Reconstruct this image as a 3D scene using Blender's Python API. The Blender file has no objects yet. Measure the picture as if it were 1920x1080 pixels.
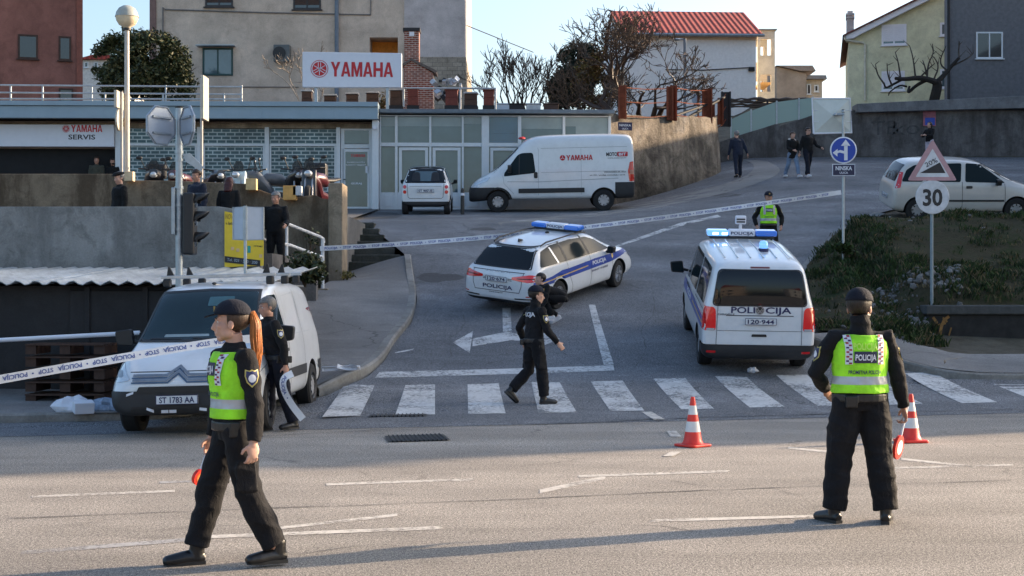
import bpy, bmesh, math, random
from mathutils import Vector, Matrix, noise
from mathutils.bvhtree import BVHTree
S = bpy.context.scene
COL = S.collection
V = Vector
rad = math.radians
# ------------------------------------------------------------ camera, sky, sun, exposure
F, HZ, CH = 2700.0, 548.0, 1.8
cam = bpy.data.cameras.new('camera')
cam.lens = 36 * F / 1920
cam.sensor_width = 36
cam.shift_y = 8 / 1920
cam.clip_start = .1
cam.clip_end = 4000
co = bpy.data.objects.new('camera', cam)
co.location = (0, 0, CH)
co.rotation_euler = (rad(90), 0, 0)
COL.objects.link(co)
S.camera = co
SUN_AZ = math.atan2(.928, .371)      # clockwise from +Y
SUN_EL = rad(17)
w = bpy.data.worlds.new('World')
S.world = w
w.use_nodes = True
nt = w.node_tree
bg = nt.nodes['Background']
sky = nt.nodes.new('ShaderNodeTexSky')
sky.sky_type = 'NISHITA'
sky.sun_disc = False
sky.sun_elevation = SUN_EL
sky.sun_rotation = SUN_AZ
sky.air_density = 1.0
sky.dust_density = 3.2
sky.ozone_density = 2.0
nt.links.new(sky.outputs[0], bg.inputs[0])
bg.inputs[1].default_value = .15
sl = bpy.data.lights.new('sun', 'SUN')
sl.energy = 4.5
sl.angle = rad(.5)
sl.color = (1, .77, .54)
so = bpy.data.objects.new('sun', sl)
sd = V((math.sin(SUN_AZ) * math.cos(SUN_EL), math.cos(SUN_AZ) * math.cos(SUN_EL), math.sin(SUN_EL)))
so.rotation_euler = sd.to_track_quat('Z', 'Y').to_euler()
so.location = (30, 10, 30)
COL.objects.link(so)
S.view_settings.view_transform = 'Standard'
S.view_settings.look = 'None'
S.view_settings.gamma = 1
S.view_settings.exposure = 1.28
S.cycles.max_bounces = 6
S.cycles.transparent_max_bounces = 8

# ------------------------------------------------------------ helpers
def at(px, py, D):
    return V(((px - 960) / F * D, D, CH - (py - HZ) / F * D))
def ss(a, b, x):
    t = max(0, min(1, (x - a) / (b - a)))
    return t * t * (3 - 2 * t)
def interp(tab, x):
    if x <= tab[0][0]: return tab[0][1]
    for (a, b), (c, d) in zip(tab, tab[1:]):
        if x <= c: return b + (d - b) * (x - a) / (c - a)
    return tab[-1][1]
ZP = [(19.5, 0), (20.4, .06), (23.4, .32), (25, .56), (27, .86), (30, 1.36), (34.6, 2.38), (41.5, 3.98), (51, 5.9), (60, 7.5), (75, 10.6), (95, 14), (140, 16)]
def zprof(w):
    return sum(interp(ZP, w + d) for d in (-.9, -.45, 0, .45, .9)) / 5
def g(x, y):
    xc = max(-12, min(14, x))
    k = .25 * (1 - ss(22, 28, y) * (1 - ss(6.4, 8.6, x) * (1 - ss(31, 38, y))))
    z = zprof(y - k * xc)
    if y < 26:
        z *= 1 - (1 - ss(-3.6, -2.4, x)) * (1 - ss(22.3, 24.5, y))
    if y > 40.3:
        zf = 3.72 + .102 * (y - 40.3)
        t = ss(1.5, 10.5, x)
        z = zf * (1 - t) + z * t
    return z
def G(px, py, lift=0):
    a, b = 4.0, None
    D = 4.0
    while D < 120:
        p = at(px, py, D)
        if p.z <= g(p.x, p.y) + lift:
            b = D
            break
        a = D
        D += .25
    if b is None: return at(px, py, 120)
    for _ in range(24):
        m = (a + b) / 2
        p = at(px, py, m)
        if p.z <= g(p.x, p.y) + lift: b = m
        else: a = m
    p = at(px, py, b)
    p.z = g(p.x, p.y) + lift
    return p

class NT:
    """tiny node builder"""
    def __init__(s, name):
        s.m = bpy.data.materials.new(name)
        s.m.use_nodes = True
        s.t = s.m.node_tree
        s.b = s.t.nodes['Principled BSDF']
        s._tc = None
    def n(s, typ, **kw):
        nd = s.t.nodes.new('ShaderNode' + typ)
        for k, v in kw.items():
            if k[0] == '_': nd.inputs[k[1:].replace('_', ' ')].default_value = v
            else: setattr(nd, k, v)
        return nd
    def l(s, a, b): s.t.links.new(a, b)
    def tc(s, sc=(1, 1, 1), rot=(0, 0, 0), kind='Object'):
        if not s._tc: s._tc = s.n('TexCoord')
        mp = s.n('Mapping')
        mp.inputs['Scale'].default_value = sc
        mp.inputs['Rotation'].default_value = rot
        s.l(s._tc.outputs[kind], mp.inputs[0])
        return mp.outputs[0]
    def noise(s, scale, detail=4, rough=.6, sc=(1, 1, 1), dist=0):
        nd = s.n('TexNoise')
        nd.inputs['Scale'].default_value = scale
        nd.inputs['Detail'].default_value = detail
        nd.inputs['Roughness'].default_value = rough
        nd.inputs['Distortion'].default_value = dist
        s.l(s.tc(sc), nd.inputs['Vector'])
        return nd.outputs[0]
    def ramp(s, fac, pts):
        r = s.n('ValToRGB')
        e = r.color_ramp.elements
        while len(e) < len(pts): e.new(.5)
        for k, (p, c) in zip(e, pts):
            k.position = p
            if not hasattr(c, '__len__'): c = (c, c, c)
            k.color = (*c[:3], 1)
        s.l(fac, r.inputs[0])
        return r.outputs[0]
    def mix(s, fac, a, b, typ='MIX'):
        m = s.n('Mix', data_type='RGBA', blend_type=typ)
        for i, v in ((0, fac), (6, a), (7, b)):
            if hasattr(v, 'is_output'): s.l(v, m.inputs[i])
            elif hasattr(v, '__len__'): m.inputs[i].default_value = (*v[:3], 1)
            else: m.inputs[i].default_value = v
        return m.outputs[2]
    def math(s, op, a, b=0):
        m = s.n('Math', operation=op)
        for i, v in ((0, a), (1, b)):
            if hasattr(v, 'is_output'): s.l(v, m.inputs[i])
            else: m.inputs[i].default_value = v
        return m.outputs[0]
    def col(s, v):
        if hasattr(v, 'is_output'): s.l(v, s.b.inputs['Base Color'])
        else: s.b.inputs['Base Color'].default_value = (*v[:3], 1)
        return s
    def set(s, **kw):
        for k, v in kw.items():
            k = {'rough': 'Roughness', 'metal': 'Metallic', 'spec': 'Specular IOR Level', 'coat': 'Coat Weight', 'coatr': 'Coat Roughness', 'alpha': 'Alpha', 'trans': 'Transmission Weight', 'sheen': 'Sheen Weight', 'ior': 'IOR', 'sss': 'Subsurface Weight'}[k]
            if hasattr(v, 'is_output'): s.l(v, s.b.inputs[k])
            else: s.b.inputs[k].default_value = v
        return s
    def bump(s, h, strength=.3, dist=.01):
        b = s.n('Bump')
        b.inputs['Strength'].default_value = strength
        b.inputs['Distance'].default_value = dist
        s.l(h, b.inputs['Height'])
        s.l(b.outputs[0], s.b.inputs['Normal'])
        return s
    def emit(s, c, k):
        s.b.inputs['Emission Color'].default_value = (*c, 1)
        s.b.inputs['Emission Strength'].default_value = k
        return s

def plain(name, c, rough=.6, metal=0, var=.18, scale=6, bump=0, bscale=60, **kw):
    """a coloured material with mottling and optional fine bump"""
    m = NT(name)
    n = m.noise(scale, 6)
    lo = tuple(v * (1 - var) for v in c)
    hi = tuple(min(1, v * (1 + var)) for v in c)
    m.col(m.ramp(n, [(.3, lo), (.7, hi)]))
    m.set(rough=rough, metal=metal, **kw)
    if bump: m.bump(m.noise(bscale, 4), bump, .01)
    return m.m

class MB:
    """collects primitive shapes, then becomes ONE mesh object"""
    def __init__(s, bm=None): s.bm = bm or bmesh.new()
    def face(s, pts, mi=0):
        f = s.bm.faces.new([s.bm.verts.new(p) for p in pts])
        f.material_index = mi
        return f
    def box(s, c, d, rz=0, mi=0, taper=1, M=None):
        c = V(c); hx, hy, hz = d[0] / 2, d[1] / 2, d[2] / 2
        m = M if M is not None else Matrix.Rotation(rz, 3, 'Z')
        vs = []
        for z in (-1, 1):
            t = taper if z > 0 else 1
            for x, y in ((-1, -1), (1, -1), (1, 1), (-1, 1)):
                vs.append(s.bm.verts.new(c + m @ V((x * hx * t, y * hy * t, z * hz))))
        for q in ((3, 2, 1, 0), (4, 5, 6, 7), (0, 1, 5, 4), (1, 2, 6, 5), (2, 3, 7, 6), (3, 0, 4, 7)):
            s.bm.faces.new([vs[i] for i in q]).material_index = mi
        return s
    def bb(s, a, b, mi=0):
        return s.box([(a[i] + b[i]) / 2 for i in range(3)], [abs(b[i] - a[i]) for i in range(3)], mi=mi)
    def ring(s, c, ax, up, ru, rv, n):
        ax = ax.normalized()
        u = up - ax * up.dot(ax)
        if u.length < 1e-5: u = ax.orthogonal()
        u.normalize(); v = ax.cross(u)
        return [s.bm.verts.new(c + u * (ru * math.cos(2 * math.pi * i / n)) + v * (rv * math.sin(2 * math.pi * i / n))) for i in range(n)]
    def tube(s, pts, r, n=8, cap=True, mi=0, up=V((0, 0, 1))):
        """tube through pts; r a number, a list, or a list of (ru, rv)"""
        pts = [V(p) for p in pts]
        rings = []; pu = None
        for i, p in enumerate(pts):
            a = pts[max(0, i - 1)]; b = pts[min(len(pts) - 1, i + 1)]
            d = b - a
            if d.length < 1e-6: d = V((0, 0, 1))
            q = r[i] if hasattr(r, '__len__') else r
            ru, rv = q if hasattr(q, '__len__') else (q, q)
            dn = d.normalized()
            u = pu if pu is not None else up if abs(dn.dot(up)) < .95 else V((0, 1, 0)) if abs(dn.y) < .9 else V((1, 0, 0))
            u = u - dn * u.dot(dn)
            if u.length < 1e-3: u = dn.orthogonal()
            u = pu = u.normalized()
            rings.append(s.ring(p, d, u, ru, rv, n))
        for A, B in zip(rings, rings[1:]):
            for i in range(n):
                s.bm.faces.new((A[i], A[(i + 1) % n], B[(i + 1) % n], B[i])).material_index = mi
        if cap:
            s.bm.faces.new(rings[0][::-1]).material_index = mi
            s.bm.faces.new(rings[-1]).material_index = mi
        return s
    def lathe(s, prof, c=(0, 0, 0), n=16, ax='z', mi=0):
        c = V(c); rings = []
        for r, h in prof:
            row = []
            for i in range(n):
                a = 2 * math.pi * i / n
                p = {'z': V((r * math.cos(a), r * math.sin(a), h)), 'x': V((h, r * math.cos(a), r * math.sin(a))), 'y': V((r * math.cos(a), h, r * math.sin(a)))}[ax]
                row.append(s.bm.verts.new(c + p))
            rings.append(row)
        for A, B in zip(rings, rings[1:]):
            for i in range(n):
                s.bm.faces.new((A[i], A[(i + 1) % n], B[(i + 1) % n], B[i])).material_index = mi
        s.bm.faces.new(rings[0][::-1]).material_index = mi
        s.bm.faces.new(rings[-1]).material_index = mi
        return s
    def ball(s, c, r, n=12, m=8, mi=0, M=None):
        c = V(c)
        r = V(r) if hasattr(r, '__len__') else V((r, r, r))
        T = (lambda p: c + (M @ p if M is not None else p))
        top = s.bm.verts.new(T(V((0, 0, r.z)))); bot = s.bm.verts.new(T(V((0, 0, -r.z))))
        rings = []
        for j in range(1, m):
            t = math.pi * j / m
            rings.append([s.bm.verts.new(T(V((r.x * math.sin(t) * math.cos(2 * math.pi * i / n), r.y * math.sin(t) * math.sin(2 * math.pi * i / n), r.z * math.cos(t))))) for i in range(n)])
        for i in range(n):
            s.bm.faces.new((top, rings[0][i], rings[0][(i + 1) % n])).material_index = mi
            s.bm.faces.new((bot, rings[-1][(i + 1) % n], rings[-1][i])).material_index = mi
        for A, B in zip(rings, rings[1:]):
            for i in range(n):
                s.bm.faces.new((A[i], B[i], B[(i + 1) % n], A[(i + 1) % n])).material_index = mi
        return s
    def prism(s, poly, d0, d1, ax='z', mi=0):
        """poly (2D) extruded along an axis: z -> (x,y), y -> (x,z), x -> (y,z)"""
        f = {'z': lambda a, b, h: V((a, b, h)), 'y': lambda a, b, h: V((a, h, b)), 'x': lambda a, b, h: V((h, a, b))}[ax]
        A = [s.bm.verts.new(f(a, b, d0)) for a, b in poly]
        B = [s.bm.verts.new(f(a, b, d1)) for a, b in poly]
        n = len(poly)
        fs = [s.bm.faces.new(A), s.bm.faces.new(B[::-1])]
        for i in range(n): fs.append(s.bm.faces.new((A[(i + 1) % n], A[i], B[i], B[(i + 1) % n])))
        for q in fs: q.material_index = mi
        return s
    def add(s, other, M=None):
        vs = {}
        for v in other.bm.verts: vs[v] = s.bm.verts.new(M @ v.co if M is not None else v.co)
        for f in other.bm.faces:
            try: s.bm.faces.new([vs[v] for v in f.verts]).material_index = f.material_index
            except ValueError: pass
        return s
    def build(s, name, mat, parent=None, smooth=False, bevel=0, norm=True, **props):
        if norm: bmesh.ops.recalc_face_normals(s.bm, faces=s.bm.faces)
        me = bpy.data.meshes.new(name)
        s.bm.to_mesh(me); s.bm.free()
        for m in (mat if isinstance(mat, (list, tuple)) else [mat]): me.materials.append(m)
        if smooth:
            me.polygons.foreach_set('use_smooth', [True] * len(me.polygons))
            if smooth != 'all':
                me.set_sharp_from_angle(angle=rad(smooth if smooth is not True else 40))
        o = bpy.data.objects.new(name, me)
        COL.objects.link(o)
        if parent: o.parent = parent
        if bevel:
            b = o.modifiers.new('bevel', 'BEVEL'); b.width = bevel; b.segments = 2; b.limit_method = 'ANGLE'
        for k, v in props.items(): o[k] = v
        return o

def thing(name, label, cat, loc=(0, 0, 0), rz=0, group=None, kind=None):
    o = bpy.data.objects.new(name, None)
    o.empty_display_size = .2
    o.location = loc
    o.rotation_euler = (0, 0, rz)
    COL.objects.link(o)
    tag(o, label, cat, group, kind)
    return o
def tag(o, label=None, cat=None, group=None, kind=None):
    for k, v in (('label', label), ('category', cat), ('group', group), ('kind', kind)):
        if v: o[k] = v
    return o
def copy_tree(o, parent=None):
    c = o.copy(); COL.objects.link(c)
    if parent: c.parent = parent
    for ch in list(o.children): copy_tree(ch, c)
    return c

_tc = {}
BLOCK = {'Y': (.88, [[(0, 1), (.32, .42), (.32, 0), (.56, 0), (.56, .42), (.88, 1), (.62, 1), (.44, .64), (.26, 1)]]),
         'A': (.88, [[(0, 0), (.23, 0), (.44, .72), (.65, 0), (.88, 0), (.57, 1), (.31, 1)], [(.295, .2), (.585, .2), (.545, .35), (.335, .35)]]),
         'M': (1.0, [[(0, 0), (.22, 0), (.22, .6), (.42, 0), (.58, 0), (.78, .6), (.78, 0), (1, 0), (1, 1), (.7, 1), (.5, .38), (.3, 1), (0, 1)]]),
         'H': (.86, [[(0, 0), (.24, 0), (.24, .4), (.62, .4), (.62, 0), (.86, 0), (.86, 1), (.62, 1), (.62, .6), (.24, .6), (.24, 1), (0, 1)]])}
def text_bm(s, h, bold=.012, w=None):
    """flat letters in the xy plane, left bottom at 0, cap height h; returns bmesh and width"""
    if all(c in BLOCK for c in s):
        bm = bmesh.new(); x = 0
        for c in s:
            wd, polys = BLOCK[c]
            for p in polys: bm.faces.new([bm.verts.new((x + a, b, 0)) for a, b in p])
            x += wd + .07
        x -= .07
        kx = h if w is None else w / x
        for v in bm.verts: v.co = V((v.co.x * kx, v.co.y * h, 0))
        bm.normal_update()
        bmesh.ops.triangulate(bm, faces=bm.faces)
        return bm, x * kx
    cu = bpy.data.curves.new('t', 'FONT')
    cu.body = s; cu.size = 1; cu.offset = bold; cu.resolution_u = 3
    o = bpy.data.objects.new('t', cu)
    me = o.to_mesh()
    bm = bmesh.new(); bm.from_mesh(me)
    o.to_mesh_clear()
    bpy.data.objects.remove(o); bpy.data.curves.remove(cu)
    xs = [v.co.x for v in bm.verts]
    x0, x1 = min(xs), max(xs)
    k = h / .73
    kx = k if w is None else w / (x1 - x0)
    for v in bm.verts: v.co = V(((v.co.x - x0) * kx, v.co.y * k, 0))
    return bm, (x1 - x0) * kx
def put_text(name, s, o, right, up, h, mat, parent=None, w=None, bold=.012, center=True, depth=0):
    bm, wd = text_bm(s, h, bold, w)
    o = V(o); right = V(right).normalized(); up = V(up).normalized()
    n = right.cross(up)
    for v in bm.verts:
        v.co = o + right * (v.co.x - (wd / 2 if center else 0)) + up * v.co.y
    if depth:
        r = bmesh.ops.extrude_face_region(bm, geom=list(bm.faces))
        for e in r['geom']:
            if isinstance(e, bmesh.types.BMVert): e.co += n * depth
    return MB(bm).build(name, mat, parent, norm=bool(depth))

# ------------------------------------------------------------ ground materials
def asphalt(name, c, worn, speck=.5, patch=.25, tint=(1, 1, 1)):
    m = NT(name)
    a = m.noise(95, 2, .8)
    b = m.noise(.55, 6, .65)
    d = m.noise(2.2, 5, .6, dist=.6)
    base = m.ramp(b, [(.3, tuple(v * (1 - patch) for v in c)), (.55, c), (.75, worn)])
    st = m.ramp(m.noise(.9, 5, .6, sc=(.25, 1, 1)), [(.42, .82), (.6, 1.08)])
    base = m.mix(.7, base, st, 'MULTIPLY')
    sp = m.ramp(a, [(.36, 1 - speck), (.5, 1), (.66, 1 + speck)])
    base = m.mix(1, base, sp, 'MULTIPLY')
    sp2 = m.ramp(m.noise(34, 3, .8), [(.36, 1 - speck * .45), (.5, 1), (.64, 1 + speck * .45)])
    base = m.mix(1, base, sp2, 'MULTIPLY')
    # hairline cracks
    vo = m.n('TexVoronoi', feature='DISTANCE_TO_EDGE')
    vo.inputs['Scale'].default_value = .33
    wn = m.n('TexNoise'); wn.inputs['Scale'].default_value = 1.5; wn.inputs['Detail'].default_value = 5
    m.l(m.tc(), wn.inputs['Vector'])
    ad = m.n('VectorMath', operation='MULTIPLY_ADD')
    m.l(wn.outputs['Color'], ad.inputs[0]); ad.inputs[1].default_value = (.8, .8, .2); m.l(m.tc(), ad.inputs[2])
    m.l(ad.outputs[0], vo.inputs['Vector'])
    ck = m.ramp(vo.outputs[0], [(.0, .45), (.008, 1)])
    msk = m.ramp(m.noise(.25, 3), [(.52, 0), (.6, 1)])
    base = m.mix(msk, base, m.mix(1, base, ck, 'MULTIPLY'))
    lw = m.ramp(m.noise(.35, 6, .7, sc=(.12, 1.6, 1), dist=.4), [(.35, .84), (.5, 1), (.65, 1.1)])
    base = m.mix(.9, base, lw, 'MULTIPLY')
    oil = m.ramp(d, [(.25, .8), (.42, 1)])
    base = m.mix(1, base, oil, 'MULTIPLY')
    m.col(base).set(rough=.85, spec=.35)
    m.bump(a, .5, .006)
    return m.m
def concrete(name, c, stain=(.3, .27, .22), amount=.6, vert=True, bump=.3, rough=.9):
    m = NT(name)
    n1 = m.noise(.8, 6, .65)
    base = m.ramp(n1, [(.3, tuple(v * .72 for v in c)), (.7, tuple(min(1, v * 1.2) for v in c))])
    bl = m.ramp(m.noise(2.3, 8, .75, dist=.6), [(.36, 1 - .5 * amount), (.54, 1)])
    base = m.mix(1, base, bl, 'MULTIPLY')
    dr = m.noise(1.6, 6, .7, sc=(.9, .9, .22) if vert else (1, 1, 1))
    k = m.ramp(dr, [(.44, 0), (.62, amount)])
    base = m.mix(k, base, tuple(c[i] * stain[i] for i in range(3)))
    fine = m.ramp(m.noise(28, 4, .7), [(.3, .85), (.7, 1.12)])
    base = m.mix(1, base, fine, 'MULTIPLY')
    m.col(base).set(rough=rough, spec=.25)
    m.bump(m.noise(20, 6, .7), bump, .02)
    return m.m
A_MAIN = asphalt('old_asphalt', (.285, .258, .225), (.345, .312, .272), 1.0, .15)
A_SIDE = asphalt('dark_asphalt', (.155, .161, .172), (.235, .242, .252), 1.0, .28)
A_YARD = asphalt('yard_asphalt', (.13, .13, .13), (.2, .195, .185), .5, .3)
PAVE = asphalt('pavement_asphalt', (.2, .195, .19), (.26, .255, .245), .35, .2)
KERB = concrete('kerb_concrete', (.27, .265, .25), amount=.5, vert=False)
def paint_mat(name, c, wear):
    m = NT(name)
    n = m.noise(16, 7, .8)
    big = m.noise(1.3, 4, .6)
    tot = m.math('ADD', m.math('MULTIPLY', n, .6), m.math('MULTIPLY', big, .4))
    a = m.ramp(tot, [(wear, .15), (wear + .12, 1)])
    m.col(m.ramp(m.noise(3, 5), [(.3, tuple(v * .8 for v in c)), (.7, c)])).set(rough=.75, alpha=a)
    return m.m
PAINT = paint_mat('road_paint', (.6, .6, .59), .405)
PAINT_OLD = paint_mat('worn_road_paint', (.6, .56, .5), .395)
PAINT_FAINT = paint_mat('faint_road_paint', (.4, .39, .38), .45)

# ------------------------------------------------------------ ground, roads, pavements
def sheet(name, rows, mat, kind='structure', smooth=True):
    """rows of points -> one sheet"""
    bm = bmesh.new()
    vr = [[bm.verts.new(p) for p in r] for r in rows]
    for A, B in zip(vr, vr[1:]):
        for i in range(len(A) - 1): bm.faces.new((A[i], A[i + 1], B[i + 1], B[i]))
    o = MB(bm).build(name, mat, smooth='all' if smooth else False)
    if kind: o['kind'] = kind
    return o
def frange(a, b, s):
    n = max(1, round((b - a) / s))
    return [a + (b - a) * i / n for i in range(n + 1)]
EARTH = concrete('bare_earth', (.11, .1, .075), amount=.6, vert=False, bump=.8)
def tz(x, y):
    z = g(x, y) - .05
    if y < 19: z = -.05
    if x < -4.6 and y > 22: z = min(z, .05) - .3 * ss(-4.6, -5.4, x)
    if -4.9 < x < -2.3 and 31.5 < y < 41.3: z -= 1.3
    if y > 56: z = max(z, 7.85 + .14 * max(0, y - 66)) if x < 5 - (y - 56) * .02 else z
    if y > 59 and x > 13: z = max(z, 9.0 + .15 * (y - 60))
    return z
ys = [-60, -20, 0, 8] + frange(12, 62, 1) + [66, 72, 80, 90, 110, 140, 200, 300, 500, 900, 1600]
xs = [-1600, -600, -200, -90, -50, -30] + frange(-20, 30, 1) + [36, 50, 90, 200, 600, 1600]
sheet('ground', [[(x, y, tz(x, y) if y < 140 else 16 + (y - 140) * .01) for x in xs] for y in ys], EARTH)
# main road: flat, slightly turned to the picture plane
U = V((.970, .2425, 0)); W_ = V((-.2425, .970, 0))
main = []
for a in frange(-26, 19.55, .9):
    main.append([(t, a + .25 * t, 0) for t in frange(-60, 60, 2)])
sheet('main_road', main, A_MAIN)
KL = [(-3.05, 22.75), (-2.75, 23.05), (-2.37, 23.8), (-2.22, 25.2), (-2.2, 27), (-2.02, 29), (-2.06, 31.3), (-2.3, 33.5), (-2.5, 35.6)]
def kx(tab, y): return interp([(b, a) for a, b in tab], y)
KR = [(5.55, 27.2), (5.7, 26.7), (6.1, 26.1), (6.9, 25.2), (7.5, 24.7), (9, 24.9), (12, 25.6), (20, 27.6), (40, 33)]
LEFT = [(19.5, -14), (20.9, -14), (21.0, -10), (22.7, -3.05), (23.05, -2.75), (23.8, -2.37), (25.2, -2.22), (27, -2.2), (29, -2.02), (31.3, -2.06), (33.5, -2.3), (35.6, -2.5), (40.2, -4.0), (40.9, -4.2), (41.0, -16), (80, -16)]
RIGHT = [(19.5, 40), (22.2, 40), (22.8, 14), (23.0, 7.6), (24, 6.9), (25.0, 6.1), (26, 5.65), (27.2, 5.55), (35, 7.1), (38.5, 8.56), (42, 10.6), (46, 14), (52, 21), (60, 28), (80, 30)]
rows = []
for wv in frange(19.5, 30, .3) + frange(30.4, 41, .4) + frange(41.1, 60, .8):
    a, b = interp(LEFT, wv), interp(RIGHT, wv)
    r = []
    for i in range(41):
        t = i / 40
        x = a + (b - a) * t
        y = wv + .25 * max(-14, min(40, x)) * (1 - ss(21, 28, wv))
        r.append((x, y, g(x, y) + .004 - .004 * (wv < 19.6)))
    rows.append(r)
rows[0] = [(x, y, .004) for x, y, z in rows[0]]
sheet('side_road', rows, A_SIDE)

def resample(pts, step):
    out = [V(pts[0])]
    for a, b in zip(pts, pts[1:]):
        a, b = V(a), V(b)
        n = max(1, round((b - a).length / step))
        for i in range(1, n + 1): out.append(a + (b - a) * i / n)
    return out
def smooth_path(pts, it=2):
    pts = [V(p) for p in pts]
    for _ in range(it):
        q = [pts[0]]
        for a, b in zip(pts, pts[1:]): q += [a * .75 + b * .25, a * .25 + b * .75]
        q.append(pts[-1]); pts = q
    return pts
def kerb(name, path, mat, width=.16, height=.13, side=1, step=.5):
    """row of kerb stones along path (x, y); top height above the road"""
    path = resample(smooth_path([(x, y, 0) for x, y in path]), step)
    mb = MB()
    rows = []
    for i, p in enumerate(path):
        d = (path[min(i + 1, len(path) - 1)] - path[max(i - 1, 0)]).normalized()
        n = V((-d.y, d.x, 0)) * side
        z = g(p.x, p.y)
        rows.append([mb.bm.verts.new(V((p.x, p.y, z)) + n * a + V((0, 0, h))) for a, h in ((0, -.1), (.0, height - .03), (.03, height), (width, height), (width, -.1))])
    for A, B in zip(rows, rows[1:]):
        for i in range(4): mb.bm.faces.new((A[i], A[i + 1], B[i + 1], B[i]))
    o = mb.build(name, mat, smooth=25)
    o['kind'] = 'structure'
    return path
# pavement on the left, climbing to the steps
kp = kerb('kerb', KL, KERB, side=1)
inner = [(-6.6, 22.6), (-5.6, 23.4), (-4.9, 24.6), (-4.6, 26), (-4.5, 28), (-4.2, 31), (-4.1, 33.5), (-4.0, 35.6)]
inner = resample(smooth_path([(a, b, 0) for a, b in inner]), .4)
rows = []
for i in range(31):
    t = i / 30
    a = kp[round(t * (len(kp) - 1))]; b = inner[round(t * (len(inner) - 1))]
    r = []
    for j in range(9):
        p = a.lerp(b, j / 8)
        s = 1 if j else 0
        r.append((p.x - (.1 if j == 0 else 0), p.y, g(p.x, p.y) + .126 + (.08 * ss(25, 29, p.y) - .5 * ss(31.5, 35.4, p.y)) * (j / 8) ** 1.2))
    rows.append(r)
sheet('pavement', rows, PAVE)
# low pavement left, in front of the shed
kerb('kerb', [(-16, 17.9), (-9, 19.3), (-5.2, 20.2), (-4.7, 20.6), (-4.5, 21.3), (-4.4, 22.6)], KERB, side=1)
sheet('pavement', [[(x, a + .2 * (x + 9) * (1 if i < 2 else .0), .12 + g(x, a)) for x in frange(-16, -4.5, .8)] for i, a in enumerate((19.42, 21, 22.9, 24))], PAVE)
# pavement on the right, below the bank
kr = kerb('kerb', KR, KERB, side=1)
rows = []
for i, p in enumerate(kr):
    d = (kr[min(i + 1, len(kr) - 1)] - kr[max(i - 1, 0)]).normalized()
    n = V((-d.y, d.x, 0))
    rows.append([(p.x + n.x * a, p.y + n.y * a, g(p.x + n.x * a, p.y + n.y * a) + .126) for a in (.14, .6, 1.1, 1.6, 2.0)])
sheet('pavement', rows, PAVE)
# ------------------------------------------------------------ materials for structures
WHITE = plain('white_render', (.72, .72, .71), .8, var=.08, bump=.2, bscale=40)
BEIGE = concrete('beige_render', (.60, .485, .385), (.8, .78, .74), .35, bump=.15)
GREYR = concrete('grey_render', (.5, .45, .43), (.82, .82, .82), .3, bump=.15)
YELLOW = concrete('pale_yellow_render', (.66, .66, .47), (.85, .87, .84), .35, bump=.15)
CREAM = concrete('cream_render', (.68, .6, .47), (.85, .82, .8), .3, bump=.15)
REDR = concrete('red_brown_render', (.3, .13, .1), (.7, .7, .7), .4, bump=.2)
CONC = concrete('grey_concrete', (.25, .25, .24), (.55, .55, .55), .75)
CONC_B = concrete('brown_stained_concrete', (.235, .185, .13), (.3, .27, .25), .85)
CONC_P = concrete('pale_concrete', (.36, .29, .21), (.35, .33, .3), .75)
CONC_D = concrete('dark_stained_concrete', (.15, .14, .135), (.35, .33, .32), .8)
def stained_shaded_wall():
    m = NT('ochre_stained_shaded_wall')
    n = m.noise(.55, 7, .7)
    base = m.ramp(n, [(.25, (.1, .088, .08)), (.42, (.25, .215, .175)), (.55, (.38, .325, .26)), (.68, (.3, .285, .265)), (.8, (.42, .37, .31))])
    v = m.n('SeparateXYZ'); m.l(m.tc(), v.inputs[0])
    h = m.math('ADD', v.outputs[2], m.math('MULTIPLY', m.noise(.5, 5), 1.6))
    k = m.ramp(m.math('MULTIPLY', m.math('SUBTRACT', h, 5.9), .6), [(.2, (.33, .33, .33)), (.75, (1, 1, 1))])  # lower wall darkened by height: shade put into the colour, besides the stains
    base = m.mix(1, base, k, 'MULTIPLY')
    dr = m.ramp(m.noise(2.2, 6, .7, sc=(2.4, 2.4, .15)), [(.38, .5), (.62, 1)])
    base = m.mix(.6, base, dr, 'MULTIPLY')
    bl = m.ramp(m.noise(1.1, 8, .75, dist=.8), [(.4, .35), (.56, 1)])
    base = m.mix(.8, base, bl, 'MULTIPLY')
    m.col(base).set(rough=.95, spec=.2)
    m.bump(m.noise(5, 9, .8), 1, .12)
    return m.m
OCHRE = stained_shaded_wall()
BLUE_F = plain('blue_grey_metal', (.27, .36, .42), .45, var=.07, scale=2, spec=.4)
ALU = plain('white_aluminium', (.62, .65, .67), .4, var=.05)
GALV = plain('galvanised_steel', (.36, .4, .43), .45, .7, var=.12, scale=12)
GREYBK = plain('grey_sign_back', (.4, .45, .52), .5, .25, var=.06)
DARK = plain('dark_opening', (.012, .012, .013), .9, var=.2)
BLACK = plain('black_plastic', (.014, .014, .015), .5, var=.2)
CHARCOAL = concrete('charcoal_steel', (.03, .03, .033), (.6, .6, .6), .5, bump=.1, rough=.6)
GRNF = plain('dark_green_frame', (.012, .05, .045), .5)
RUST = concrete('rusty_steel', (.25, .075, .04), (.3, .3, .3), .6, bump=.4)
WOOD = plain('weathered_wood', (.16, .1, .06), .8, var=.35, scale=14, bump=.3)
WOOD_D = plain('brown_painted_wood', (.055, .026, .016), .7, var=.3, scale=9)
WOOD_R = plain('red_brown_painted_wood', (.14, .03, .02), .7, var=.25, scale=9)
LIDM = plain('pale_metal_lid', (.4, .42, .44), .5, .5)
SIGNW = plain('sign_white', (.68, .7, .76), .45, var=.03)
SIGNR = plain('sign_red', (.5, .012, .02), .45, var=.05)
SIGNK = plain('sign_black', (.015, .015, .018), .5)
SIGNB = plain('sign_blue', (.012, .055, .36), .45, var=.05)
NAVY = plain('navy_plate', (.02, .02, .06), .5)
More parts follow.
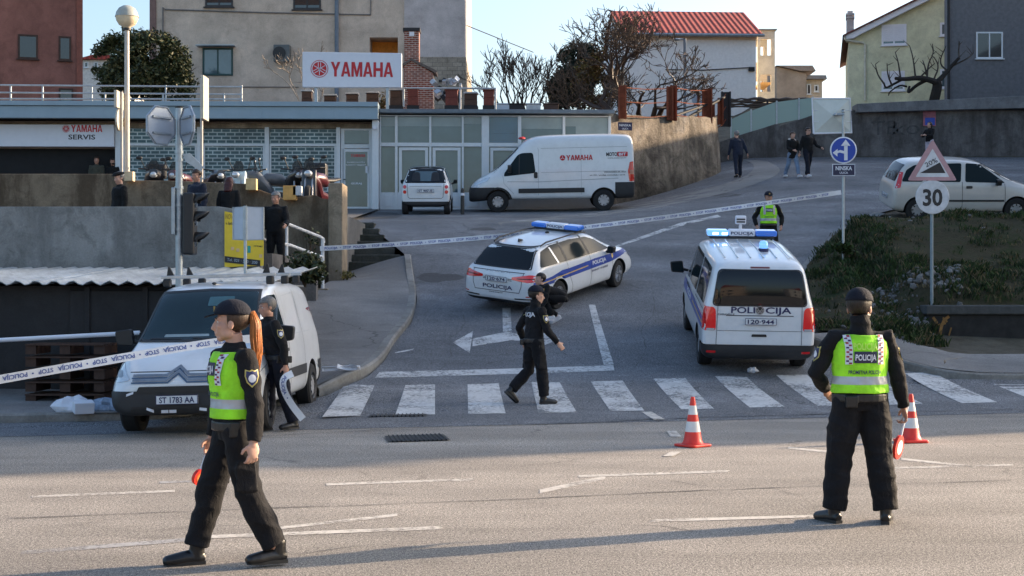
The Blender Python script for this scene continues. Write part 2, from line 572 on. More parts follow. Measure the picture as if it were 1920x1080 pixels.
YEL = plain('yellow_banner', (.72, .5, .03), .6, var=.06)
TEAL = plain('teal_print', (.02, .3, .25), .6)
def glass_mat(name, c, rough=.06, spec=.8):
    m = NT(name)
    n = m.noise(1.1, 3)
    m.col(m.ramp(n, [(.35, tuple(v * .75 for v in c)), (.65, c)])).set(rough=rough, spec=spec, coat=.6, coatr=.03)
    return m.m
G_SHOP = glass_mat('shop_glass', (.075, .12, .14))
G_BLIND = glass_mat('pale_blind_behind_glass', (.26, .32, .33), .25, .5)
G_BLUE = glass_mat('blue_poster_behind_glass', (.02, .085, .16))
G_DARK = glass_mat('dark_glass', (.012, .018, .022))
G_FENCE = NT('green_fence_glass').col((.35, .47, .42)).set(rough=.25, alpha=.72).m
def lattice():
    m = NT('roller_grille')
    b = m.n('TexBrick')
    for k, v in (('Scale', 1), ('Mortar Size', .02), ('Brick Width', .3), ('Row Height', .125), ('Mortar Smooth', .1)): b.inputs[k].default_value = v
    b.inputs['Color1'].default_value = (.05, .1, .115, 1); b.inputs['Color2'].default_value = (.05, .1, .115, 1)
    b.inputs['Mortar'].default_value = (.36, .42, .43, 1)
    m.l(m.tc(rot=(rad(90), 0, 0)), b.inputs['Vector'])
    n = m.ramp(m.noise(1.2, 5), [(.3, .6), (.7, 1.3)])
    m.col(m.mix(1, b.outputs[0], n, 'MULTIPLY')).set(rough=.35, metal=.2)
    m.bump(b.outputs[1], .4, .02)
    return m.m
LATT = lattice()
def brick(name, c1, c2, mo, w, h, ms=.012, axis=True, rot=None):
    m = NT(name)
    b = m.n('TexBrick')
    for k, v in (('Scale', 1), ('Mortar Size', ms), ('Brick Width', w), ('Row Height', h)): b.inputs[k].default_value = v
    b.inputs['Color1'].default_value = (*c1, 1); b.inputs['Color2'].default_value = (*c2, 1); b.inputs['Mortar'].default_value = (*mo, 1)
    m.l(m.tc(rot=rot or (rad(90), 0, 0)), b.inputs['Vector'])
    n = m.ramp(m.noise(5, 6, .7), [(.3, .65), (.7, 1.2)])
    m.col(m.mix(1, b.outputs[0], n, 'MULTIPLY')).set(rough=.9, spec=.2)
    m.bump(b.outputs[1], -.5, .02)
    return m.m
BRICK = brick('red_brick', (.25, .07, .045), (.16, .045, .035), (.42, .36, .31), .22, .075)
STONE = brick('stone_blocks', (.36, .31, .25), (.28, .24, .19), (.2, .175, .14), .4, .17)
def tiles(name, c):
    m = NT(name)
    wv = m.n('TexWave', wave_type='BANDS', bands_direction='X')
    wv.inputs['Scale'].default_value = .95; wv.inputs['Distortion'].default_value = .15
    m.l(m.tc(), wv.inputs['Vector'])
    n = m.ramp(m.noise(3, 6, .7), [(.3, .7), (.7, 1.25)])
    m.col(m.mix(1, m.ramp(wv.outputs[1], [(.1, tuple(v * .6 for v in c)), (.6, c)]), n, 'MULTIPLY')).set(rough=.8)
    m.bump(wv.outputs[1], .8, .05)
    return m.m
TILES = tiles('red_roof_tiles', (.34, .05, .035))

def wbox(name, a, b, mat, parent, bevel=0, **p): return MB().bb(a, b).build(name, mat, parent, bevel=bevel, **p)
def window(parent, x0, x1, z0, z1, y, frame=.07, fm=None, gm=None, name='window', sill=True, shutter=0, depth=.12):
    """frame proud of the wall plane y, pane sunk in it, optional part-lowered roller shutter"""
    f = MB()
    f.bb((x0, y - .04, z0), (x1, y + .06, z0 + frame)).bb((x0, y - .04, z1 - frame), (x1, y + .06, z1))
    f.bb((x0, y - .038, z0 + frame), (x0 + frame, y + .06, z1 - frame)).bb((x1 - frame, y - .038, z0 + frame), (x1, y + .06, z1 - frame))
    if (x1 - x0) > .9: f.bb(((x0 + x1) / 2 - frame * .4, y - .03, z0 + frame), ((x0 + x1) / 2 + frame * .4, y + .05, z1 - frame))
    o = f.build(name, fm or ALU, parent)
    wbox('pane', (x0 + frame * .6, y - .012, z0 + frame * .6), (x1 - frame * .6, y + .05, z1 - frame * .6), gm or G_DARK, o)
    if sill: wbox('sill', (x0 - .06, y - .1, z0 - .05), (x1 + .06, y + .03, z0 - .003), fm or ALU, o)
    if shutter:
        s = MB(); zz = z1 - frame; h = (z1 - z0 - 2 * frame) * shutter
        n = max(4, int(h / .05))
        for i in range(n): s.bb((x0 + frame, y - .028, zz - h * (i + 1) / n + .004), (x1 - frame, y - .014 - .004 * (i % 2), zz - h * i / n))
        s.build('shutter', SIGNW, o)
    return o

# ------------------------------------------------------------ showroom
SH = thing('showroom', 'long flat roofed blue grey motorcycle showroom with grille and glass fronts', 'shop', (0, 49.3, 0), math.atan(.03))
def sx(px): return (px - 960) / F * 49.3
def sz(py): return CH + (HZ - py) / F * 49.3
xl, xm, xr = -24, sx(712), sx(1146)
wbox('wall', (xl, .35, 3.6), (xr, 8.6, 7.9), GREYR, SH)
# left part: fascia, soffit, bays
fa = MB().bb((xl, -.75, sz(229)), (xm, -.55, sz(207)))
fa.bb((xl, -.82, sz(206.5)), (xm, .4, sz(198)))
for px in (330, 500, 632): fa.bb((sx(px) - .012, -.757, sz(229)), (sx(px) + .012, -.74, sz(207)))
fa.build('fascia', BLUE_F, SH, bevel=.01)
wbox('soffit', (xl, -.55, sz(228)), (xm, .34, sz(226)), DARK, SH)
wbox('lintel', (xl, .0, sz(242)), (xm, .34, sz(233)), CONC_P, SH)
for a, b in ((245, 372), (384, 498), (507, 631)):
    p = wbox('roller_grille', (sx(a), .08, 4.2), (sx(b), .2, sz(243)), LATT, SH)
    fr = MB().bb((sx(a), .02, sz(275)), (sx(b), .078, sz(271)))
    fr.bb((sx(a) - .001, .03, 4.2), (sx(a) + .06, .079, sz(271.2))).bb((sx(b) - .06, .03, 4.2), (sx(b) + .001, .079, sz(271.2)))
    fr.build('grille_frame', ALU, p)
for a, b in ((222, 234), (236, 244), (373, 383), (498.5, 506.5), (631.5, 639)): wbox('pillar', (sx(a), -.02, 4.0), (sx(b), .3, sz(240)), ALU, SH)
# garage entrance
gx0, gx1 = -19.0, sx(221)
op = MB()
op.bb((gx0, .5, 4.0), (gx1, 4.2, 4.38)).bb((gx0, 4.2, 4.0), (gx1, 4.3, 6.8))
wbox('garage_opening', (gx0, .3, 4.3), (gx1, .344, sz(280)), DARK, SH)  # near black panel stands in for the unlit garage interior
sg = wbox('sign_panel', (gx0, -.12, sz(278)), (gx1, .1, sz(237)), SIGNW, SH, bevel=.01)
def fork_emblem(name, c, right, up, r, mat, mat2, parent):
    """round emblem: ring, disc and three crossed tuning forks"""
    c = V(c); right = V(right).normalized(); up = V(up).normalized(); n = right.cross(up)
    P = lambda a, b, d=0: c + right * a + up * b + n * d
    mb = MB()
    N = 40
    def disc(r0, r1, d, mi):
        for i in range(N):
            a, b = 2 * math.pi * i / N, 2 * math.pi * (i + 1) / N
            q = [P(r1 * math.cos(a), r1 * math.sin(a), d), P(r1 * math.cos(b), r1 * math.sin(b), d)]
            q += [P(r0 * math.cos(b), r0 * math.sin(b), d), P(r0 * math.cos(a), r0 * math.sin(a), d)] if r0 else [P(0, 0, d)]
            mb.face(q, mi)
    disc(r * .93, r, .002, 0); disc(0, r * .8, .004, 0)
    for k in range(3):
        a = math.pi / 2 + k * 2 * math.pi / 3
        u = V((math.cos(a), math.sin(a))); v = V((-u.y, u.x))
        def q(x0, x1, y0, y1):
            pts = [u * x0 + v * y0, u * x1 + v * y0, u * x1 + v * y1, u * x0 + v * y1]
            mb.face([P(p.x * r, p.y * r, .007) for p in pts], 1)
        q(-.72, .1, -.035, .035); q(.06, .13, -.17, .17); q(.13, .74, -.17, -.1); q(.13, .74, .1, .17)
    return mb.build(name, [mat, mat2], parent, norm=False)
put_text('lettering', 'YAMAHA', (sx(171), -.125, sz(251)), (1, 0, 0), (0, 0, 1), .24, SIGNR, sg, w=1.05, bold=.006)
put_text('lettering', 'SERVIS', (sx(162), -.125, sz(264.5)), (1, 0, 0), (0, 0, 1), .165, SIGNK, sg, w=.9, bold=.02)
fork_emblem('emblem', (sx(133), -.123, sz(245)), (1, 0, 0), (0, 0, 1), .13, SIGNR, SIGNW, sg)
# shop door with transom
dr = MB()
def frame_into(mb, x0, x1, z0, z1, y, w, d=.08):
    mb.bb((x0, y - d, z0), (x0 + w, y, z1)).bb((x1 - w, y - d, z0), (x1, y, z1)).bb((x0 + w, y - d, z0), (x1 - w, y, z0 + w)).bb((x0 + w, y - d, z1 - w), (x1 - w, y, z1))
frame_into(dr, sx(640), sx(699), 4.55, sz(239), .1, .12)
dr.bb((sx(640) + .12, .02, sz(279)), (sx(699) - .12, .1, sz(271)))
door = dr.build('door', ALU, SH, bevel=.008)
frame_into(d2 := MB(), sx(643), sx(695), 4.62, sz(280), .07, .1, .05)
d2.build('door_leaf', ALU, door)
wbox('pane', (sx(647), .03, 4.7), (sx(692), .06, sz(284)), G_SHOP, door)
wbox('pane', (sx(646), .05, sz(270)), (sx(693), .08, sz(244)), G_SHOP, door)
wbox('handle', (sx(644.5), -.06, sz(338)), (sx(649), -.03, sz(336.5)), BLACK, door)
put_text('lettering', 'YAMAHA', (sx(672), .025, sz(295)), (1, 0, 0), (0, 0, 1), .1, SIGNR, door, w=.5, bold=.03)
put_text('lettering', 'DOBRODOŠLI', (sx(668), .025, sz(306)), (1, 0, 0), (0, 0, 1), .04, SIGNW, door, w=.6)
put_text('lettering', 'RADNO VRIJEME', (sx(668), .025, sz(311)), (1, 0, 0), (0, 0, 1), .04, SIGNW, door, w=.68)
put_text('lettering', 'GURAJ', (sx(669), .025, sz(346)), (1, 0, 0), (0, 0, 1), .06, SIGNW, door, w=.36, bold=.03)
wbox('notice', (sx(686), .02, sz(325)), (sx(692), .028, sz(312)), SIGNW, door)
wbox('pillar', (sx(700), -.5, 4.4), (xm, .3, sz(228) - .02), ALU, SH, bevel=.01)
MB().bb((sx(701), -.62, sz(246)), (sx(708), -.5, sz(242))).tube([(sx(704), -.55, sz(244)), (sx(706), -.9, sz(246))], .06, 10).build('camera_housing', SIGNW, SH)
# right glass part
wbox('roof_edge', (xm + .003, -.3, sz(214)), (xr + .1, .9, sz(207)), plain('dark_grey_trim', (.13, .16, .19), .5), SH, bevel=.01)
mull = [(712.5, 715), (741, 746), (805, 809), (866, 869.5), (903, 917), (971, 977.5), (1055, 1060), (1141, 1146)]
gf = MB()
zt, zr0, zr1, zb = sz(216.5), sz(275), sz(268), sz(361)
for a, b in mull: gf.bb((sx(a), -.02, 4.4), (sx(b), .3, zt))
for (a0, a1), (b0, b1) in zip(mull, mull[1:]):
    gf.bb((sx(a1), 0, zr0), (sx(b0), .25, zr1)).bb((sx(a1), 0, sz(218.5)), (sx(b0), .25, zt))
    gf.bb((sx(a1), .02, 4.4), (sx(b0), .25, zb))
    gf.bb((sx(a1) + .12, 0, 4.72), (sx(b0) - .12, .018, zb - .1))
frm = gf.build('glazing_frame', ALU, SH, bevel=.006)
for k, ((a0, a1), (b0, b1)) in enumerate(zip(mull, mull[1:])):
    x0, x1 = sx(a1) + .002, sx(b0) - .002
    if k == 4:
        wbox('pane', (x0, .1, sz(250)), (x1, .2, sz(219)), G_BLUE, SH); wbox('pane', (x0, .1, zr1 + .003), (x1, .2, sz(250.2)), G_BLUE, SH)
    else:
        cut = (237, 237, 237, 232, 0, 241, 236)[k]
        wbox('blind', (x0, .1, sz(cut)), (x1, .2, sz(219)), G_BLIND, SH)
        wbox('pane', (x0, .1, zr1 + .003), (x1, .2, sz(cut + .2)), G_SHOP, SH)
    if k == 6: wbox('blind', (sx(1080), .095, zr1 + .005), (x1, .099, sz(236)), G_BLIND, SH)
    lf = wbox('pane', (x0, .1, zb + .003), (x1, .2, zr0 - .003), G_SHOP, SH)
    if k in (1, 2, 4):
        frame_into(q := MB(), x0 + .04, x1 - .04, zb - .3, zr0 - .03, .1, .1, .06)
        q.build('door_frame', ALU, lf)
wbox('threshold', (sx(640), -.55, 4.45), (xr, .3, 4.58), CONC, SH)

# yards: motorbike yard, terrace
MB().bb((-26, 33.6, 1.0), (-4.05, 50, 3.68)).build('yard', A_YARD, kind='structure')
yrows = [[(x, y, max(3.70, 4.66 - (49.2 - y) * .09)) for x in (-26, -18, -12, -4.5)] for y in frange(33.7, 49.6, 1)]
sheet('yard', yrows, A_YARD)
MB().bb((-26, 27.75, 0), (-4.62, 33.3, 2.55)).build('terrace', CONC_D, kind='structure')

# front terrace wall (grey) and the yard parapet (brown, stepped)
def w_at(px, D): return (px - 960) / F * D
def z_at(py, D): return CH + (HZ - py) / F * D
m = MB()
Dw = 27.5
m.prism([(-26, 0), (w_at(490, Dw), 0), (w_at(490, Dw), z_at(399, Dw)), (w_at(410, Dw), z_at(387, Dw)), (-26, z_at(389, Dw))], Dw, Dw + .24, 'y')
o = m.build('terrace_wall', CONC, bevel=.015)
tag(o, 'grey concrete terrace wall behind the shed roof, carrying the yellow banner', 'wall')
Dp = 33.2
m = MB()
pts = [(-26, 325), (243, 326), (243.01, 338), (330, 339), (475, 345), (476, 352), (545, 377), (546, 371), (590, 365), (603, 372), (618, 374)]
poly = [(w_at(618, Dp), 1.5), *[(w_at(a, Dp) if a > 0 else -26, z_at(b, Dp)) for a, b in pts[::-1]], (-26, 1.5)]
m.prism(poly[::-1], Dp, Dp + .28, 'y')
o = m.build('parapet_wall', CONC_B, bevel=.02)
tag(o, 'brown stained stepped concrete wall in front of the parked motorbikes', 'wall')
o = MB().bb((w_at(618.4, Dp), 32.9, 1.6), (w_at(645, Dp), 33.9, z_at(343.5, 33))).build('concrete_pillar', CONC_P, bevel=.025)
tag(o, 'tall pale concrete pillar at the foot of the shop steps', 'pillar')
# dark wall on the far side of the ramp to close the stair well
o = MB().bb((w_at(492, 30), 30.2, 0), (w_at(590, 30), 30.5, z_at(520, 30))).build('stair_wall', CONC_D)
tag(o, 'dark low concrete wall of the stairwell behind the handrail', 'wall')
# the stair the man stands on
st = MB()
for i in range(8):
    x0 = -4.35 - i * .32
    st.bb((x0 - .32, 28.2, 0), (x0, 30.2, 1.95 + i * .12))
o = st.build('stair', CONC, bevel=.01)
tag(o, 'narrow concrete stair climbing to the terrace beside the banner', 'stair')
# steps up to the forecourt
st = MB()
n = 7
for i in range(n):
    t0, t1 = i / n, (i + 1) / n
    y0 = 35.7 + 4.7 * t0
    z1 = 2.36 + (3.74 - 2.36) * t1
    xr0 = interp([(0, -2.62), (1, -4.0)], t0)
    st.bb((-4.6, y0, 1.5), (xr0, 41.2 - .003 * i, z1 - .002 * i))
o = st.build('steps', concrete('mossy_step_concrete', (.085, .085, .075), (.4, .42, .35), .8, vert=False), bevel=.03)
tag(o, 'worn dark concrete steps between the pillar and the road', 'steps')

# shed
sd_ = thing('shed', 'low charcoal shed with a pale corrugated roof below the terrace wall', 'shed', (0, 0, 0))
x0, x1 = -26, w_at(334, 22.9) + 1.4
wbox('wall', (x0, 23.0, 0), (x1, 27.4, 1.9), CHARCOAL, sd_)
for a, b in ((130, 158), (165, 270), (276, 345)):
    dpan = MB().bb((w_at(a, 22.9), 22.93, .15), (w_at(b, 22.9), 22.99, z_at(545, 22.9)))
    dpan.build('door', CHARCOAL, sd_, bevel=.01)
    wbox('gap', (w_at(a, 22.9), 22.94, z_at(544.5, 22.9)), (w_at(b, 22.9), 22.985, z_at(538, 22.9)), DARK, sd_)
bm = bmesh.new()
xsr = frange(x0, x1 + .2, .07)
A = []
for j, (y, z) in enumerate(((22.55, z_at(531, 22.55)), (27.48, z_at(504, 27.4)))):
    A.append([bm.verts.new((x, y, z + .035 * math.sin(x * 2 * math.pi / .145 * .5))) for x in xsr])
for i in range(len(xsr) - 1): bm.faces.new((A[0][i], A[0][i + 1], A[1][i + 1], A[1][i]))
o = MB(bm).build('roof', concrete('pale_corrugated_sheet', (.5, .52, .52), (.75, .72, .7), .5, bump=.05, rough=.5), sd_)
so_ = o.modifiers.new('s', 'SOLIDIFY'); so_.thickness = .012
for i, xx in enumerate((w_at(163, 22.9), w_at(272, 22.9))): wbox('post', (xx - .04, 22.9, 0), (xx + .04, 22.98, 1.88), CHARCOAL, sd_)

# left retaining wall by the road, curving at its upper end
path = [(3.52, 49.9), (5.2, 51.6), (7.2, 53.9), (8.05, 55.2), (8.25, 56.6), (7.9, 60), (6.5, 70)]
path = resample(smooth_path([(a, b, 0) for a, b in path], 2), .5)
bm = bmesh.new(); rows = []
R1 = random.Random(3)
for i, p in enumerate(path):
    d = (path[min(i + 1, len(path) - 1)] - path[max(i - 1, 0)]).normalized(); n = V((-d.y, d.x, 0))
    top = z_at(213 + 8 * min(1, i / 14), p.y) + R1.uniform(-.05, .05)
    rows.append([bm.verts.new(V((p.x, p.y, 0)) + n * a + V((0, 0, z))) for a, z in ((0, g(p.x, p.y) - .6), (.1, (g(p.x, p.y) + top) / 2), (.22, top), (.75, top + .02), (.75, 2))])
for A, B in zip(rows, rows[1:]):
    for i in range(4): bm.faces.new((A[i], A[i + 1], B[i + 1], B[i]))
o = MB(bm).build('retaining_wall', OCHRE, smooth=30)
tag(o, 'ochre and black stained retaining wall curving beside the uphill road', 'wall')
o = MB().box((0, 0, 0), (.5, .04, .28)).build('street_name_plate', NAVY, bevel=.005)
o.location = at(1172, 237, 49.75); o.rotation_euler.z = .15
tag(o, 'small navy street name plate on the stained retaining wall', 'sign')
put_text('lettering', 'NINSKA', (0, -.024, .0), (1, 0, 0), (0, 0, 1), .08, SIGNW, o, w=.4)
put_text('lettering', 'ULICA', (0, -.024, -.11), (1, 0, 0), (0, 0, 1), .06, SIGNW, o, w=.22)

# right retaining wall with beam, lower parapet sloping to the left
m = MB()
D2 = 59
def prof(pxs): return [(w_at(a, D2), z_at(b, D2)) for a, b in pxs]
m.prism([(w_at(1330, D2), 5), *prof([(1330, 272), (1400, 249), (1458, 232), (1462, 236), (1530, 214), (1600, 205)]), (w_at(1600, D2), 5)], D2, D2 + .4, 'y')
m.prism([(w_at(1600, D2) - .002, 5), *prof([(1600, 206), (2100, 206)]), (w_at(2100, D2), 5)], D2 + .06, D2 + .5, 'y')
o = m.build('retaining_wall', CONC_D, bevel=.02)
tag(o, 'dark concrete retaining wall at the top of the road below the yellow house', 'wall')
m = MB().prism(prof([(1604, 212), (1604, 196), (1790, 187), (2100, 172), (2100, 200), (1790, 207)]), D2 - .25, D2 + .6, 'y')
m.build('coping_beam', concrete('grey_coping', (.2, .2, .205), (.6, .6, .6), .7), o, bevel=.02)
FAINT = plain('faint_graffiti', (.06, .058, .058), .9, var=.4)
for k, (px, s) in enumerate(((1660, 'TB'), (1700, 'ko'))):
    put_text('graffiti', s, (w_at(px, D2), D2 + .054, z_at(252, D2)), (1, 0, .05), (0, 0, 1), .6, FAINT, o, w=1.1, bold=-.004)
gr = MB().box((0, 0, 0), (.52, .02, .62))
o2 = gr.build('poster', plain('red_blue_poster', (.3, .1, .13), .6, var=.5, scale=3), None)
o2.location = (w_at(1743, D2), D2 + .03, z_at(222, D2)); tag(o2, 'faded red and blue poster on the dark wall behind the woman', 'poster')
MB().box((.02, -.013, -.12), (.4, .004, .3), rz=0).build('print', SIGNB, o2)

# glass fence on the sloping parapet
fg = thing('glass_fence', 'greenish glass panel fence on top of the sloping dark parapet', 'fence', (0, D2 + .2, 0))
pp = [(1372, 262, 222), (1410, 246, 206), (1458, 231, 190), (1500, 223, 185), (1526, 215, 182)]
for (a, b, c), (d, e, f) in zip(pp, pp[1:]):
    MB().prism([(w_at(a, D2) + .04, z_at(b, D2)), (w_at(d, D2) - .04, z_at(e, D2)), (w_at(d, D2) - .04, z_at(f, D2)), (w_at(a, D2) + .04, z_at(c, D2))], -.01, .01, 'y').build('glass_panel', G_FENCE, fg)
for a, b, c in pp: wbox('post', (w_at(a, D2) - .03, -.03, z_at(b, D2) - .1), (w_at(a, D2) + .03, .03, z_at(c, D2) + .05), GALV, fg)

# ------------------------------------------------------------ houses
bh = thing('apartment_house', 'tall beige rendered house behind the showroom with a green framed window', 'house', (0, 58, 0))
D3 = 58
hx = lambda p: w_at(p, D3)
hz = lambda p: z_at(p, D3)
m = MB()
bm_niche = (hx(693), hx(746), hz(100), hz(70))
a, b, c, d = bm_niche
m.bb((hx(293), 0, 7), (a, 9, 18.5)).bb((a, 0, 7), (hx(758), 9, c)).bb((a, 0, d), (hx(758), 9, 18.5)).bb((b, 0, c), (hx(758), 9, d)).bb((a, 1.2, c), (b, 9, d))
m.build('wall', BEIGE, bh)
wbox('recess', (a + .004, 1.1, c + .004), (b - .004, 1.19, d - .004), plain('painted_sunlight_wall', (.75, .3, .05), .8), bh)  # sunlight inside the niche painted as an orange back wall
wbox('recess', (a + .003, .3, c + .003), (b - .003, 1.1, c + .02), plain('painted_sunlight_floor', (.7, .32, .08), .8), bh)  # same sunlight painted onto the niche floor
wbox('wall', (hx(758) + .003, -.04, hz(107)), (hx(872), 9, 18.5), GREYR, bh)
wbox('stone_base', (hx(758) + .003, -.09, 7), (hx(873.5), 9.05, hz(107.4)), STONE, bh)
wbox('corner_strip', (hx(281), -.05, 7), (hx(293) - .003, 9, 18.5), plain('brown_trim', (.2, .12, .1), .8), bh)
for x0, x1, z0, z1 in ((385, 437, 13, -40), (550, 602, 18, -40)):
    o = window(bh, hx(x0), hx(x1), hz(z0), hz(z1), 0, fm=plain('dark_frame', (.03, .025, .025), .5), sill=True, shutter=.9)
    for ch in o.children:
        if ch.name.startswith('shutter'): ch.data.materials[0] = WOOD_D
o = window(bh, hx(380), hx(437), hz(142), hz(90), 0, fm=GRNF, gm=G_SHOP, sill=False)
wbox('awning', (hx(371), -.45, hz(90) + .03), (hx(442), .02, hz(87)), GALV, bh)
MB().tube([(hx(632), -.1, hz(0) + 5), (hx(632), -.1, hz(200))], .085, 10).build('drainpipe', plain('slate_pipe', (.13, .16, .2), .5), bh)
cb = MB()
cb.tube([(hx(306), -.03, hz(200)), (hx(306), -.03, hz(14)), (hx(310), -.03, hz(18)), (hx(500), -.03, hz(24)), (hx(640), -.03, hz(27)), (hx(695), -.03, hz(28)), (hx(696), -.03, hz(-30))], .03, 6)
cb.tube([(hx(300), -.03, hz(163)), (hx(560), -.03, hz(163.5))], .02, 5)
cb.build('cable', plain('cable_grey', (.16, .15, .14), .7), bh)
ac = MB().bb((hx(516), -.45, hz(118)), (hx(546), -.03, hz(87)))
ac = ac.build('air_conditioner', plain('ac_dark', (.1, .11, .11), .5), bh, bevel=.02)
MB().lathe([(.26, 0), (.26, .02), (.05, .03)], (hx(527), -.48, hz(103)), 20, 'y').build('fan_grille', BLACK, ac)
# roofless edge hidden above the picture: a simple tiled roof
MB().prism([(hx(270), 18.5), (hx(890), 18.5), (hx(580), 21.5)], -.6, 9.6, 'y').build('roof', TILES, bh)

rb = thing('red_house', 'red brown rendered house at the left edge beyond the showroom roof', 'house', (0, 59, 0))
wbox('wall', (w_at(-160, 59), 0, 6), (w_at(154, 59), 9, 17), REDR, rb)
wbox('corner_strip', (w_at(144, 59), -.06, 6), (w_at(155, 59), .2, 17), plain('brick_red_trim', (.27, .09, .06), .8), rb)
window(rb, w_at(112, 59), w_at(134, 59), z_at(115, 59), z_at(70, 59), 0, fm=WOOD_D)
window(rb, w_at(112, 59), w_at(138, 59), z_at(195, 59), z_at(167, 59), 0, fm=WOOD_D)
window(rb, w_at(40, 59), w_at(75, 59), z_at(115, 59), z_at(70, 59), 0, fm=WOOD_D)
MB().prism([(w_at(-170, 59), 17), (w_at(162, 59), 17), (w_at(0, 59), 19)], -.5, 9.5, 'y').build('roof', TILES, rb)
rb.rotation_euler.z = rad(16.6); rb.location = (-.73, 64.03, 0)
fb = thing('far_house', 'small pale distant house seen between the red house and the evergreen', 'house', (0, 100, 0))
wbox('wall', (w_at(150, 100), 0, 8), (w_at(235, 100), 8, z_at(112, 100)), plain('pale_far_render', (.6, .58, .54), .8), fb)
for px in (158, 176): window(fb, w_at(px, 100), w_at(px + 8, 100), z_at(127, 100), z_at(116, 100), 0)
MB().prism([(w_at(145, 100), z_at(112, 100)), (w_at(240, 100), z_at(112, 100)), (w_at(190, 100), z_at(100, 100))], -.3, 8.3, 'y').build('roof', TILES, fb)

wh = thing('white_house', 'plain white house with a red tiled roof above the bend of the road', 'house', (w_at(1167, 84), 84, 0), .055)
L = w_at(1420, 84) - w_at(1167, 84)
ze = z_at(66, 84); zrg = z_at(27, 89); dp = 9.4
m = MB().prism([(0, 8), (dp, 8), (dp, ze), (dp / 2, zrg - .25), (0, ze)], 0, L, 'x')
m.build('wall', WHITE, wh)
wbox('eave_band', (-.02, -.06, ze - .22), (L + .02, -.003, ze + .05), CREAM, wh)
r = MB()
for s in (0, 1):
    y0, y1 = (-.4, dp / 2) if s == 0 else (dp / 2, dp + .4)
    za, zb_ = (ze - .05, zrg) if s == 0 else (zrg, ze - .05)
    r.prism([(y0, za), (y1, zb_), (y1, zb_ + .16), (y0, za + .16)], -.1, L + .3, 'x')
r.build('roof', TILES, wh)
MB().tube([(-.3, -.48, ze - .02), (L + .4, -.48, ze - .02)], .09, 8).build('gutter', plain('grey_gutter', (.24, .28, .32), .4, .4), wh)
cab = MB()
cab.tube([(L * .32, -.06, z_at(130, 84)), (L * .6, -.06, z_at(130.5, 84)), (L - .4, -.06, z_at(125, 84))], .03, 5)
cab.bb((L - .45, -.14, z_at(132, 84)), (L - .1, -.02, z_at(124, 84))).build('cable', CHARCOAL, wh)
tw = thing('stair_tower', 'narrow cream stair tower with an open window beside the white house', 'tower', (0, 86.5, 0))
tx = lambda p: w_at(p, 86.5)
tzz = lambda p: z_at(p, 86.5)
m = MB()
x0, x1, xa, xb = tx(1421), tx(1453), tx(1426), tx(1446)
for yy in ((0, .25), (2.6, 2.85)):
    m.bb((x0, yy[0], 8), (xa, yy[1], tzz(57))).bb((xb, yy[0], 8), (x1, yy[1], tzz(57)))
    m.bb((xa, yy[0], tzz(73)), (xb, yy[1], tzz(57))).bb((xa, yy[0], tzz(140)), (xb, yy[1], tzz(104))).bb((xa, yy[0], 8), (xb, yy[1], tzz(172)))
m.build('wall', CREAM, tw)
wbox('landing', (xa, .25, tzz(157)), (xb, 2.6, tzz(153)), plain('orange_lit_landing', (.7, .4, .14), .8), tw)  # warm light inside the tower put into the landing colour
wbox('roof', (x0 - .1, -.15, tzz(57) + .003), (x1 + .1, 3.0, tzz(55)), CONC, tw)
tb = thing('tan_house', 'low tan house with flat roofs at the end of the road', 'house', (0, 100, 0))
tx = lambda p: w_at(p, 100)
tzz = lambda p: z_at(p, 100)
MB().prism([(tx(1456), 9), (tx(1512), 9), (tx(1512), tzz(138)), (tx(1456), tzz(125))], 0, 6, 'y').build('wall', concrete('tan_render', (.36, .29, .23), (.8, .8, .8), .3), tb)
wbox('wall', (tx(1512) + .003, .6, 9), (tx(1545), 6, tzz(147)), concrete('pale_tan_render', (.5, .42, .33), (.8, .8, .8), .3), tb)
MB().prism([(tx(1454), tzz(124)), (tx(1522), tzz(124)), (tx(1528), tzz(134)), (tx(1500), tzz(134))], -.3, 6.3, 'y').build('roof', plain('grey_brown_roof', (.24, .19, .16), .8), tb)
MB().prism([(tx(1512), tzz(147)), (tx(1552), tzz(147)), (tx(1550), tzz(140)), (tx(1516), tzz(140))], .2, 6.3, 'y').build('roof', plain('grey_roof', (.2, .2, .21), .8), tb)
window(tb, tx(1516), tx(1524), tzz(175), tzz(155), .6)
window(tb, tx(1530), tx(1538), tzz(170), tzz(157), .6)

yh = thing('yellow_house', 'pale yellow gabled house above the dark wall with white shuttered windows', 'house', (0, 75, 0))
D4 = 75
hx = lambda p: w_at(p, D4)
hz = lambda p: z_at(p, D4)
ap = 1880
m = MB().prism([(hx(1592), 8), (hx(2170), 8), (hx(2170), hz(68)), (hx(ap), hz(-62)), (hx(1592), hz(70))], 0, 10, 'y')
m.build('wall', YELLOW, yh)
MB().prism([(hx(1582), hz(70)), (hx(ap), hz(-70)), (hx(ap), hz(-61)), (hx(1610), hz(68)), (hx(1600), hz(74)), (hx(1583), hz(75))], -.35, .0, 'y').build('verge_board', SIGNW, yh)
rf = MB()
rf.prism([(hx(1580), hz(68)), (hx(ap), hz(-74)), (hx(ap), hz(-70.3)), (hx(1580), hz(71))], -.45, 10.4, 'y')
rf.prism([(hx(ap), hz(-74)), (hx(2180), hz(66)), (hx(2180), hz(69)), (hx(ap), hz(-70.3))], -.45, 10.4, 'y')
rf = rf.build('roof', plain('dark_red_tiles', (.13, .035, .03), .8, var=.3, scale=9), yh)
ch = MB().bb((hx(1588), 1.2, hz(70)), (hx(1602), 1.7, hz(27))).bb((hx(1587), 1.15, hz(26.8)), (hx(1603), 1.75, hz(23))).bb((hx(1587), 1.15, hz(21)), (hx(1603), 1.75, hz(17)))
ch.bb((hx(1590), 1.2, hz(23)), (hx(1600), 1.7, hz(21))).bb((hx(1590), 1.25, hz(17)), (hx(1600), 1.65, hz(12)))
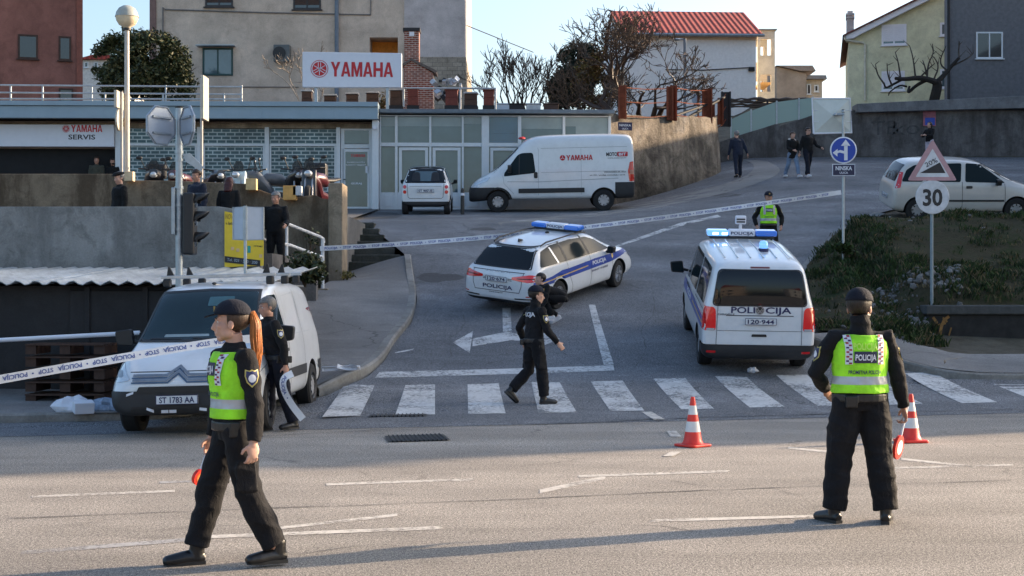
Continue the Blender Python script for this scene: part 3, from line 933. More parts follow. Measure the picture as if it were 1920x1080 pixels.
ch.build('chimney', GREYR, rf)
for a, b, c, d, s in ((1651, 1696, 88, 49, .88), (1756, 1781, 74, 49, 0), (1651, 1693, 173, 136, .88), (1756, 1779, 171, 135, 0), (1830, 1872, 88, 49, .88)):
    window(yh, hx(a), hx(b), hz(c), hz(d), 0, frame=.1, fm=SIGNW, gm=G_SHOP, shutter=s)
dpp = MB().tube([(hx(1584), -.4, hz(70)), (hx(1586), -.3, hz(77)), (hx(1618), -.1, hz(82)), (hx(1621), -.08, hz(86)), (hx(1621), -.08, hz(190))], .06, 8)
dpp.build('drainpipe', plain('pale_pipe', (.5, .5, .42), .5), yh)
yh.rotation_euler.z = rad(-12); yh.location = (.38, 78.64, 0)
gb = thing('grey_house', 'tall plain grey building edge at the right side of the yellow house', 'house', (0, 68, 0))
wbox('wall', (w_at(1779, 68), 0, 8), (w_at(2400, 68), .7, 22), plain('slate_grey_wall', (.13, .13, .14), .8), gb)
MB().tube([(w_at(1777.5, 68), -.1, 9), (w_at(1777.5, 68), -.1, 22)], .07, 8).build('drainpipe', CHARCOAL, gb)
window(gb, w_at(1830, 68), w_at(1880, 68), z_at(110, 68), z_at(60, 68), 0)
# unseen block added on the right to cast the shade over the side road
ob = thing('shade_block', 'long unseen block added on the right to shade the side road', 'house', (32, 34.2, 0))
wbox('wall', (0, 0, -1), (14, 40, 15.6), GREYR, ob)
wbox('wall', (.2, .2, 15.86), (13.8, 12, 18.2), GREYR, ob)  # raised end, shaped to keep the stop sign pole in shade
wbox('roof', (-.3, -.3, 15.603), (14.3, 40.3, 15.85), TILES, ob)
for fl in range(4):
    for i in range(11): wbox('window', (-.05, 2 + i * 3.5, 2 + fl * 3), (-.003, 3.3 + i * 3.5, 3.4 + fl * 3), G_DARK, ob)

# brick barbecue on the roof terrace
bq = thing('brick_barbecue', 'red brick barbecue with tall chimney beside the big roof sign', 'barbecue', (0, 52.2, 0))
D5 = 52.2
hx = lambda p: w_at(p, D5)
hz = lambda p: z_at(p, D5)
MB().prism([(hx(757), 7.6), (hx(812), 7.6), (hx(812), hz(137)), (hx(771), hz(113)), (hx(757), hz(121))], 0, .9, 'y').build('body', BRICK, bq)
MB().bb((hx(757.5), .15, hz(119)), (hx(785), .7, hz(57))).build('chimney', BRICK, bq)
MB().bb((hx(755), .08, hz(57) + .003), (hx(787), .77, hz(51))).build('chimney_cap', CHARCOAL, bq)
wbox('vent', (hx(767), .13, hz(66)), (hx(776), .149, hz(58)), SIGNW, bq)
MB().prism([(hx(754), hz(121)), (hx(771), hz(109)), (hx(819), hz(133)), (hx(818), hz(138)), (hx(771), hz(114)), (hx(755), hz(125))], -.08, .98, 'y').build('tile_roof', plain('grey_brown_tiles', (.11, .09, .08), .9, var=.4, scale=14, bump=.5, bscale=20), bq)

# houses across the main road, behind the camera: they stand in the rear windows as reflections
for x, w_, h, m_, lb in ((-16, 13, 7.5, CREAM, 'cream house across the main road behind the camera at the left'), (3, 11, 9, BEIGE, 'beige house across the main road behind the camera'), (20, 14, 7, WHITE, 'white house across the main road behind the camera at the right')):
    t = thing('house', lb, 'house', (x, -34, 0))
    wbox('wall', (-w_ / 2, -8, -.2), (w_ / 2, 0, h), m_, t)
    MB().prism([(-w_ / 2 - .4, h), (w_ / 2 + .4, h), (0, h + 2.6)], -8.3, .4, 'y').build('roof', TILES, t)
    for i in range(3):
        for fl in range(2): window(t, -w_ / 2 + 1.5 + i * (w_ - 4.2) / 2, -w_ / 2 + 2.7 + i * (w_ - 4.2) / 2, 1 + fl * 2.9, 2.4 + fl * 2.9, .06)
# ------------------------------------------------------------ vehicles
def paint(name, c, coat=.8, rough=.3):
    m = NT(name)
    n = m.ramp(m.noise(2.5, 4), [(.3, tuple(v * .93 for v in c)), (.7, c)])
    dirt = m.ramp(m.noise(5, 6, .7), [(.45, 1), (.75, .86)])
    m.col(m.mix(1, n, dirt, 'MULTIPLY')).set(rough=rough, coat=coat, coatr=.05, spec=.5)
    return m.m
P_WHITE = paint('white_paint', (.74, .76, .78))
P_SILVER = paint('silver_paint', (.52, .5, .47), rough=.35)
RUBBER = plain('tyre_rubber', (.012, .012, .013), .85, bump=.2)
PLAS = plain('grey_black_plastic', (.022, .023, .026), .6, bump=.1)
ALLOY = plain('alloy_rim', (.32, .33, .35), .35, .75)
STEEL_R = plain('silver_hubcap', (.4, .41, .43), .4, .5)
BLUE_S = plain('police_blue_stripe', (.02, .06, .33), .4, coat=.4)
YEL_S = plain('yellow_line', (.62, .42, .1), .5)
LETB = plain('blue_black_lettering', (.015, .02, .09), .45)
PLATE = plain('plate_white', (.66, .68, .7), .5)
LENS = NT('headlamp_lens').col((.55, .58, .6)).set(rough=.08, metal=.35, coat=1).m
TAIL = NT('tail_lamp_red').col((.42, .006, .008)).set(rough=.15, coat=1).emit((1, .02, .02), .02).m
TAIL_B = NT('brake_lamp_lit').col((.6, .01, .01)).set(rough=.15, coat=1).emit((1, .03, .02), .04).m
BEACON = NT('blue_beacon').col((.02, .13, .55)).set(rough=.12, coat=1).emit((.05, .25, 1), .05).m
BEACON_L = NT('blue_beacon_lit').col((.05, .3, .9)).set(rough=.12, coat=1).emit((.25, .55, 1), .35).m
INTER = plain('dark_interior', (.02, .022, .024), .8)
GLS = NT('car_glass').col((.012, .02, .024)).set(rough=.06, spec=.5, ior=1.16).m
GLS_R = NT('tinted_rear_glass').col((.006, .008, .01)).set(rough=.05, spec=.45).m

def body_bm(st, crown=.05, arches=(), wheel_r=.36):
    """st rows: y, z_bottom, z_belt, z_top, half widths at middle, belt, roof"""
    bm = bmesh.new(); rows = []
    for y, zb, zl, zt, wb, wl, wr in st:
        h = zl - zb; u = zt - zl
        half = [(0, zb), (wb * .55, zb), (wb - .1, zb), (wb - .015, zb + min(.1, h * .25)), (wb, zb + h * .38), (wb - .004, zb + h * .72), (wl, zl), (wl - (wl - wr) * .12, zl + u * .12),
                (wr + (wl - wr) * .32, zl + u * .6), (wr + (wl - wr) * .06, zl + u * .86), (wr - .07, zt - crown * .55), (wr * .62, zt - crown * .12), (0, zt)]
        full = half + [(-x, z) for x, z in half[-2:0:-1]]
        rows.append([bm.verts.new((x, y, z)) for x, z in full])
    n = len(rows[0]); H = (n + 2) // 2
    for A, B in zip(rows, rows[1:]):
        for i in range(n): bm.faces.new((A[i], A[(i + 1) % n], B[(i + 1) % n], B[i]))
    for r, f in ((rows[0], 1), (rows[-1], -1)):
        for i in range(H - 1):
            a, b = r[i], r[i + 1]; c, d = r[(n - i - 1) % n], r[(n - i) % n]
            q = [v for j, v in enumerate((a, b, c, d)) if v not in (a, b, c, d)[:j]]
            if len(q) > 2: bm.faces.new(q[::f])
    bmesh.ops.recalc_face_normals(bm, faces=bm.faces)
    me = bpy.data.meshes.new('t'); bm.to_mesh(me); bm.free()
    o = bpy.data.objects.new('t', me); COL.objects.link(o)
    s = o.modifiers.new('s', 'SUBSURF'); s.levels = 2
    tmp = []
    for x, y, z, r in arches:
        c = MB().lathe([(r, -.26), (r, .26)], (x, y, z), 40, 'x')
        bmesh.ops.recalc_face_normals(c.bm, faces=c.bm.faces)
        cm = bpy.data.meshes.new('t'); c.bm.to_mesh(cm); c.bm.free()
        q = bpy.data.objects.new('t', cm); COL.objects.link(q); tmp.append(q)
        b = o.modifiers.new('b', 'BOOLEAN'); b.object = q; b.operation = 'DIFFERENCE'; b.solver = 'EXACT'
    dg = bpy.context.evaluated_depsgraph_get()
    me2 = bpy.data.meshes.new_from_object(o.evaluated_get(dg))
    bm = bmesh.new(); bm.from_mesh(me2)
    for q in [o] + tmp: bpy.data.objects.remove(q)
    for f in bm.faces:
        f.material_index = 0
        c = f.calc_center_median()
        for x, y, z, r in arches:
            d = math.hypot(c.y - y, c.z - z)
            if d < r - .004 and abs(c.x - x) < .3 or (abs(d - r) < .012 and abs(c.x - x) < .27 and abs(f.normal.x) < .3): f.material_index = 1
    return bm
def bvh_of(bm):
    return BVHTree.FromBMesh(bm)
AX = {'+x': lambda a, b: (V((5, a, b)), V((-1, 0, 0))), '-x': lambda a, b: (V((-5, a, b)), V((1, 0, 0))),
      '+y': lambda a, b: (V((a, 9, b)), V((0, -1, 0))), '-y': lambda a, b: (V((a, -9, b)), V((0, 1, 0))), '+z': lambda a, b: (V((a, b, 9)), V((0, 0, -1)))}
def project(bm, ax, bvh, off):
    for v in bm.verts:
        o, d = AX[ax](v.co.x, v.co.y)
        h, n, i, t = bvh.ray_cast(o, d)
        if h is None:
            h, n, i, t = bvh.find_nearest(o + d * (5 if 'x' in ax else 9))
            h = V(h)
        if n.dot(d) > 0: n = -n
        v.co = h + (n - d).normalized() * off
def rpoly(pts, r=.05, k=4):
    out = []
    n = len(pts)
    for i in range(n):
        p = V(pts[i]).to_2d() if len(pts[i]) > 2 else V(pts[i])
        a = V(pts[i - 1]); b = V(pts[(i + 1) % n])
        da = (a - p); db = (b - p)
        q = min(r, da.length * .45, db.length * .45)
        s, e = p + da.normalized() * q, p + db.normalized() * q
        for j in range(k + 1):
            t = j / k
            out.append(tuple(s * (1 - t) ** 2 + p * 2 * t * (1 - t) + e * t * t))
    return out
def decal(name, polys, ax, bvh, off, mat, parent, res=.07, r=0, thick=0, **kw):
    if name in ('door_handle', 'headrest', 'window_pillar', 'reflective_strip') and hasattr(polys[0][0], '__len__'):
        for q in polys: o = decal(name, q, ax, bvh, off, mat, parent, res, r)
        return o
    """flat outline(s) laid onto a body along an axis and cut fine enough to follow it"""
    if not hasattr(polys[0][0], '__len__'): polys = [polys]
    bm = bmesh.new()
    for p in polys:
        if r: p = rpoly(p, r)
        bm.faces.new([bm.verts.new((a, b, 0)) for a, b in p])
    xs = [v.co.x for v in bm.verts]; ys_ = [v.co.y for v in bm.verts]
    for k, (lo, hi) in enumerate(((min(xs), max(xs)), (min(ys_), max(ys_)))):
        n = int((hi - lo) / res)
        for i in range(1, n + 1):
            co_ = V((0, 0, 0)); co_[k] = lo + (hi - lo) * i / (n + 1)
            no = V((0, 0, 0)); no[k] = 1
            bmesh.ops.bisect_plane(bm, geom=bm.verts[:] + bm.edges[:] + bm.faces[:], plane_co=co_, plane_no=no)
    bm.normal_update()
    bmesh.ops.triangulate(bm, faces=[f for f in bm.faces if len(f.verts) > 4])
    project(bm, ax, bvh, off)
    return MB(bm).build(name, mat, parent, smooth='all', norm=False, **kw)
def line(pts, w):
    """polyline -> list of thin quads"""
    out = []
    for a, b in zip(pts, pts[1:]):
        a, b = V(a), V(b); d = (b - a).normalized(); n = V((-d.y, d.x)) * (w / 2)
        out.append([tuple(a - n - d * w * .3), tuple(b - n + d * w * .3), tuple(b + n + d * w * .3), tuple(a + n - d * w * .3)])
    return out
def letters(name, s, a, b, h, ax, bvh, off, mat, parent, w=None, bold=.015, slant=0):
    bm, wd = text_bm(s, h, bold, w)
    sg = -1 if ax in ('-x', '+y') else 1
    for v in bm.verts: v.co = V((a + sg * (v.co.x - wd / 2), b + v.co.y + slant * (v.co.x - wd / 2), 0))
    project(bm, ax, bvh, off)
    return MB(bm).build(name, mat, parent, norm=False)
def plate(parent, text, x, y, z, s=1, tilt=0):
    """white registration plate; s = -1 at the rear, 1 at the front"""
    o = MB().bb((x - .26, y - .012, z - .055), (x + .26, y + .012, z + .055)).build('licence_plate', PLATE, parent, bevel=.004)
    bd = MB()
    yy = y + s * .0135
    for a, b in (((-.262, -.057), (.262, -.05)), ((-.262, .05), (.262, .057)), ((-.262, -.05), (-.255, .05)), ((.255, -.05), (.262, .05))):
        bd.bb((x + a[0], yy - .003, z + a[1]), (x + b[0], yy + .003, z + b[1]))
    bd.build('plate_border', LETB, o)
    put_text('plate_number', text, (x, y + s * .016, z - .037), (-s, 0, 0), (0, 0, 1), .074, LETB, o, w=.44, bold=.02)
    return o
def wheel(parent, x, y, r, w, kind='steel', steer=0):
    """tyre with a rim child; outer side away from the car"""
    s = 1 if x > 0 else -1
    t = MB().lathe([(r * .5, -w * .12), (r * .6, -w * .2), (r * .62, -w / 2), (r * .93, -w / 2), (r, -w * .36), (r, w * .36), (r * .93, w / 2), (r * .62, w / 2), (r * .6, w * .2), (r * .5, w * .12)], (0, 0, 0), 36, 'x')
    t = t.build('wheel', RUBBER, parent, smooth=35)
    t.location = (x, y, r); t.rotation_euler.z = steer
    o = MB().lathe([(r * .64, s * w * .40), (r * .61, s * w * .52), (r * .57, s * w * .46), (r * .5, s * w * .2), (.05, s * w * .16)], (0, 0, 0), 36, 'x', mi=1)
    if kind == 'alloy':
        for k in range(5):
            for dd in (-.14, .14):
                a = 2 * math.pi * k / 5 + dd; b = 2 * math.pi * k / 5 + dd * .4
                o.tube([(s * w * .42, math.cos(b) * r * .12, math.sin(b) * r * .12), (s * w * .47, math.cos(a) * r * .6, math.sin(a) * r * .6)], [.03, .022], 6)
        o.lathe([(r * .2, s * w * .3), (r * .17, s * w * .46)], (0, 0, 0), 16, 'x')
        o.lathe([(r * .63, s * w * .44), (r * .63, s * w * .52), (r * .57, s * w * .5), (r * .57, s * w * .42)], (0, 0, 0), 36, 'x')
    else:
        o.lathe([(r * .56, s * w * .34), (r * .5, s * w * .43), (r * .36, s * w * .46), (r * .2, s * w * .40), (.02, s * w * .44)], (0, 0, 0), 36, 'x')
        for k in range(8):
            a = 2 * math.pi * k / 8
            o.box((s * w * .452, math.cos(a) * r * .43, math.sin(a) * r * .43), (.012, .05, .03), mi=1, M=Matrix.Rotation(a, 3, 'X'))
    o.build('rim', [ALLOY if kind == 'alloy' else STEEL_R, BLACK], t, smooth=30)
    return t
def seat_on(root, loc, rz, wheels, lift=0):
    """stand a vehicle on the ground under its wheels"""
    M0 = Matrix.Translation(loc) @ Matrix.Rotation(rz, 4, 'Z')
    P = []
    for x, y in wheels:
        p = M0 @ V((x, y, 0)); P.append(V((p.x, p.y, g(p.x, p.y))))
    fr = (P[0] + P[1]) / 2; re = (P[2] + P[3]) / 2
    f = (fr - re).normalized(); r = ((P[1] - P[0]) + (P[3] - P[2])).normalized()
    u = r.cross(f).normalized(); r = f.cross(u)
    c = sum(P, V()) / 4
    m = Matrix((r, f, u)).transposed().to_4x4()
    root.rotation_euler = m.to_euler()
    root.location = c + u * lift
def split(bm, pred, name, mat, parent, off=0):
    """take the faces for which pred(centre, normal) holds out of the body as a part of their own"""
    fs = [f for f in bm.faces if f.material_index == 0 and pred(f.calc_center_median(), f.normal)]
    nb = bmesh.new(); vm = {}
    for f in fs:
        for v in f.verts:
            if v not in vm: vm[v] = nb.verts.new(v.co + v.normal * off)
        nb.faces.new([vm[v] for v in f.verts])
    bmesh.ops.delete(bm, geom=fs, context='FACES')
    return MB(nb).build(name, mat, parent, smooth=40, norm=False)
def cut(bm, co_, no):
    bmesh.ops.bisect_plane(bm, geom=bm.verts[:] + bm.edges[:] + bm.faces[:], plane_co=co_, plane_no=no)
def mirror_part(parent, x, y, z, s, mat=BLACK, big=1, name='wing_mirror'):
    m = MB().prism(rpoly([(x + s * .02, z - .09 * big), (x + s * .2 * big, z - .08 * big), (x + s * .22 * big, z + .07 * big), (x + s * .06, z + .09 * big)][::s], .04), y - .05, y + .07, 'y')
    m.tube([(x - s * .06, y + .02, z - .08), (x + s * .06, y, z - .05)], .03, 8)
    o = m.build(name, mat, parent, smooth=30, bevel=.012)
    MB().prism(rpoly([(x + s * .04, z - .07 * big), (x + s * .185 * big, z - .065 * big), (x + s * .2 * big, z + .055 * big), (x + s * .07, z + .07 * big)][::s], .03), y - .056, y - .0505, 'y').build('mirror_glass', GLS, o)
    return o

# ---- white delivery van with black bumpers at the left (front towards the camera)
def build_jumpy():
    t = thing('delivery_van', 'white delivery van with roof bars and black bumper parked at the left kerb', 'van')
    st = [(-2.33, .36, .95, 1.2, .80, .78, .66), (-2.31, .33, 1.0, 1.45, .90, .87, .70), (-2.24, .30, 1.08, 1.78, .935, .905, .715), (-2.1, .28, 1.1, 1.88, .945, .915, .73), (-1.2, .27, 1.1, 1.925, .948, .92, .75),
          (-.2, .27, 1.1, 1.935, .948, .92, .75), (.45, .27, 1.09, 1.90, .948, .918, .735), (.72, .27, 1.09, 1.80, .948, .915, .72), (1.05, .27, 1.07, 1.52, .948, .912, .73), (1.38, .27, 1.04, 1.24, .946, .90, .76), (1.5, .27, 1.02, 1.17, .945, .89, .78),
          (1.85, .27, .95, 1.075, .94, .87, .74), (2.15, .28, .86, .97, .92, .82, .68), (2.36, .3, .74, .84, .86, .74, .6), (2.45, .32, .64, .73, .78, .66, .5), (2.47, .36, .6, .68, .7, .6, .45)]
    ar = [(sx_ * .9, y, .33, .4) for sx_ in (-1, 1) for y in (1.5, -1.5)]
    bm = body_bm(st, .06, ar)
    bv = bvh_of(bm)
    cut(bm, (0, 2.02, 0), (0, 1, 0)); cut(bm, (0, 0, .60), (0, 0, 1)); cut(bm, (0, 0, .345), (0, 0, 1)); cut(bm, (0, -2.12, 0), (0, 1, 0))
    split(bm, lambda c, n: c.y > 2.02 and c.z < .60, 'front_bumper', PLAS, t, .012)
    split(bm, lambda c, n: c.y < -2.12 and c.z < .60, 'rear_bumper', PLAS, t, .012)
    MB(bm).build('body', [P_WHITE, BLACK], t, smooth=35)
    d = lambda *a, **k: decal(*a, parent=t, bvh=bv, **k)
    # windscreen
    ws = decal('windscreen', [(-.76, 1.19), (.76, 1.19), (.65, 1.78), (.42, 1.80), (-.42, 1.80), (-.65, 1.78)], '+y', bv, .012, glass_mat('teal_windscreen', (.01, .027, .033), .05, .2), t, r=.06, res=.035)
    decal('windscreen_seal', line([(-.77, 1.18), (0, 1.17), (.77, 1.18), (.66, 1.79), (0, 1.815), (-.66, 1.79), (-.77, 1.18)], .03), '+y', bv, .015, BLACK, ws)
    decal('sun_visor', [(-.36, 1.6), (-.02, 1.6), (-.02, 1.72), (-.36, 1.72)], '+y', bv, .016, plain('pale_visor', (.05, .12, .14), .4), ws, r=.02)
    decal('dashboard_paper', [(-.15, 1.215), (.45, 1.215), (.44, 1.25), (-.14, 1.245)], '+y', bv, .016, G_BLIND, ws, r=.01)
    decal('wiper', line([(-.6, 1.2), (-.1, 1.185), (.05, 1.2)], .014) + line([(.62, 1.2), (.2, 1.19)], .014), '+y', bv, .022, BLACK, ws)
    for s in (-1, 1):
        ax = '+x' if s > 0 else '-x'
        sw = decal('side_window', [(.16, 1.14), (1.18, 1.10), (1.12, 1.2), (.62, 1.72), (.2, 1.73)], ax, bv, .004, GLS, t, r=.05)
        decal('window_bar', line([(.86, 1.12), (.86, 1.46)], .03), ax, bv, .008, BLACK, sw)
        decal('panel_line', line([(.12, .42), (.1, 1.1), (.14, 1.78)], .012) + line([(1.16, 1.1), (1.1, .75), (1.02, .42)], .012) + line([(-.95, .42), (-.97, 1.78)], .01), ax, bv, .003, PLAS, t)
        decal('pressed_panel', line([(-.06, 1.16), (-.08, 1.7), (-.9, 1.74), (-.92, 1.16), (-.06, 1.16)], .016) + line([(-1.06, 1.16), (-1.06, 1.74), (-1.95, 1.7), (-2.02, 1.16), (-1.06, 1.16)], .016), ax, bv, .003, plain('panel_shadow_gap', (.42, .44, .46), .5), t)
        decal('rub_strip', [(-.98, .56), (.98, .56), (.98, .7), (-.98, .7)], ax, bv, .018, PLAS, t, r=.02)
        decal('rub_strip', [(-2.2, .56), (-1.98, .56), (-1.98, .7), (-2.2, .7)], ax, bv, .018, PLAS, t, r=.02)
        decal('door_handle', [(.2, .94), (.4, .94), (.4, .985), (.2, .985)], ax, bv, .02, PLAS, t, r=.02)
        mirror_part(t, s * .93, 1.05, 1.22, s, BLACK, 1.25)
        hl = decal('headlight', [(s * .93, .84), (s * .9, 1.02), (s * .80, .97), (s * .66, .80), (s * .60, .735), (s * .80, .70), (s * .90, .72)][::s], '+y', bv, .007, LENS, t, r=.04)
        decal('lamp_reflector', [(s * .72, .77), (s * .82, .77), (s * .84, .86), (s * .75, .85)][::s], '+y', bv, .01, ALLOY, hl, r=.03)
        decal('indicator', [(s * .88, .95), (s * .905, 1.0), (s * .85, .97), (s * .83, .92)][::s], '+y', bv, .011, plain('amber_lens', (.5, .2, .06), .2), hl)
        decal('tail_light', [(s * .86, 1.0), (s * .76, 1.0), (s * .76, 1.5), (s * .82, 1.5)][::s], '-y', bv, .006, TAIL, t, r=.03)
    # chevron bars, grille, lower intake
    chev = []
    for k in (0, 1):
        z = .73 + k * .055
        pk = .1
        chev += line([(-.56, z), (-.14, z), (0, z + pk), (.14, z), (.56, z)], .03)
    decal('chevron_badge', chev, '+y', bv, .02, ALLOY, t, res=.05)
    decal('badge_gap', line([(-.58, .70), (-.12, .70), (0, .80), (.12, .70), (.58, .70)], .02) + line([(-.58, .757), (-.12, .757), (0, .86), (.12, .757), (.58, .757)], .016), '+y', bv, .012, plain('blue_grey_gap', (.07, .12, .2), .4), t, res=.05)
    decal('bonnet_line', line([(-.62, .83), (.62, .83)], .01), '+y', bv, .004, PLAS, t)
    decal('grille', [(-.52, .575), (.52, .575), (.48, .655), (-.48, .655)], '+y', bv, .022, BLACK, t, r=.02)
    decal('lower_intake', [(-.6, .33), (.6, .33), (.58, .41), (-.58, .41)], '+y', bv, .022, BLACK, t, r=.02)
    plate(t, 'ST 1783 AA', .0, 2.505, .49, 1)
    decal('reflective_strip', [[(a, z), (a + .09, z + dz), (a + .085, z + .03 + dz), (a - .005, z + .03)] for a, z, dz in ((-.36, .345, .01), (.02, .335, 0), (.12, .335, 0), (.3, .34, .03), (.55, .57, -.03))], '+y', bv, .026, SIGNW, t, res=.05)
    # roof bars
    for y in (.25, -.75, -1.6):
        b = MB().bb((-.80, y - .035, 1.985), (.80, y + .035, 2.03))
        b.build('roof_bar', plain('aluminium_bar', (.46, .48, .5), .35, .6), t, bevel=.006)
        for s in (-1, 1):
            q = MB().bb((s * .72 - .05, y - .06, 1.87), (s * .72 + .05, y + .06, 1.985)).build('bar_foot', BLACK, t, bevel=.02)
            sp = MB().prism([(s * .62, 2.03), (s * .72, 2.03), (s * .70, 2.15), (s * .68, 2.15)], y - .02, y + .02, 'y')
            if y != -1.6: sp.build('load_stop', BLACK, t)
    MB().ball((.02, .42, 1.905), (.03, .05, .02), 10, 6).build('aerial_base', BLACK, t)
    for x in (-.84, .84):
        for y in (1.5, -1.5): wheel(t, x, y, .33, .215, 'steel')
    seat_on(t, V((-4.0, 20.25, 0)), math.pi - .045, [(-.84, 1.5), (.84, 1.5), (-.84, -1.5), (.84, -1.5)])
    return t
build_jumpy()

# ---- police estate car
def light_bar(t, y, z, w, depth=.28, lit=False, text='POLICIJA'):
    b = MB().bb((-w / 2 + .05, y - .1, z - .05), (w / 2 - .05, y + .1, z)).build('light_bar', PLAS, t, bevel=.02)
    for s in (-1, 1):
        q = MB().bb((s * w * .19, y - depth / 2, z + .002), (s * w / 2, y + depth / 2, z + .11))
        q.build('blue_lamp', BEACON_L if lit and s < 0 else BEACON, b, bevel=.035)
        if lit and s < 0:
            for k in (0, 1): MB().bb((s * w * (.25 + .13 * k) - .05, y - depth / 2 - .006, z + .03), (s * w * (.25 + .13 * k) + .05, y - depth / 2 - .001, z + .075)).build('led', NT('white_led').col((.8, .9, 1)).emit((.75, .9, 1), 1.6).m, b)
    q = MB().bb((-w * .185, y - depth / 2 + .02, z + .002), (w * .185, y + depth / 2 - .02, z + .115)).build('roof_sign', SIGNW, b, bevel=.02)
    put_text('lettering', text, (0, y - depth / 2 + .018, z + .035), (1, 0, 0), (0, 0, 1), .055, LETB, q, w=w * .32, bold=.025)
def build_octavia():
    t = thing('police_estate_car', 'white police estate car with blue stripe turned across the uphill lane', 'police car')
    st = [(-2.41, .40, .60, .72, .66, .64, .5), (-2.39, .33, .68, .86, .78, .75, .55), (-2.33, .27, .80, 1.0, .86, .83, .62), (-2.22, .24, .92, 1.05, .895, .86, .66), (-2.1, .22, .96, 1.17, .908, .868, .65), (-1.88, .2, .965, 1.39, .913, .872, .615), (-1.78, .2, .965, 1.44, .914, .873, .61),
          (-1.2, .2, .96, 1.475, .915, .875, .625), (-.3, .2, .95, 1.485, .915, .875, .63), (.35, .2, .94, 1.455, .915, .873, .62), (.62, .2, .935, 1.37, .915, .87, .60), (1.0, .2, .92, 1.14, .914, .865, .66), (1.28, .2, .9, .99, .913, .855, .72),
          (1.7, .2, .84, .92, .905, .82, .70), (2.05, .21, .74, .82, .86, .74, .62), (2.2, .23, .62, .70, .78, .66, .52), (2.26, .27, .54, .60, .68, .56, .42), (2.27, .32, .5, .55, .6, .5, .38)]
    ar = [(sx_ * .86, y, .32, .375) for sx_ in (-1, 1) for y in (1.34, -1.34)]
    bm = body_bm(st, .06, ar); bv = bvh_of(bm)
    cut(bm, (0, -2.05, 0), (0, 1, 0)); cut(bm, (0, 0, .34), (0, 0, 1)); cut(bm, (0, 0, .25), (0, 0, 1))
    split(bm, lambda c, n: c.y < -2.05 and c.z < .34, 'bumper_trim', PLAS, t, .004)
    MB(bm).build('body', [P_WHITE, BLACK], t, smooth=30)
    D = lambda name, polys, ax, off, mat, par=t, **k: decal(name, polys, ax, bv, off, mat, par, **k)
    rg = D('rear_window', [(-.70, 1.03), (.70, 1.03), (.575, 1.40), (-.575, 1.40)], '-y', .005, GLS_R, r=.05)
    D('window_seal', line([(-.72, 1.02), (.72, 1.02), (.585, 1.415), (-.585, 1.415), (-.72, 1.02)], .02), '-y', .007, BLACK, rg)
    D('windscreen', [(-.72, 1.0), (.72, 1.0), (.58, 1.4), (-.58, 1.4)], '+y', .005, GLS, r=.05)
    for s in (-1, 1):
        ax = '+x' if s > 0 else '-x'
        fr = D('side_window', [(-1.98, 1.03), (1.03, .985), (1.02, 1.0), (.58, 1.25), (.2, 1.37), (-.5, 1.41), (-1.3, 1.40), (-1.72, 1.33)], ax, .004, GLS, r=.05)
        D('window_pillar', [[(a - .035, 1.02), (a + .035, 1.02), (b + .03, 1.42), (b - .03, 1.42)] for a, b in ((.05, -.02), (-.92, -.95))], ax, .008, BLACK, fr)
        D('window_pillar', [(-1.3, 1.03), (-1.24, 1.03), (-1.34, 1.41), (-1.4, 1.41)], ax, .008, P_WHITE, fr)
        D('window_trim', line([(-1.99, 1.02), (1.04, .975)], .018), ax, .009, ALLOY, fr)
        D('door_line', line([(.04, .98), (.06, .6), (.02, .28)], .011) + line([(-.95, 1.0), (-.93, .75), (-.78, .45), (-.76, .28)], .011) + line([(1.02, .97), (1.04, .6), (.98, .28)], .011), ax, .006, PLAS)
        D('blue_stripe', [(-2.32, .62), (-1.72, .64), (-.96, .66), (.96, .69), (1.74, .76), (2.02, .74), (1.98, .84), (1.5, .86), (.2, .88), (-.9, .85), (-1.2, .86), (-1.6, .80), (-2.3, .76)], ax, .006, BLUE_S)
        D('yellow_line', line([(-2.3, .70), (-1.0, .745), (-.1, .77)], .022), ax, .009, YEL_S)
        letters('lettering', 'POLICIJA', .42, .75, .085, ax, bv, .01, SIGNW, t, w=.62, bold=.03)
        letters('lettering', 'SIGURNOST I POVJERENJE', .42, .60, .04, ax, bv, .01, LETB, t, w=.75, bold=.02)
        D('crest', [(1.0, .79), (1.04, .75), (1.08, .79), (1.08, .86), (1.0, .86)], ax, .01, YEL_S)
        D('door_handle', [[(a, .875), (a + .2, .875), (a + .2, .91), (a, .91)] for a in (-.2, -1.1)], ax, .02, P_WHITE, r=.015)
        D('sill_trim', [(-.98, .2), (.98, .2), (.98, .26), (-.98, .26)], ax, .012, PLAS)
        mirror_part(t, s * .86, .82, 1.0, s, BLACK, 1)
        # roof rail
        MB().tube([(s * .585, -1.6, 1.43), (s * .6, -1.4, 1.485), (s * .605, -.3, 1.50), (s * .59, .3, 1.455)], .018, 8).build('roof_rail', BLACK, t, smooth=True)
        tl = D('tail_light', [(s * .88, .78), (s * .87, .90), (s * .74, .92), (s * .36, .85), (s * .36, .80), (s * .74, .76)][::s], '-y', .008, TAIL_B if s > 0 else TAIL, r=.02)
        D('tail_light_wrap', [(-2.34, .78), (-2.02, .80), (-2.0, .89), (-2.3, .92)], ax, .008, TAIL_B if s > 0 else TAIL, tl, r=.02)
        D('lamp_bar', line([(s * .84, .84), (s * .5, .83)], .02), '-y', .012, plain('dark_red_lens', (.09, .004, .006), .2), tl)
        D('bumper_slot', line([(s * .80, .40), (s * .45, .385)], .028), '-y', .006, BLACK)
        D('reflector', line([(s * .84, .46), (s * .72, .455)], .02), '-y', .008, TAIL)
        D('headlight', [(s * .84, .64), (s * .8, .74), (s * .45, .70), (s * .46, .62)][::s], '+y', .008, LENS, r=.03)
    D('tailgate_line', line([(-.62, .95), (-.60, .66), (-.55, .52), (.55, .52), (.60, .66), (.62, .95)], .012), '-y', .005, PLAS)
    D('tailgate_crease', line([(-.64, .95), (.64, .95)], .012), '-y', .005, PLAS)
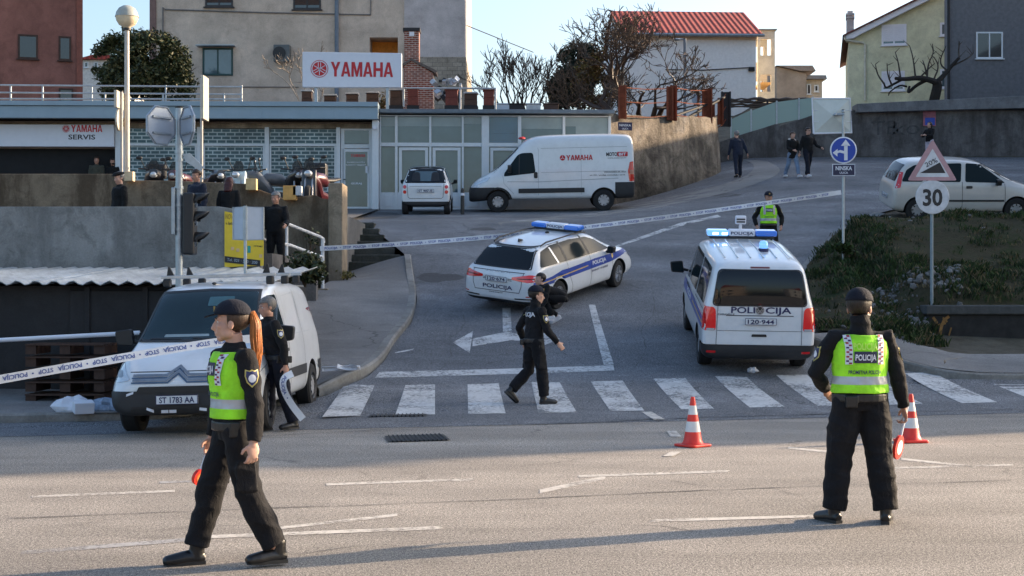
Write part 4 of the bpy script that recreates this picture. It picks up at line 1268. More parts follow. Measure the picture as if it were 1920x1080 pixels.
    D('chrome_strip', line([(-.35, .80), (-.27, .80)], .012) + line([(-.35, .77), (-.27, .77)], .012) + line([(.27, .80), (.36, .80)], .012) + line([(.27, .77), (.36, .77)], .012), '-y', .006, PLAS)
    letters('lettering', 'S K O D A', 0, .925, .035, '-y', bv, .008, ALLOY, t, w=.62)
    letters('lettering', 'POLICIJA', .02, .575, .085, '-y', bv, .008, LETB, t, w=.74, bold=.02)
    letters('lettering', 'www.mup.hr', -.02, .475, .03, '-y', bv, .008, PLAS, t, w=.36)
    pt = plate(t, '120·674', 0, -2.43, .79, -1)
    light_bar(t, .1, 1.52, 1.24)
    MB().prism([(-1.55, 1.46), (-1.38, 1.47), (-1.42, 1.50), (-1.53, 1.53)], -.02, .02, 'x').build('shark_fin_aerial', BLACK, t)
    MB().ball((0, -.35, 1.49), (.05, .05, .03), 10, 6).build('aerial_base', BLACK, t)
    for x in (-.79, .79):
        for y in (1.34, -1.34): wheel(t, x, y, .32, .21, 'alloy', steer=.12 if y > 0 else 0)
    seat_on(t, V((.95, 31.9, 0)), -rad(33), [(-.79, 1.34), (.79, 1.34), (-.79, -1.34), (.79, -1.34)])
    t.scale = (.98, .98, .95)
    return t
build_octavia()

# ---- police minibus, rear towards the camera
def build_t6():
    t = thing('police_minibus', 'white police minibus with lit blue roof lamps seen from behind', 'police van')
    st = [(-2.47, .50, .95, 1.08, .80, .78, .66), (-2.46, .42, 1.04, 1.3, .90, .88, .70), (-2.41, .34, 1.1, 1.58, .94, .92, .735), (-2.33, .3, 1.12, 1.82, .948, .925, .75), (-2.22, .28, 1.12, 1.915, .95, .928, .755), (-2.0, .27, 1.12, 1.95, .952, .93, .765),
          (-1.0, .27, 1.12, 1.97, .952, .932, .775), (.2, .27, 1.12, 1.965, .952, .932, .775), (.8, .27, 1.11, 1.92, .952, .93, .765), (1.05, .27, 1.1, 1.78, .952, .928, .755), (1.35, .27, 1.08, 1.5, .95, .92, .76), (1.66, .27, 1.04, 1.24, .948, .91, .78), (1.78, .27, 1.02, 1.17, .947, .9, .79),
          (2.05, .28, .95, 1.08, .93, .87, .75), (2.25, .29, .85, .95, .89, .81, .68), (2.36, .31, .7, .8, .82, .73, .58), (2.40, .36, .62, .7, .74, .65, .5)]
    ar = [(sx_ * .89, y, .34, .4) for sx_ in (-1, 1) for y in (1.5, -1.5)]
    bm = body_bm(st, .05, ar); bv = bvh_of(bm)
    cut(bm, (0, -2.05, 0), (0, 1, 0)); cut(bm, (0, 0, .56), (0, 0, 1)); cut(bm, (0, 0, .3), (0, 0, 1))
    split(bm, lambda c, n: c.y < -2.05 and c.z < .56, 'rear_bumper', PLAS, t, .02)
    MB(bm).build('body', [P_WHITE, BLACK], t, smooth=30)
    D = lambda name, polys, ax, off, mat, par=t, **k: decal(name, polys, ax, bv, off, mat, par, **k)
    rg = D('rear_window', [(-.78, 1.235), (.78, 1.235), (.68, 1.80), (-.68, 1.80)], '-y', .006, GLS_R, r=.08)
    D('window_seal', line(rpoly([(-.79, 1.225), (.79, 1.225), (.69, 1.81), (-.69, 1.81)], .08) + [rpoly([(-.79, 1.225), (.79, 1.225), (.69, 1.81), (-.69, 1.81)], .08)[0]], .02), '-y', .008, BLACK, rg)
    D('brake_light', [(-.16, 1.835), (.16, 1.835), (.16, 1.86), (-.16, 1.86)], '-y', .008, plain('dim_red', (.18, .05, .05), .3))
    D('windscreen', [(-.78, 1.2), (.78, 1.2), (.68, 1.82), (-.68, 1.82)], '+y', .005, GLS, r=.05)
    for s in (-1, 1):
        ax = '+x' if s > 0 else '-x'
        for p in ([(.62, 1.17), (1.38, 1.13), (1.34, 1.22), (.95, 1.74), (.66, 1.8)], [(-.75, 1.18), (.5, 1.17), (.5, 1.81), (-.75, 1.82)], [(-2.16, 1.2), (-.88, 1.18), (-.88, 1.82), (-2.05, 1.80)]):
            D('side_window', p, ax, .005, GLS, r=.06)
        D('blue_stripe', [(-2.34, .80), (2.1, .86), (2.05, 1.0), (1.2, 1.06), (-2.36, 1.0)], ax, .006, BLUE_S)
        D('yellow_line', line([(-2.3, .90), (-.4, .93)], .025), ax, .009, YEL_S)
        letters('lettering', 'POLICIJA', .3, .9, .11, ax, bv, .01, SIGNW, t, w=.8, bold=.03)
        D('door_line', line([(.56, .4), (.56, 1.84)], .012) + line([(1.45, 1.12), (1.42, .8), (1.15, .42)], .012) + line([(-.82, .4), (-.82, 1.84)], .012) + line([(-2.2, 1.12), (-.82, 1.12)], .014), ax, .007, PLAS)
        D('door_handle', [[(a, 1.03), (a + .2, 1.03), (a + .2, 1.075), (a, 1.075)] for a in (.62, .25)], ax, .02, PLAS, r=.015)
        mirror_part(t, s * .95, 1.3, 1.28, s, BLACK, 1.35)
        tl = D('tail_light', [(s * .945, .80), (s * .74, .80), (s * .725, .86), (s * .735, 1.15), (s * .77, 1.2), (s * .93, 1.2)][::s], '-y', .012, TAIL_B, r=.04)
        D('tail_light_wrap', [(-2.46, .80), (-2.3, .82), (-2.31, 1.19), (-2.44, 1.2)], ax, .01, TAIL, tl, r=.02)
        D('reversing_lens', [(s * .93, .80), (s * .75, .80), (s * .745, .84), (s * .93, .84)][::s], '-y', .016, LENS, tl)
        D('reflector', [(s * .92, .42), (s * .72, .42), (s * .72, .46), (s * .92, .46)][::s], '-y', .028, TAIL)
        D('headlight', [(s * .86, .75), (s * .84, .9), (s * .55, .86), (s * .56, .76)][::s], '+y', .008, LENS, r=.03)
    D('tailgate_line', line([(-.70, 1.24), (-.715, .57)], .012) + line([(.70, 1.24), (.715, .57)], .012) + line([(-.71, .80), (.71, .80)], .01), '-y', .005, plain('seam_grey', (.2, .21, .22), .5))
    D('plate_recess', line([(-.56, 1.06), (.56, 1.06)], .016), '-y', .006, plain('seam_grey_dark', (.1, .1, .11), .5))
    D('tailgate_handle', [(-.13, .70), (.13, .70), (.12, .745), (-.12, .745)], '-y', .012, BLACK, r=.015)
    letters('lettering', 'POLI', -.28, 1.105, .105, '-y', bv, .008, LETB, t, w=.40, bold=.02)
    letters('lettering', 'CIJA', .31, 1.105, .105, '-y', bv, .008, LETB, t, w=.43, bold=.02)
    ring = [(.065 * math.cos(a * math.pi / 12), 1.155 + .065 * math.sin(a * math.pi / 12)) for a in range(25)]
    D('badge', line(ring, .014) + line([(-.045, 1.2), (0, 1.115), (.045, 1.2)], .014) + line([(-.05, 1.16), (-.022, 1.105), (0, 1.15), (.022, 1.105), (.05, 1.16)], .014), '-y', .014, ALLOY)
    D('badge_disc', [ring[:-1]], '-y', .009, BLACK)
    letters('lettering', 'CARAVELLE', -.56, 1.065, .03, '-y', bv, .008, PLAS, t, w=.28)
    plate(t, '120·944', .02, -2.492, .965, -1)
    rr = MB()
    for x in (-.55, -.33, -.11, .11, .33, .55): rr.tube([(x, -1.9, 1.958), (x, -.9, 1.972), (x, .2, 1.968)], .012, 6)
    rr.build('roof_rib', P_WHITE, t, smooth=True)
    light_bar(t, .45, 2.01, 1.3, lit=True)
    bc = MB().lathe([(.09, 0), (.09, .05), (.075, .06)], (.2, -1.15, 1.955), 18).build('beacon_base', LETB, t, smooth=True)
    MB().lathe([(.078, 0), (.08, .08), (.06, .12), (.02, .13)], (.2, -1.15, 2.017), 18).build('beacon', BEACON_L, bc, smooth=True)
    lp = MB().bb((-.1, .6, 2.2), (.1, .68, 2.36)).bb((-.03, .62, 2.0), (.03, .66, 2.2)).build('matrix_sign', SIGNW, t, bevel=.02)
    for z in (2.235, 2.285): MB().bb((-.08, .588, z), (.08, .599, z + .025)).build('stripe', BLACK, lp)
    for x in (-.81, .81):
        for y in (1.5, -1.5): wheel(t, x, y, .34, .225, 'steel')
    seat_on(t, V((4.24, 26.75, 0)), -.04, [(-.81, 1.5), (.81, 1.5), (-.81, -1.5), (.81, -1.5)])
    return t
build_t6()

# ---- big white panel van of the shop, side on
def build_boxer():
    t = thing('panel_van', 'tall white panel van with red lettering parked side on before the showroom', 'van')
    st = [(-2.74, .52, 1.1, 1.5, .88, .86, .74), (-2.73, .46, 1.2, 2.1, .98, .96, .82), (-2.68, .42, 1.25, 2.42, 1.02, 1.0, .87), (-2.55, .40, 1.25, 2.5, 1.025, 1.01, .89), (-1.5, .4, 1.25, 2.52, 1.025, 1.01, .9), (.2, .4, 1.25, 2.50, 1.025, 1.01, .9),
          (.6, .4, 1.25, 2.44, 1.025, 1.01, .88), (.85, .4, 1.24, 2.32, 1.025, 1.005, .85), (1.0, .4, 1.23, 2.16, 1.025, 1.0, .84), (1.5, .4, 1.2, 1.68, 1.022, .98, .83), (1.9, .4, 1.16, 1.33, 1.02, .97, .85), (2.05, .4, 1.14, 1.25, 1.018, .96, .85),
          (2.3, .38, 1.04, 1.14, 1.0, .92, .8), (2.5, .36, .9, 1.0, .95, .85, .72), (2.62, .36, .75, .85, .87, .76, .62), (2.67, .4, .65, .74, .78, .67, .52)]
    ar = [(sx_ * .96, y, .35, .42) for sx_ in (-1, 1) for y in (1.725, -1.725)]
    bm = body_bm(st, .08, ar); bv = bvh_of(bm)
    cut(bm, (0, 2.12, 0), (0, 1, .35)); cut(bm, (0, 0, .82), (0, 0, 1)); cut(bm, (0, -2.1, 0), (0, 1, 0)); cut(bm, (0, 0, .93), (0, 0, 1))
    split(bm, lambda c, n: (c.y - 2.12) + .35 * c.z > 0 and c.z < .82 and c.y > 1.8, 'front_bumper', PLAS, t, .012)
    split(bm, lambda c, n: c.y < -2.1 and c.z < .93, 'rear_corner_trim', PLAS, t, .012)
    MB(bm).build('body', [P_WHITE, BLACK], t, smooth=35)
    D = lambda name, polys, ax, off, mat, par=t, **k: decal(name, polys, ax, bv, off, mat, par, **k)
    ws = D('windscreen', [(-.86, 1.3), (.86, 1.3), (.76, 2.1), (-.76, 2.1)], '+y', .005, GLS, r=.06)
    sg = plain('van_seam', (.36, .38, .4), .5)
    for s in (-1, 1):
        ax = '+x' if s > 0 else '-x'
        D('windscreen_edge', [(1.96, 1.3), (1.18, 1.98), (1.1, 1.98), (1.88, 1.26)], ax, .006, GLS, ws)
        w_ = D('side_window', [(.48, 1.27), (1.52, 1.17), (1.5, 1.28), (1.06, 1.86), (.92, 1.92), (.56, 1.93)], ax, .005, GLS, r=.09)
        D('window_bar', line([(1.02, 1.24), (1.0, 1.86)], .03), ax, .009, BLACK, w_)
        D('seam', line([(.4, .55), (.38, 2.0), (.4, 2.08)], .012) + line([(1.55, 1.2), (1.52, .95), (1.2, .6)], .012) + line([(-1.0, .55), (-1.0, 2.05)], .01) + line([(.3, 2.06), (-2.5, 2.08)], .014) + line([(1.4, 1.0), (.4, .98), (-2.2, 1.06)], .02) + line([(.3, 1.28), (-2.4, 1.3)], .014), ax, .004, sg)
        D('rub_strip', [(-1.1, .62), (1.05, .62), (1.05, .77), (-1.1, .77)], ax, .02, PLAS, r=.02)
        D('door_handle', [(.42, 1.1), (.54, 1.1), (.54, 1.3), (.42, 1.3)], ax, .016, BLACK, r=.04)
        D('headlight', [(2.06, 1.02), (2.52, .86), (2.44, .96), (2.1, 1.14), (1.95, 1.16)], ax, .009, LENS, r=.03)
        tl = D('tail_light', [(-2.72, .95), (-2.56, .95), (-2.52, 1.3), (-2.58, 1.58), (-2.7, 1.6)], ax, .01, TAIL, r=.03)
        D('lamp_segment', [(-2.71, 1.18), (-2.58, 1.18), (-2.57, 1.32), (-2.71, 1.32)], ax, .014, plain('amber_clear_lens', (.5, .2, .14), .2), tl)
        letters('lettering', 'YAMAHA', -.95, 1.66, .17, ax, bv, .01, SIGNR, t, w=.86, bold=.006)
        D('emblem', [(-.40 + .09 * math.cos(a * .5236) , 1.745 + .09 * math.sin(a * .5236)) for a in range(12)], ax, .009, SIGNR)
        D('emblem_mark', [q for k in range(3) for q in line([(-.40, 1.745), (-.40 + .07 * math.cos(1.571 + k * 2.094), 1.745 + .07 * math.sin(1.571 + k * 2.094))], .014)], ax, .012, SIGNW)
        letters('lettering', 'MOTO', -2.0 if s < 0 else -2.3, 1.78, .12, ax, bv, .01, SIGNK, t, w=.36, bold=.03)
        xx = -2.35 if s < 0 else -1.95
        D('name_panel', [(xx - .17, 1.76), (xx + .17, 1.76), (xx + .17, 1.91), (xx - .17, 1.91)], ax, .008, SIGNR, r=.02)
        letters('lettering', 'BIT', xx, 1.79, .09, ax, bv, .012, SIGNW, t, w=.24, bold=.03)
        letters('lettering', 'www.moto-bit.hr', -2.17, 1.7, .035, ax, bv, .01, PLAS, t, w=.62)
        letters('lettering', 'VUKOVARSKA 89, SPLIT', -2.1, 1.24, .045, ax, bv, .01, PLAS, t, w=.72)
        letters('lettering', 'tel. 021 / prodaja motocikala i servis', -1.85, 1.15, .04, ax, bv, .01, PLAS, t, w=1.15)
        mirror_part(t, s * 1.0, 1.32, 1.42, s, BLACK, 1.5)
        D('wheel_arch_trim', line([(1.725 + .45 * math.cos(a), .35 + .45 * math.sin(a)) for a in [i * math.pi / 14 for i in range(1, 14)]], .05), ax, .012, PLAS)
    mk_ = MB().ball((0, .9, 2.4), (.25, .12, .05), 12, 7).build('roof_marker', SIGNR, t, smooth=True)
    for x in (-.9, .9):
        for y in (1.725, -1.725): wheel(t, x, y, .35, .225, 'steel')
    seat_on(t, V((1.27, 47.95, 0)), math.pi / 2, [(-.9, 1.725), (.9, 1.725), (-.9, -1.725), (.9, -1.725)])
    return t
build_boxer()

# ---- tiny two seat city car, rear view
def build_smart():
    t = thing('city_car', 'tiny white two seat city car parked nose in at the glass shop front', 'car')
    st = [(-1.3, .36, .72, .86, .64, .62, .52), (-1.29, .31, .80, .96, .71, .69, .56), (-1.24, .27, .9, 1.02, .755, .73, .60), (-1.12, .25, .96, 1.16, .77, .745, .59), (-.88, .24, .97, 1.42, .775, .75, .56), (-.75, .24, .97, 1.48, .778, .75, .56), (-.2, .24, .96, 1.53, .78, .752, .58),
          (.3, .24, .95, 1.52, .78, .75, .57), (.55, .24, .95, 1.4, .78, .745, .57), (.9, .24, .92, 1.1, .775, .73, .6), (1.1, .25, .86, .98, .76, .7, .58), (1.28, .27, .72, .82, .7, .62, .5), (1.36, .32, .58, .66, .6, .52, .4)]
    ar = [(sx_ * .72, y, .29, .34) for sx_ in (-1, 1) for y in (.93, -.93)]
    bm = body_bm(st, .05, ar); bv = bvh_of(bm)
    cut(bm, (0, 0, .42), (0, 0, 1))
    split(bm, lambda c, n: c.z < .42, 'lower_trim', PLAS, t, .006)
    MB(bm).build('body', [P_WHITE, BLACK], t, smooth=30)
    D = lambda name, polys, ax, off, mat, par=t, **k: decal(name, polys, ax, bv, off, mat, par, **k)
    rf = D('roof_panel', [(-.55, -.8), (.55, -.8), (.55, .35), (-.55, .35)], '+z', .006, GLS_R)
    rw = D('rear_window', [(-.66, 1.0), (.66, 1.0), (.52, 1.44), (-.52, 1.44)], '-y', .006, GLS_R, r=.06)
    D('window_glow', [(-.42, 1.06), (.42, 1.06), (.36, 1.36), (-.36, 1.36)], '-y', .009, G_SHOP, rw, r=.05)
    D('headrest', [[(s * .3 - .14, 1.06), (s * .3 + .14, 1.06), (s * .3 + .11, 1.3), (s * .3 + .05, 1.34), (s * .3 - .05, 1.34), (s * .3 - .11, 1.3)] for s in (-1, 1)], '-y', .012, BLACK, rw, r=.04)
    for s in (-1, 1):
        ax = '+x' if s > 0 else '-x'
        D('side_window', [(-.9, 1.0), (.85, .98), (.5, 1.36), (-.2, 1.44), (-.7, 1.40)], ax, .005, GLS, r=.05)
        D('safety_cell', line([(.8, .3), (.75, .5), (.3, .42), (-.45, .45), (-.55, 1.0)], .06), ax, .006, BLACK)
        for z in (.72, .88):
            D('tail_light', [(s * .655 + .058 * math.cos(a * .5236), z + .058 * math.sin(a * .5236)) for a in range(12)], '-y', .008, TAIL)
        mirror_part(t, s * .76, .6, 1.0, s, BLACK, .8)
    D('tailgate_line', line([(-.58, .98), (-.55, .56), (-.5, .52), (.5, .52), (.55, .56), (.58, .98)], .012), '-y', .006, PLAS)
    D('tailgate_crease', line([(-.5, .9), (.5, .9)], .014), '-y', .005, plain('smart_crease', (.3, .31, .32), .5))
    plate(t, 'ST 907-IE', 0, -1.315, .76, -1)
    for x in (-.66, .66):
        for y in (.93, -.93): wheel(t, x, y, .29, .19, 'alloy')
    seat_on(t, V((-2.72, 46.65, 0)), 0, [(-.66, .93), (.66, .93), (-.66, -.93), (.66, -.93)])
    return t
build_smart()

# ---- silver compact people carrier at the right edge
def build_meriva():
    t = thing('silver_car', 'silver compact people carrier parked at the right behind the speed limit sign', 'car')
    st = [(-1.98, .4, .72, .84, .66, .64, .5), (-1.97, .33, .82, .96, .76, .73, .56), (-1.9, .27, .92, 1.1, .82, .79, .6), (-1.78, .24, .96, 1.36, .838, .80, .59), (-1.62, .23, .97, 1.55, .845, .805, .585), (-1.3, .22, .97, 1.60, .847, .81, .6), (-.3, .22, .96, 1.625, .847, .81, .61), (.3, .22, .95, 1.57, .847, .81, .6), (.6, .22, .95, 1.44, .847, .805, .59),
          (1.0, .22, .93, 1.2, .845, .80, .62), (1.3, .22, .91, 1.04, .842, .785, .66), (1.65, .23, .84, .95, .82, .74, .62), (1.9, .26, .72, .82, .74, .65, .52), (2.03, .3, .6, .68, .62, .54, .42)]
    ar = [(sx_ * .79, y, .31, .37) for sx_ in (-1, 1) for y in (1.315, -1.315)]
    bm = body_bm(st, .06, ar); bv = bvh_of(bm)
    MB(bm).build('body', [P_SILVER, BLACK], t, smooth=30)
    D = lambda name, polys, ax, off, mat, par=t, **k: decal(name, polys, ax, bv, off, mat, par, **k)
    D('rear_window', [(-.62, 1.05), (.62, 1.05), (.5, 1.48), (-.5, 1.48)], '-y', .006, GLS_R, r=.05)
    D('windscreen', [(-.68, 1.06), (.68, 1.06), (.56, 1.5), (-.56, 1.5)], '+y', .005, GLS, r=.05)
    for s in (-1, 1):
        ax = '+x' if s > 0 else '-x'
        for p in ([(-1.76, 1.06), (-1.2, 1.06), (-1.18, 1.50), (-1.42, 1.48), (-1.62, 1.36)], [(-1.12, 1.06), (-.2, 1.05), (-.16, 1.53), (-1.08, 1.51)], [(-.08, 1.05), (1.0, 1.02), (.62, 1.3), (.32, 1.5), (-.05, 1.53)]):
            D('side_window', p, ax, .005, GLS, r=.05)
        D('door_line', line([(-.14, .3), (-.16, 1.05)], .012) + line([(-1.15, 1.04), (-1.1, .75), (-.9, .5), (-.88, .3)], .012) + line([(.98, 1.0), (1.0, .3)], .012), ax, .005, PLAS)
        D('rub_strip', line([(-.85, .56), (.95, .56)], .05), ax, .012, PLAS)
        D('door_handle', [[(a, .88), (a + .17, .88), (a + .17, .95), (a, .95)] for a in (-1.0, -.06)], ax, .014, BLACK, r=.025)
        D('tail_light', [(-1.93, .88), (-1.8, .9), (-1.7, 1.3), (-1.78, 1.3)], ax, .008, TAIL, r=.02)
        D('headlight', [(1.5, .8), (1.9, .68), (1.8, .76), (1.5, .9)], ax, .008, LENS, r=.02)
        mirror_part(t, s * .82, .75, 1.06, s, BLACK, 1)
    plate(t, 'ST 462-KL', 0, -1.995, .6, -1)
    for x in (-.73, .73):
        for y in (1.315, -1.315): wheel(t, x, y, .31, .2, 'steel')
    seat_on(t, V((12.85, 41.6, 0)), -math.pi / 2, [(-.73, 1.315), (.73, 1.315), (-.73, -1.315), (.73, -1.315)])
    t.scale = (1.06, 1.06, 1.06)
    return t
build_meriva()

# ---- motorbikes and scooters behind the parapet
SCREEN = NT('smoked_screen').col((.03, .035, .04)).set(rough=.2, alpha=.6, spec=.2).m
def bike(loc, rz, label, c1, screen=True, case=False, mirrors=True, scooter=False):
    t = thing('motor_scooter' if scooter else 'motorbike', label, 'motorbike', loc, rz, 'motorbikes parked in front of the shop grilles')
    for y, nm in ((.68, 'wheel'), (-.68, 'wheel')):
        w_ = MB().lathe([(.2, -.05), (.29, -.06), (.31, 0), (.29, .06), (.2, .05)], (0, y, .31), 24, 'x').build(nm, RUBBER, t, smooth=True)
        MB().lathe([(.21, -.02), (.21, .02)], (0, y, .31), 20, 'x').build('rim', ALLOY, w_)
    b = MB()
    if scooter:
        b.prism([(.62, .35), (.5, 1.0), (.42, 1.02), (.3, .4), (-.2, .38), (-.35, .72), (-.85, .80), (-.8, .5), (-.4, .3), (.3, .28)], -.17, .17, 'x')
    else:
        b.tube([(0, .5, .72), (0, .2, .86), (0, -.1, .84), (0, -.3, .74)], [(.06, .07), (.15, .16), (.16, .17), (.1, .12)], 12)
        b.tube([(0, .7, .95), (0, .5, .92), (0, .3, .7), (0, .1, .45), (0, -.3, .42)], [(.09, .1), (.16, .2), (.17, .25), (.15, .2), (.1, .12)], 12)
    b.build('body', c1, t, smooth=35, bevel=.02 if scooter else 0)
    MB().tube([(0, -.2, .82), (0, -.5, .84), (0, -.85, .9)], [(.06, .14), (.06, .15), (.04, .09)], 10).build('seat', BLACK, t, smooth=True)
    fk = MB()
    for s in (-1, 1): fk.tube([(s * .09, .68, .31), (s * .08, .46, .95)], .025, 8)
    fk.build('fork', ALLOY, t)
    MB().tube([(-.36, .28, 1.07), (-.25, .38, 1.06), (0, .44, 1.02), (.25, .38, 1.06), (.36, .28, 1.07)], .018, 8).build('handlebar', BLACK, t)
    MB().ball((0, .66, .9), (.1, .07, .08), 12, 8).build('headlight', LENS, t, smooth=True)
    if screen: MB().prism([(-.13, 1.0), (.13, 1.0), (.13, 1.14), (.07, 1.25), (-.07, 1.25), (-.13, 1.14)], .5, .515, 'y').build('windscreen', SCREEN, t)
    if mirrors:
        for s in (-1, 1):
            m_ = MB().tube([(s * .2, .4, 1.06), (s * .3, .46, 1.28)], .01, 6)
            m_.ball((s * .34, .46, 1.31), (.075, .025, .045), 12, 8)
            m_ = m_.build('mirror', BLACK, t, smooth=True)
            MB().ball((s * .34, .448, 1.31), (.068, .02, .04), 12, 8).build('mirror_glass', plain('bright_mirror', (.6, .66, .72), .1, .6), m_, smooth=True)
    if case: MB().bb((-.25, -1.1, .92), (.25, -.68, 1.28)).build('top_case', BLACK, t, bevel=.06)
    return t
def bk(px, D, rz, *a, **k):
    x = w_at(px, D)
    return bike((x, D, max(3.70, 4.66 - (49.2 - D) * .09)), rz, *a, **k)
BW = plain('white_fairing', (.45, .57, .6), .35, coat=.5); BD = plain('black_fairing', (.015, .015, .018), .35, coat=.5); BR = plain('red_fairing', (.07, .008, .01), .35, coat=.5); BG = plain('grey_fairing', (.1, .11, .12), .4)
bk(290, 34.9, math.pi + .2, 'black motorbike with wide mirrors behind the left end of the parapet', BD, case=True)
bk(345, 35.2, math.pi - .2, 'dark red motorbike half hidden behind the stop sign pole', BR)
bk(398, 35.2, math.pi + .5, 'black motorbike without screen beside the thin sign pole', BD, screen=False, mirrors=False)
bk(466, 35.0, math.pi - .3, 'white scooter with bright round mirrors behind the parapet', BW, scooter=True)
bk(517, 35.2, 1.9, 'grey motorbike turned sideways with its tail to the wall', BG)
bk(550, 35.0, math.pi + .35, 'black motorbike with small screen beside the tall scooter', BD)
bk(585, 34.6, math.pi, 'tall black scooter with a top case nearest the pillar', BD, case=True, scooter=True)
bk(598, 34.9, 2.7, 'dark red motorbike squeezed against the concrete pillar', BR, screen=False, mirrors=False)
# ------------------------------------------------------------ people
def skin_mat(name, c):
    m = NT(name)
    n = m.ramp(m.noise(14, 4), [(.3, tuple(v * .85 for v in c)), (.7, c)])
    m.col(n).set(rough=.55, sss=.08, spec=.4)
    m.b.inputs['Subsurface Radius'].default_value = (.02, .008, .004)
    return m.m
def cloth(name, c, sheen=.1, rough=.85, bs=26, strength=.5):
    m = NT(name)
    n = m.noise(5, 5, .6)
    m.col(m.ramp(n, [(.3, tuple(v * .7 for v in c)), (.7, tuple(min(1, v * 1.25) for v in c))])).set(rough=rough, sheen=sheen, spec=.25)
    m.bump(m.noise(bs, 5, .6, sc=(1, 1, .6), dist=1.2), strength, .02)
    return m.m
SK1 = skin_mat('fair_skin', (.55, .32, .24)); SK2 = skin_mat('tanned_skin', (.45, .24, .17))
UNI = cloth('black_uniform_cloth', (.0085, .0085, .0105), .02); UNI_N = cloth('navy_uniform_cloth', (.009, .011, .02), .02)
JEANS = cloth('blue_jeans', (.16, .22, .32)); BLKC = cloth('black_jacket_cloth', (.009, .009, .01), .02); NAVYC = cloth('navy_jacket_cloth', (.014, .019, .036))
PALEC = cloth('pale_trousers', (.45, .42, .5)); OLIVE = cloth('olive_jacket_cloth', (.06, .06, .045)); GREYC = cloth('grey_cloth', (.2, .2, .22))
LEATHER = plain('black_leather', (.01, .01, .011), .35, bump=.3, bscale=30)
SHOEW = plain('white_shoe', (.6, .6, .62), .6); SHOEB = plain('brown_shoe', (.03, .022, .016), .5)
HIVIS = cloth('hi_vis_yellow_green', (.33, .80, .03), .05, .7, 18, .35)
REFL = plain('reflective_grey', (.42, .44, .47), .35, .2, bump=.2)
def hair_mat(name, c, sh=.5):
    m = NT(name)
    n = m.noise(30, 4, .7, sc=(3, 3, .12))
    m.col(m.ramp(n, [(.3, tuple(v * .55 for v in c)), (.7, tuple(min(1, v * 1.35) for v in c))])).set(rough=.45, spec=.4)
    m.bump(n, .6, .01)
    return m.m
H_DARK = hair_mat('dark_hair', (.018, .012, .009)); H_GREY = hair_mat('grey_hair', (.2, .19, .18)); H_SALT = hair_mat('salt_and_pepper_hair', (.15, .14, .13))
H_COPPER = hair_mat('copper_hair', (.44, .15, .035)); H_MAROON = hair_mat('maroon_hair', (.06, .012, .012)); H_BROWN = hair_mat('brown_hair', (.05, .028, .018))

def remesh(mb, voxel, smooth=3, fold=0, ffreq=7, seed=0, decimate=0):
    bmesh.ops.recalc_face_normals(mb.bm, faces=mb.bm.faces)
    me = bpy.data.meshes.new('t'); mb.bm.to_mesh(me); mb.bm.free()
    o = bpy.data.objects.new('t', me); COL.objects.link(o)
    r = o.modifiers.new('r', 'REMESH'); r.mode = 'VOXEL'; r.voxel_size = voxel
    if smooth:
        s = o.modifiers.new('s', 'SMOOTH'); s.iterations = smooth; s.factor = .5
    dg = bpy.context.evaluated_depsgraph_get()
    m2 = bpy.data.meshes.new_from_object(o.evaluated_get(dg))
    bpy.data.objects.remove(o)
    bm = bmesh.new(); bm.from_mesh(m2); bpy.data.meshes.remove(m2)
    if fold:
        bm.normal_update()
        off = V((seed * 3.1, seed * 1.7, seed * .9))
        for v in bm.verts:
            p = v.co + off
            k = noise.noise(V((p.x * ffreq, p.y * ffreq, p.z * ffreq * 1.5))) * .8 + noise.noise(V((p.x * ffreq * 2.3, p.y * ffreq * 2.3 + p.z * 4, p.z * ffreq * 2.6))) * .55
            q = abs(noise.noise(V((p.x * 5 + p.z * 6, p.y * 5 - p.z * 5, p.z * 9)))) - .25
            v.co += v.normal * fold * (k - q * 1.2)
    return bm

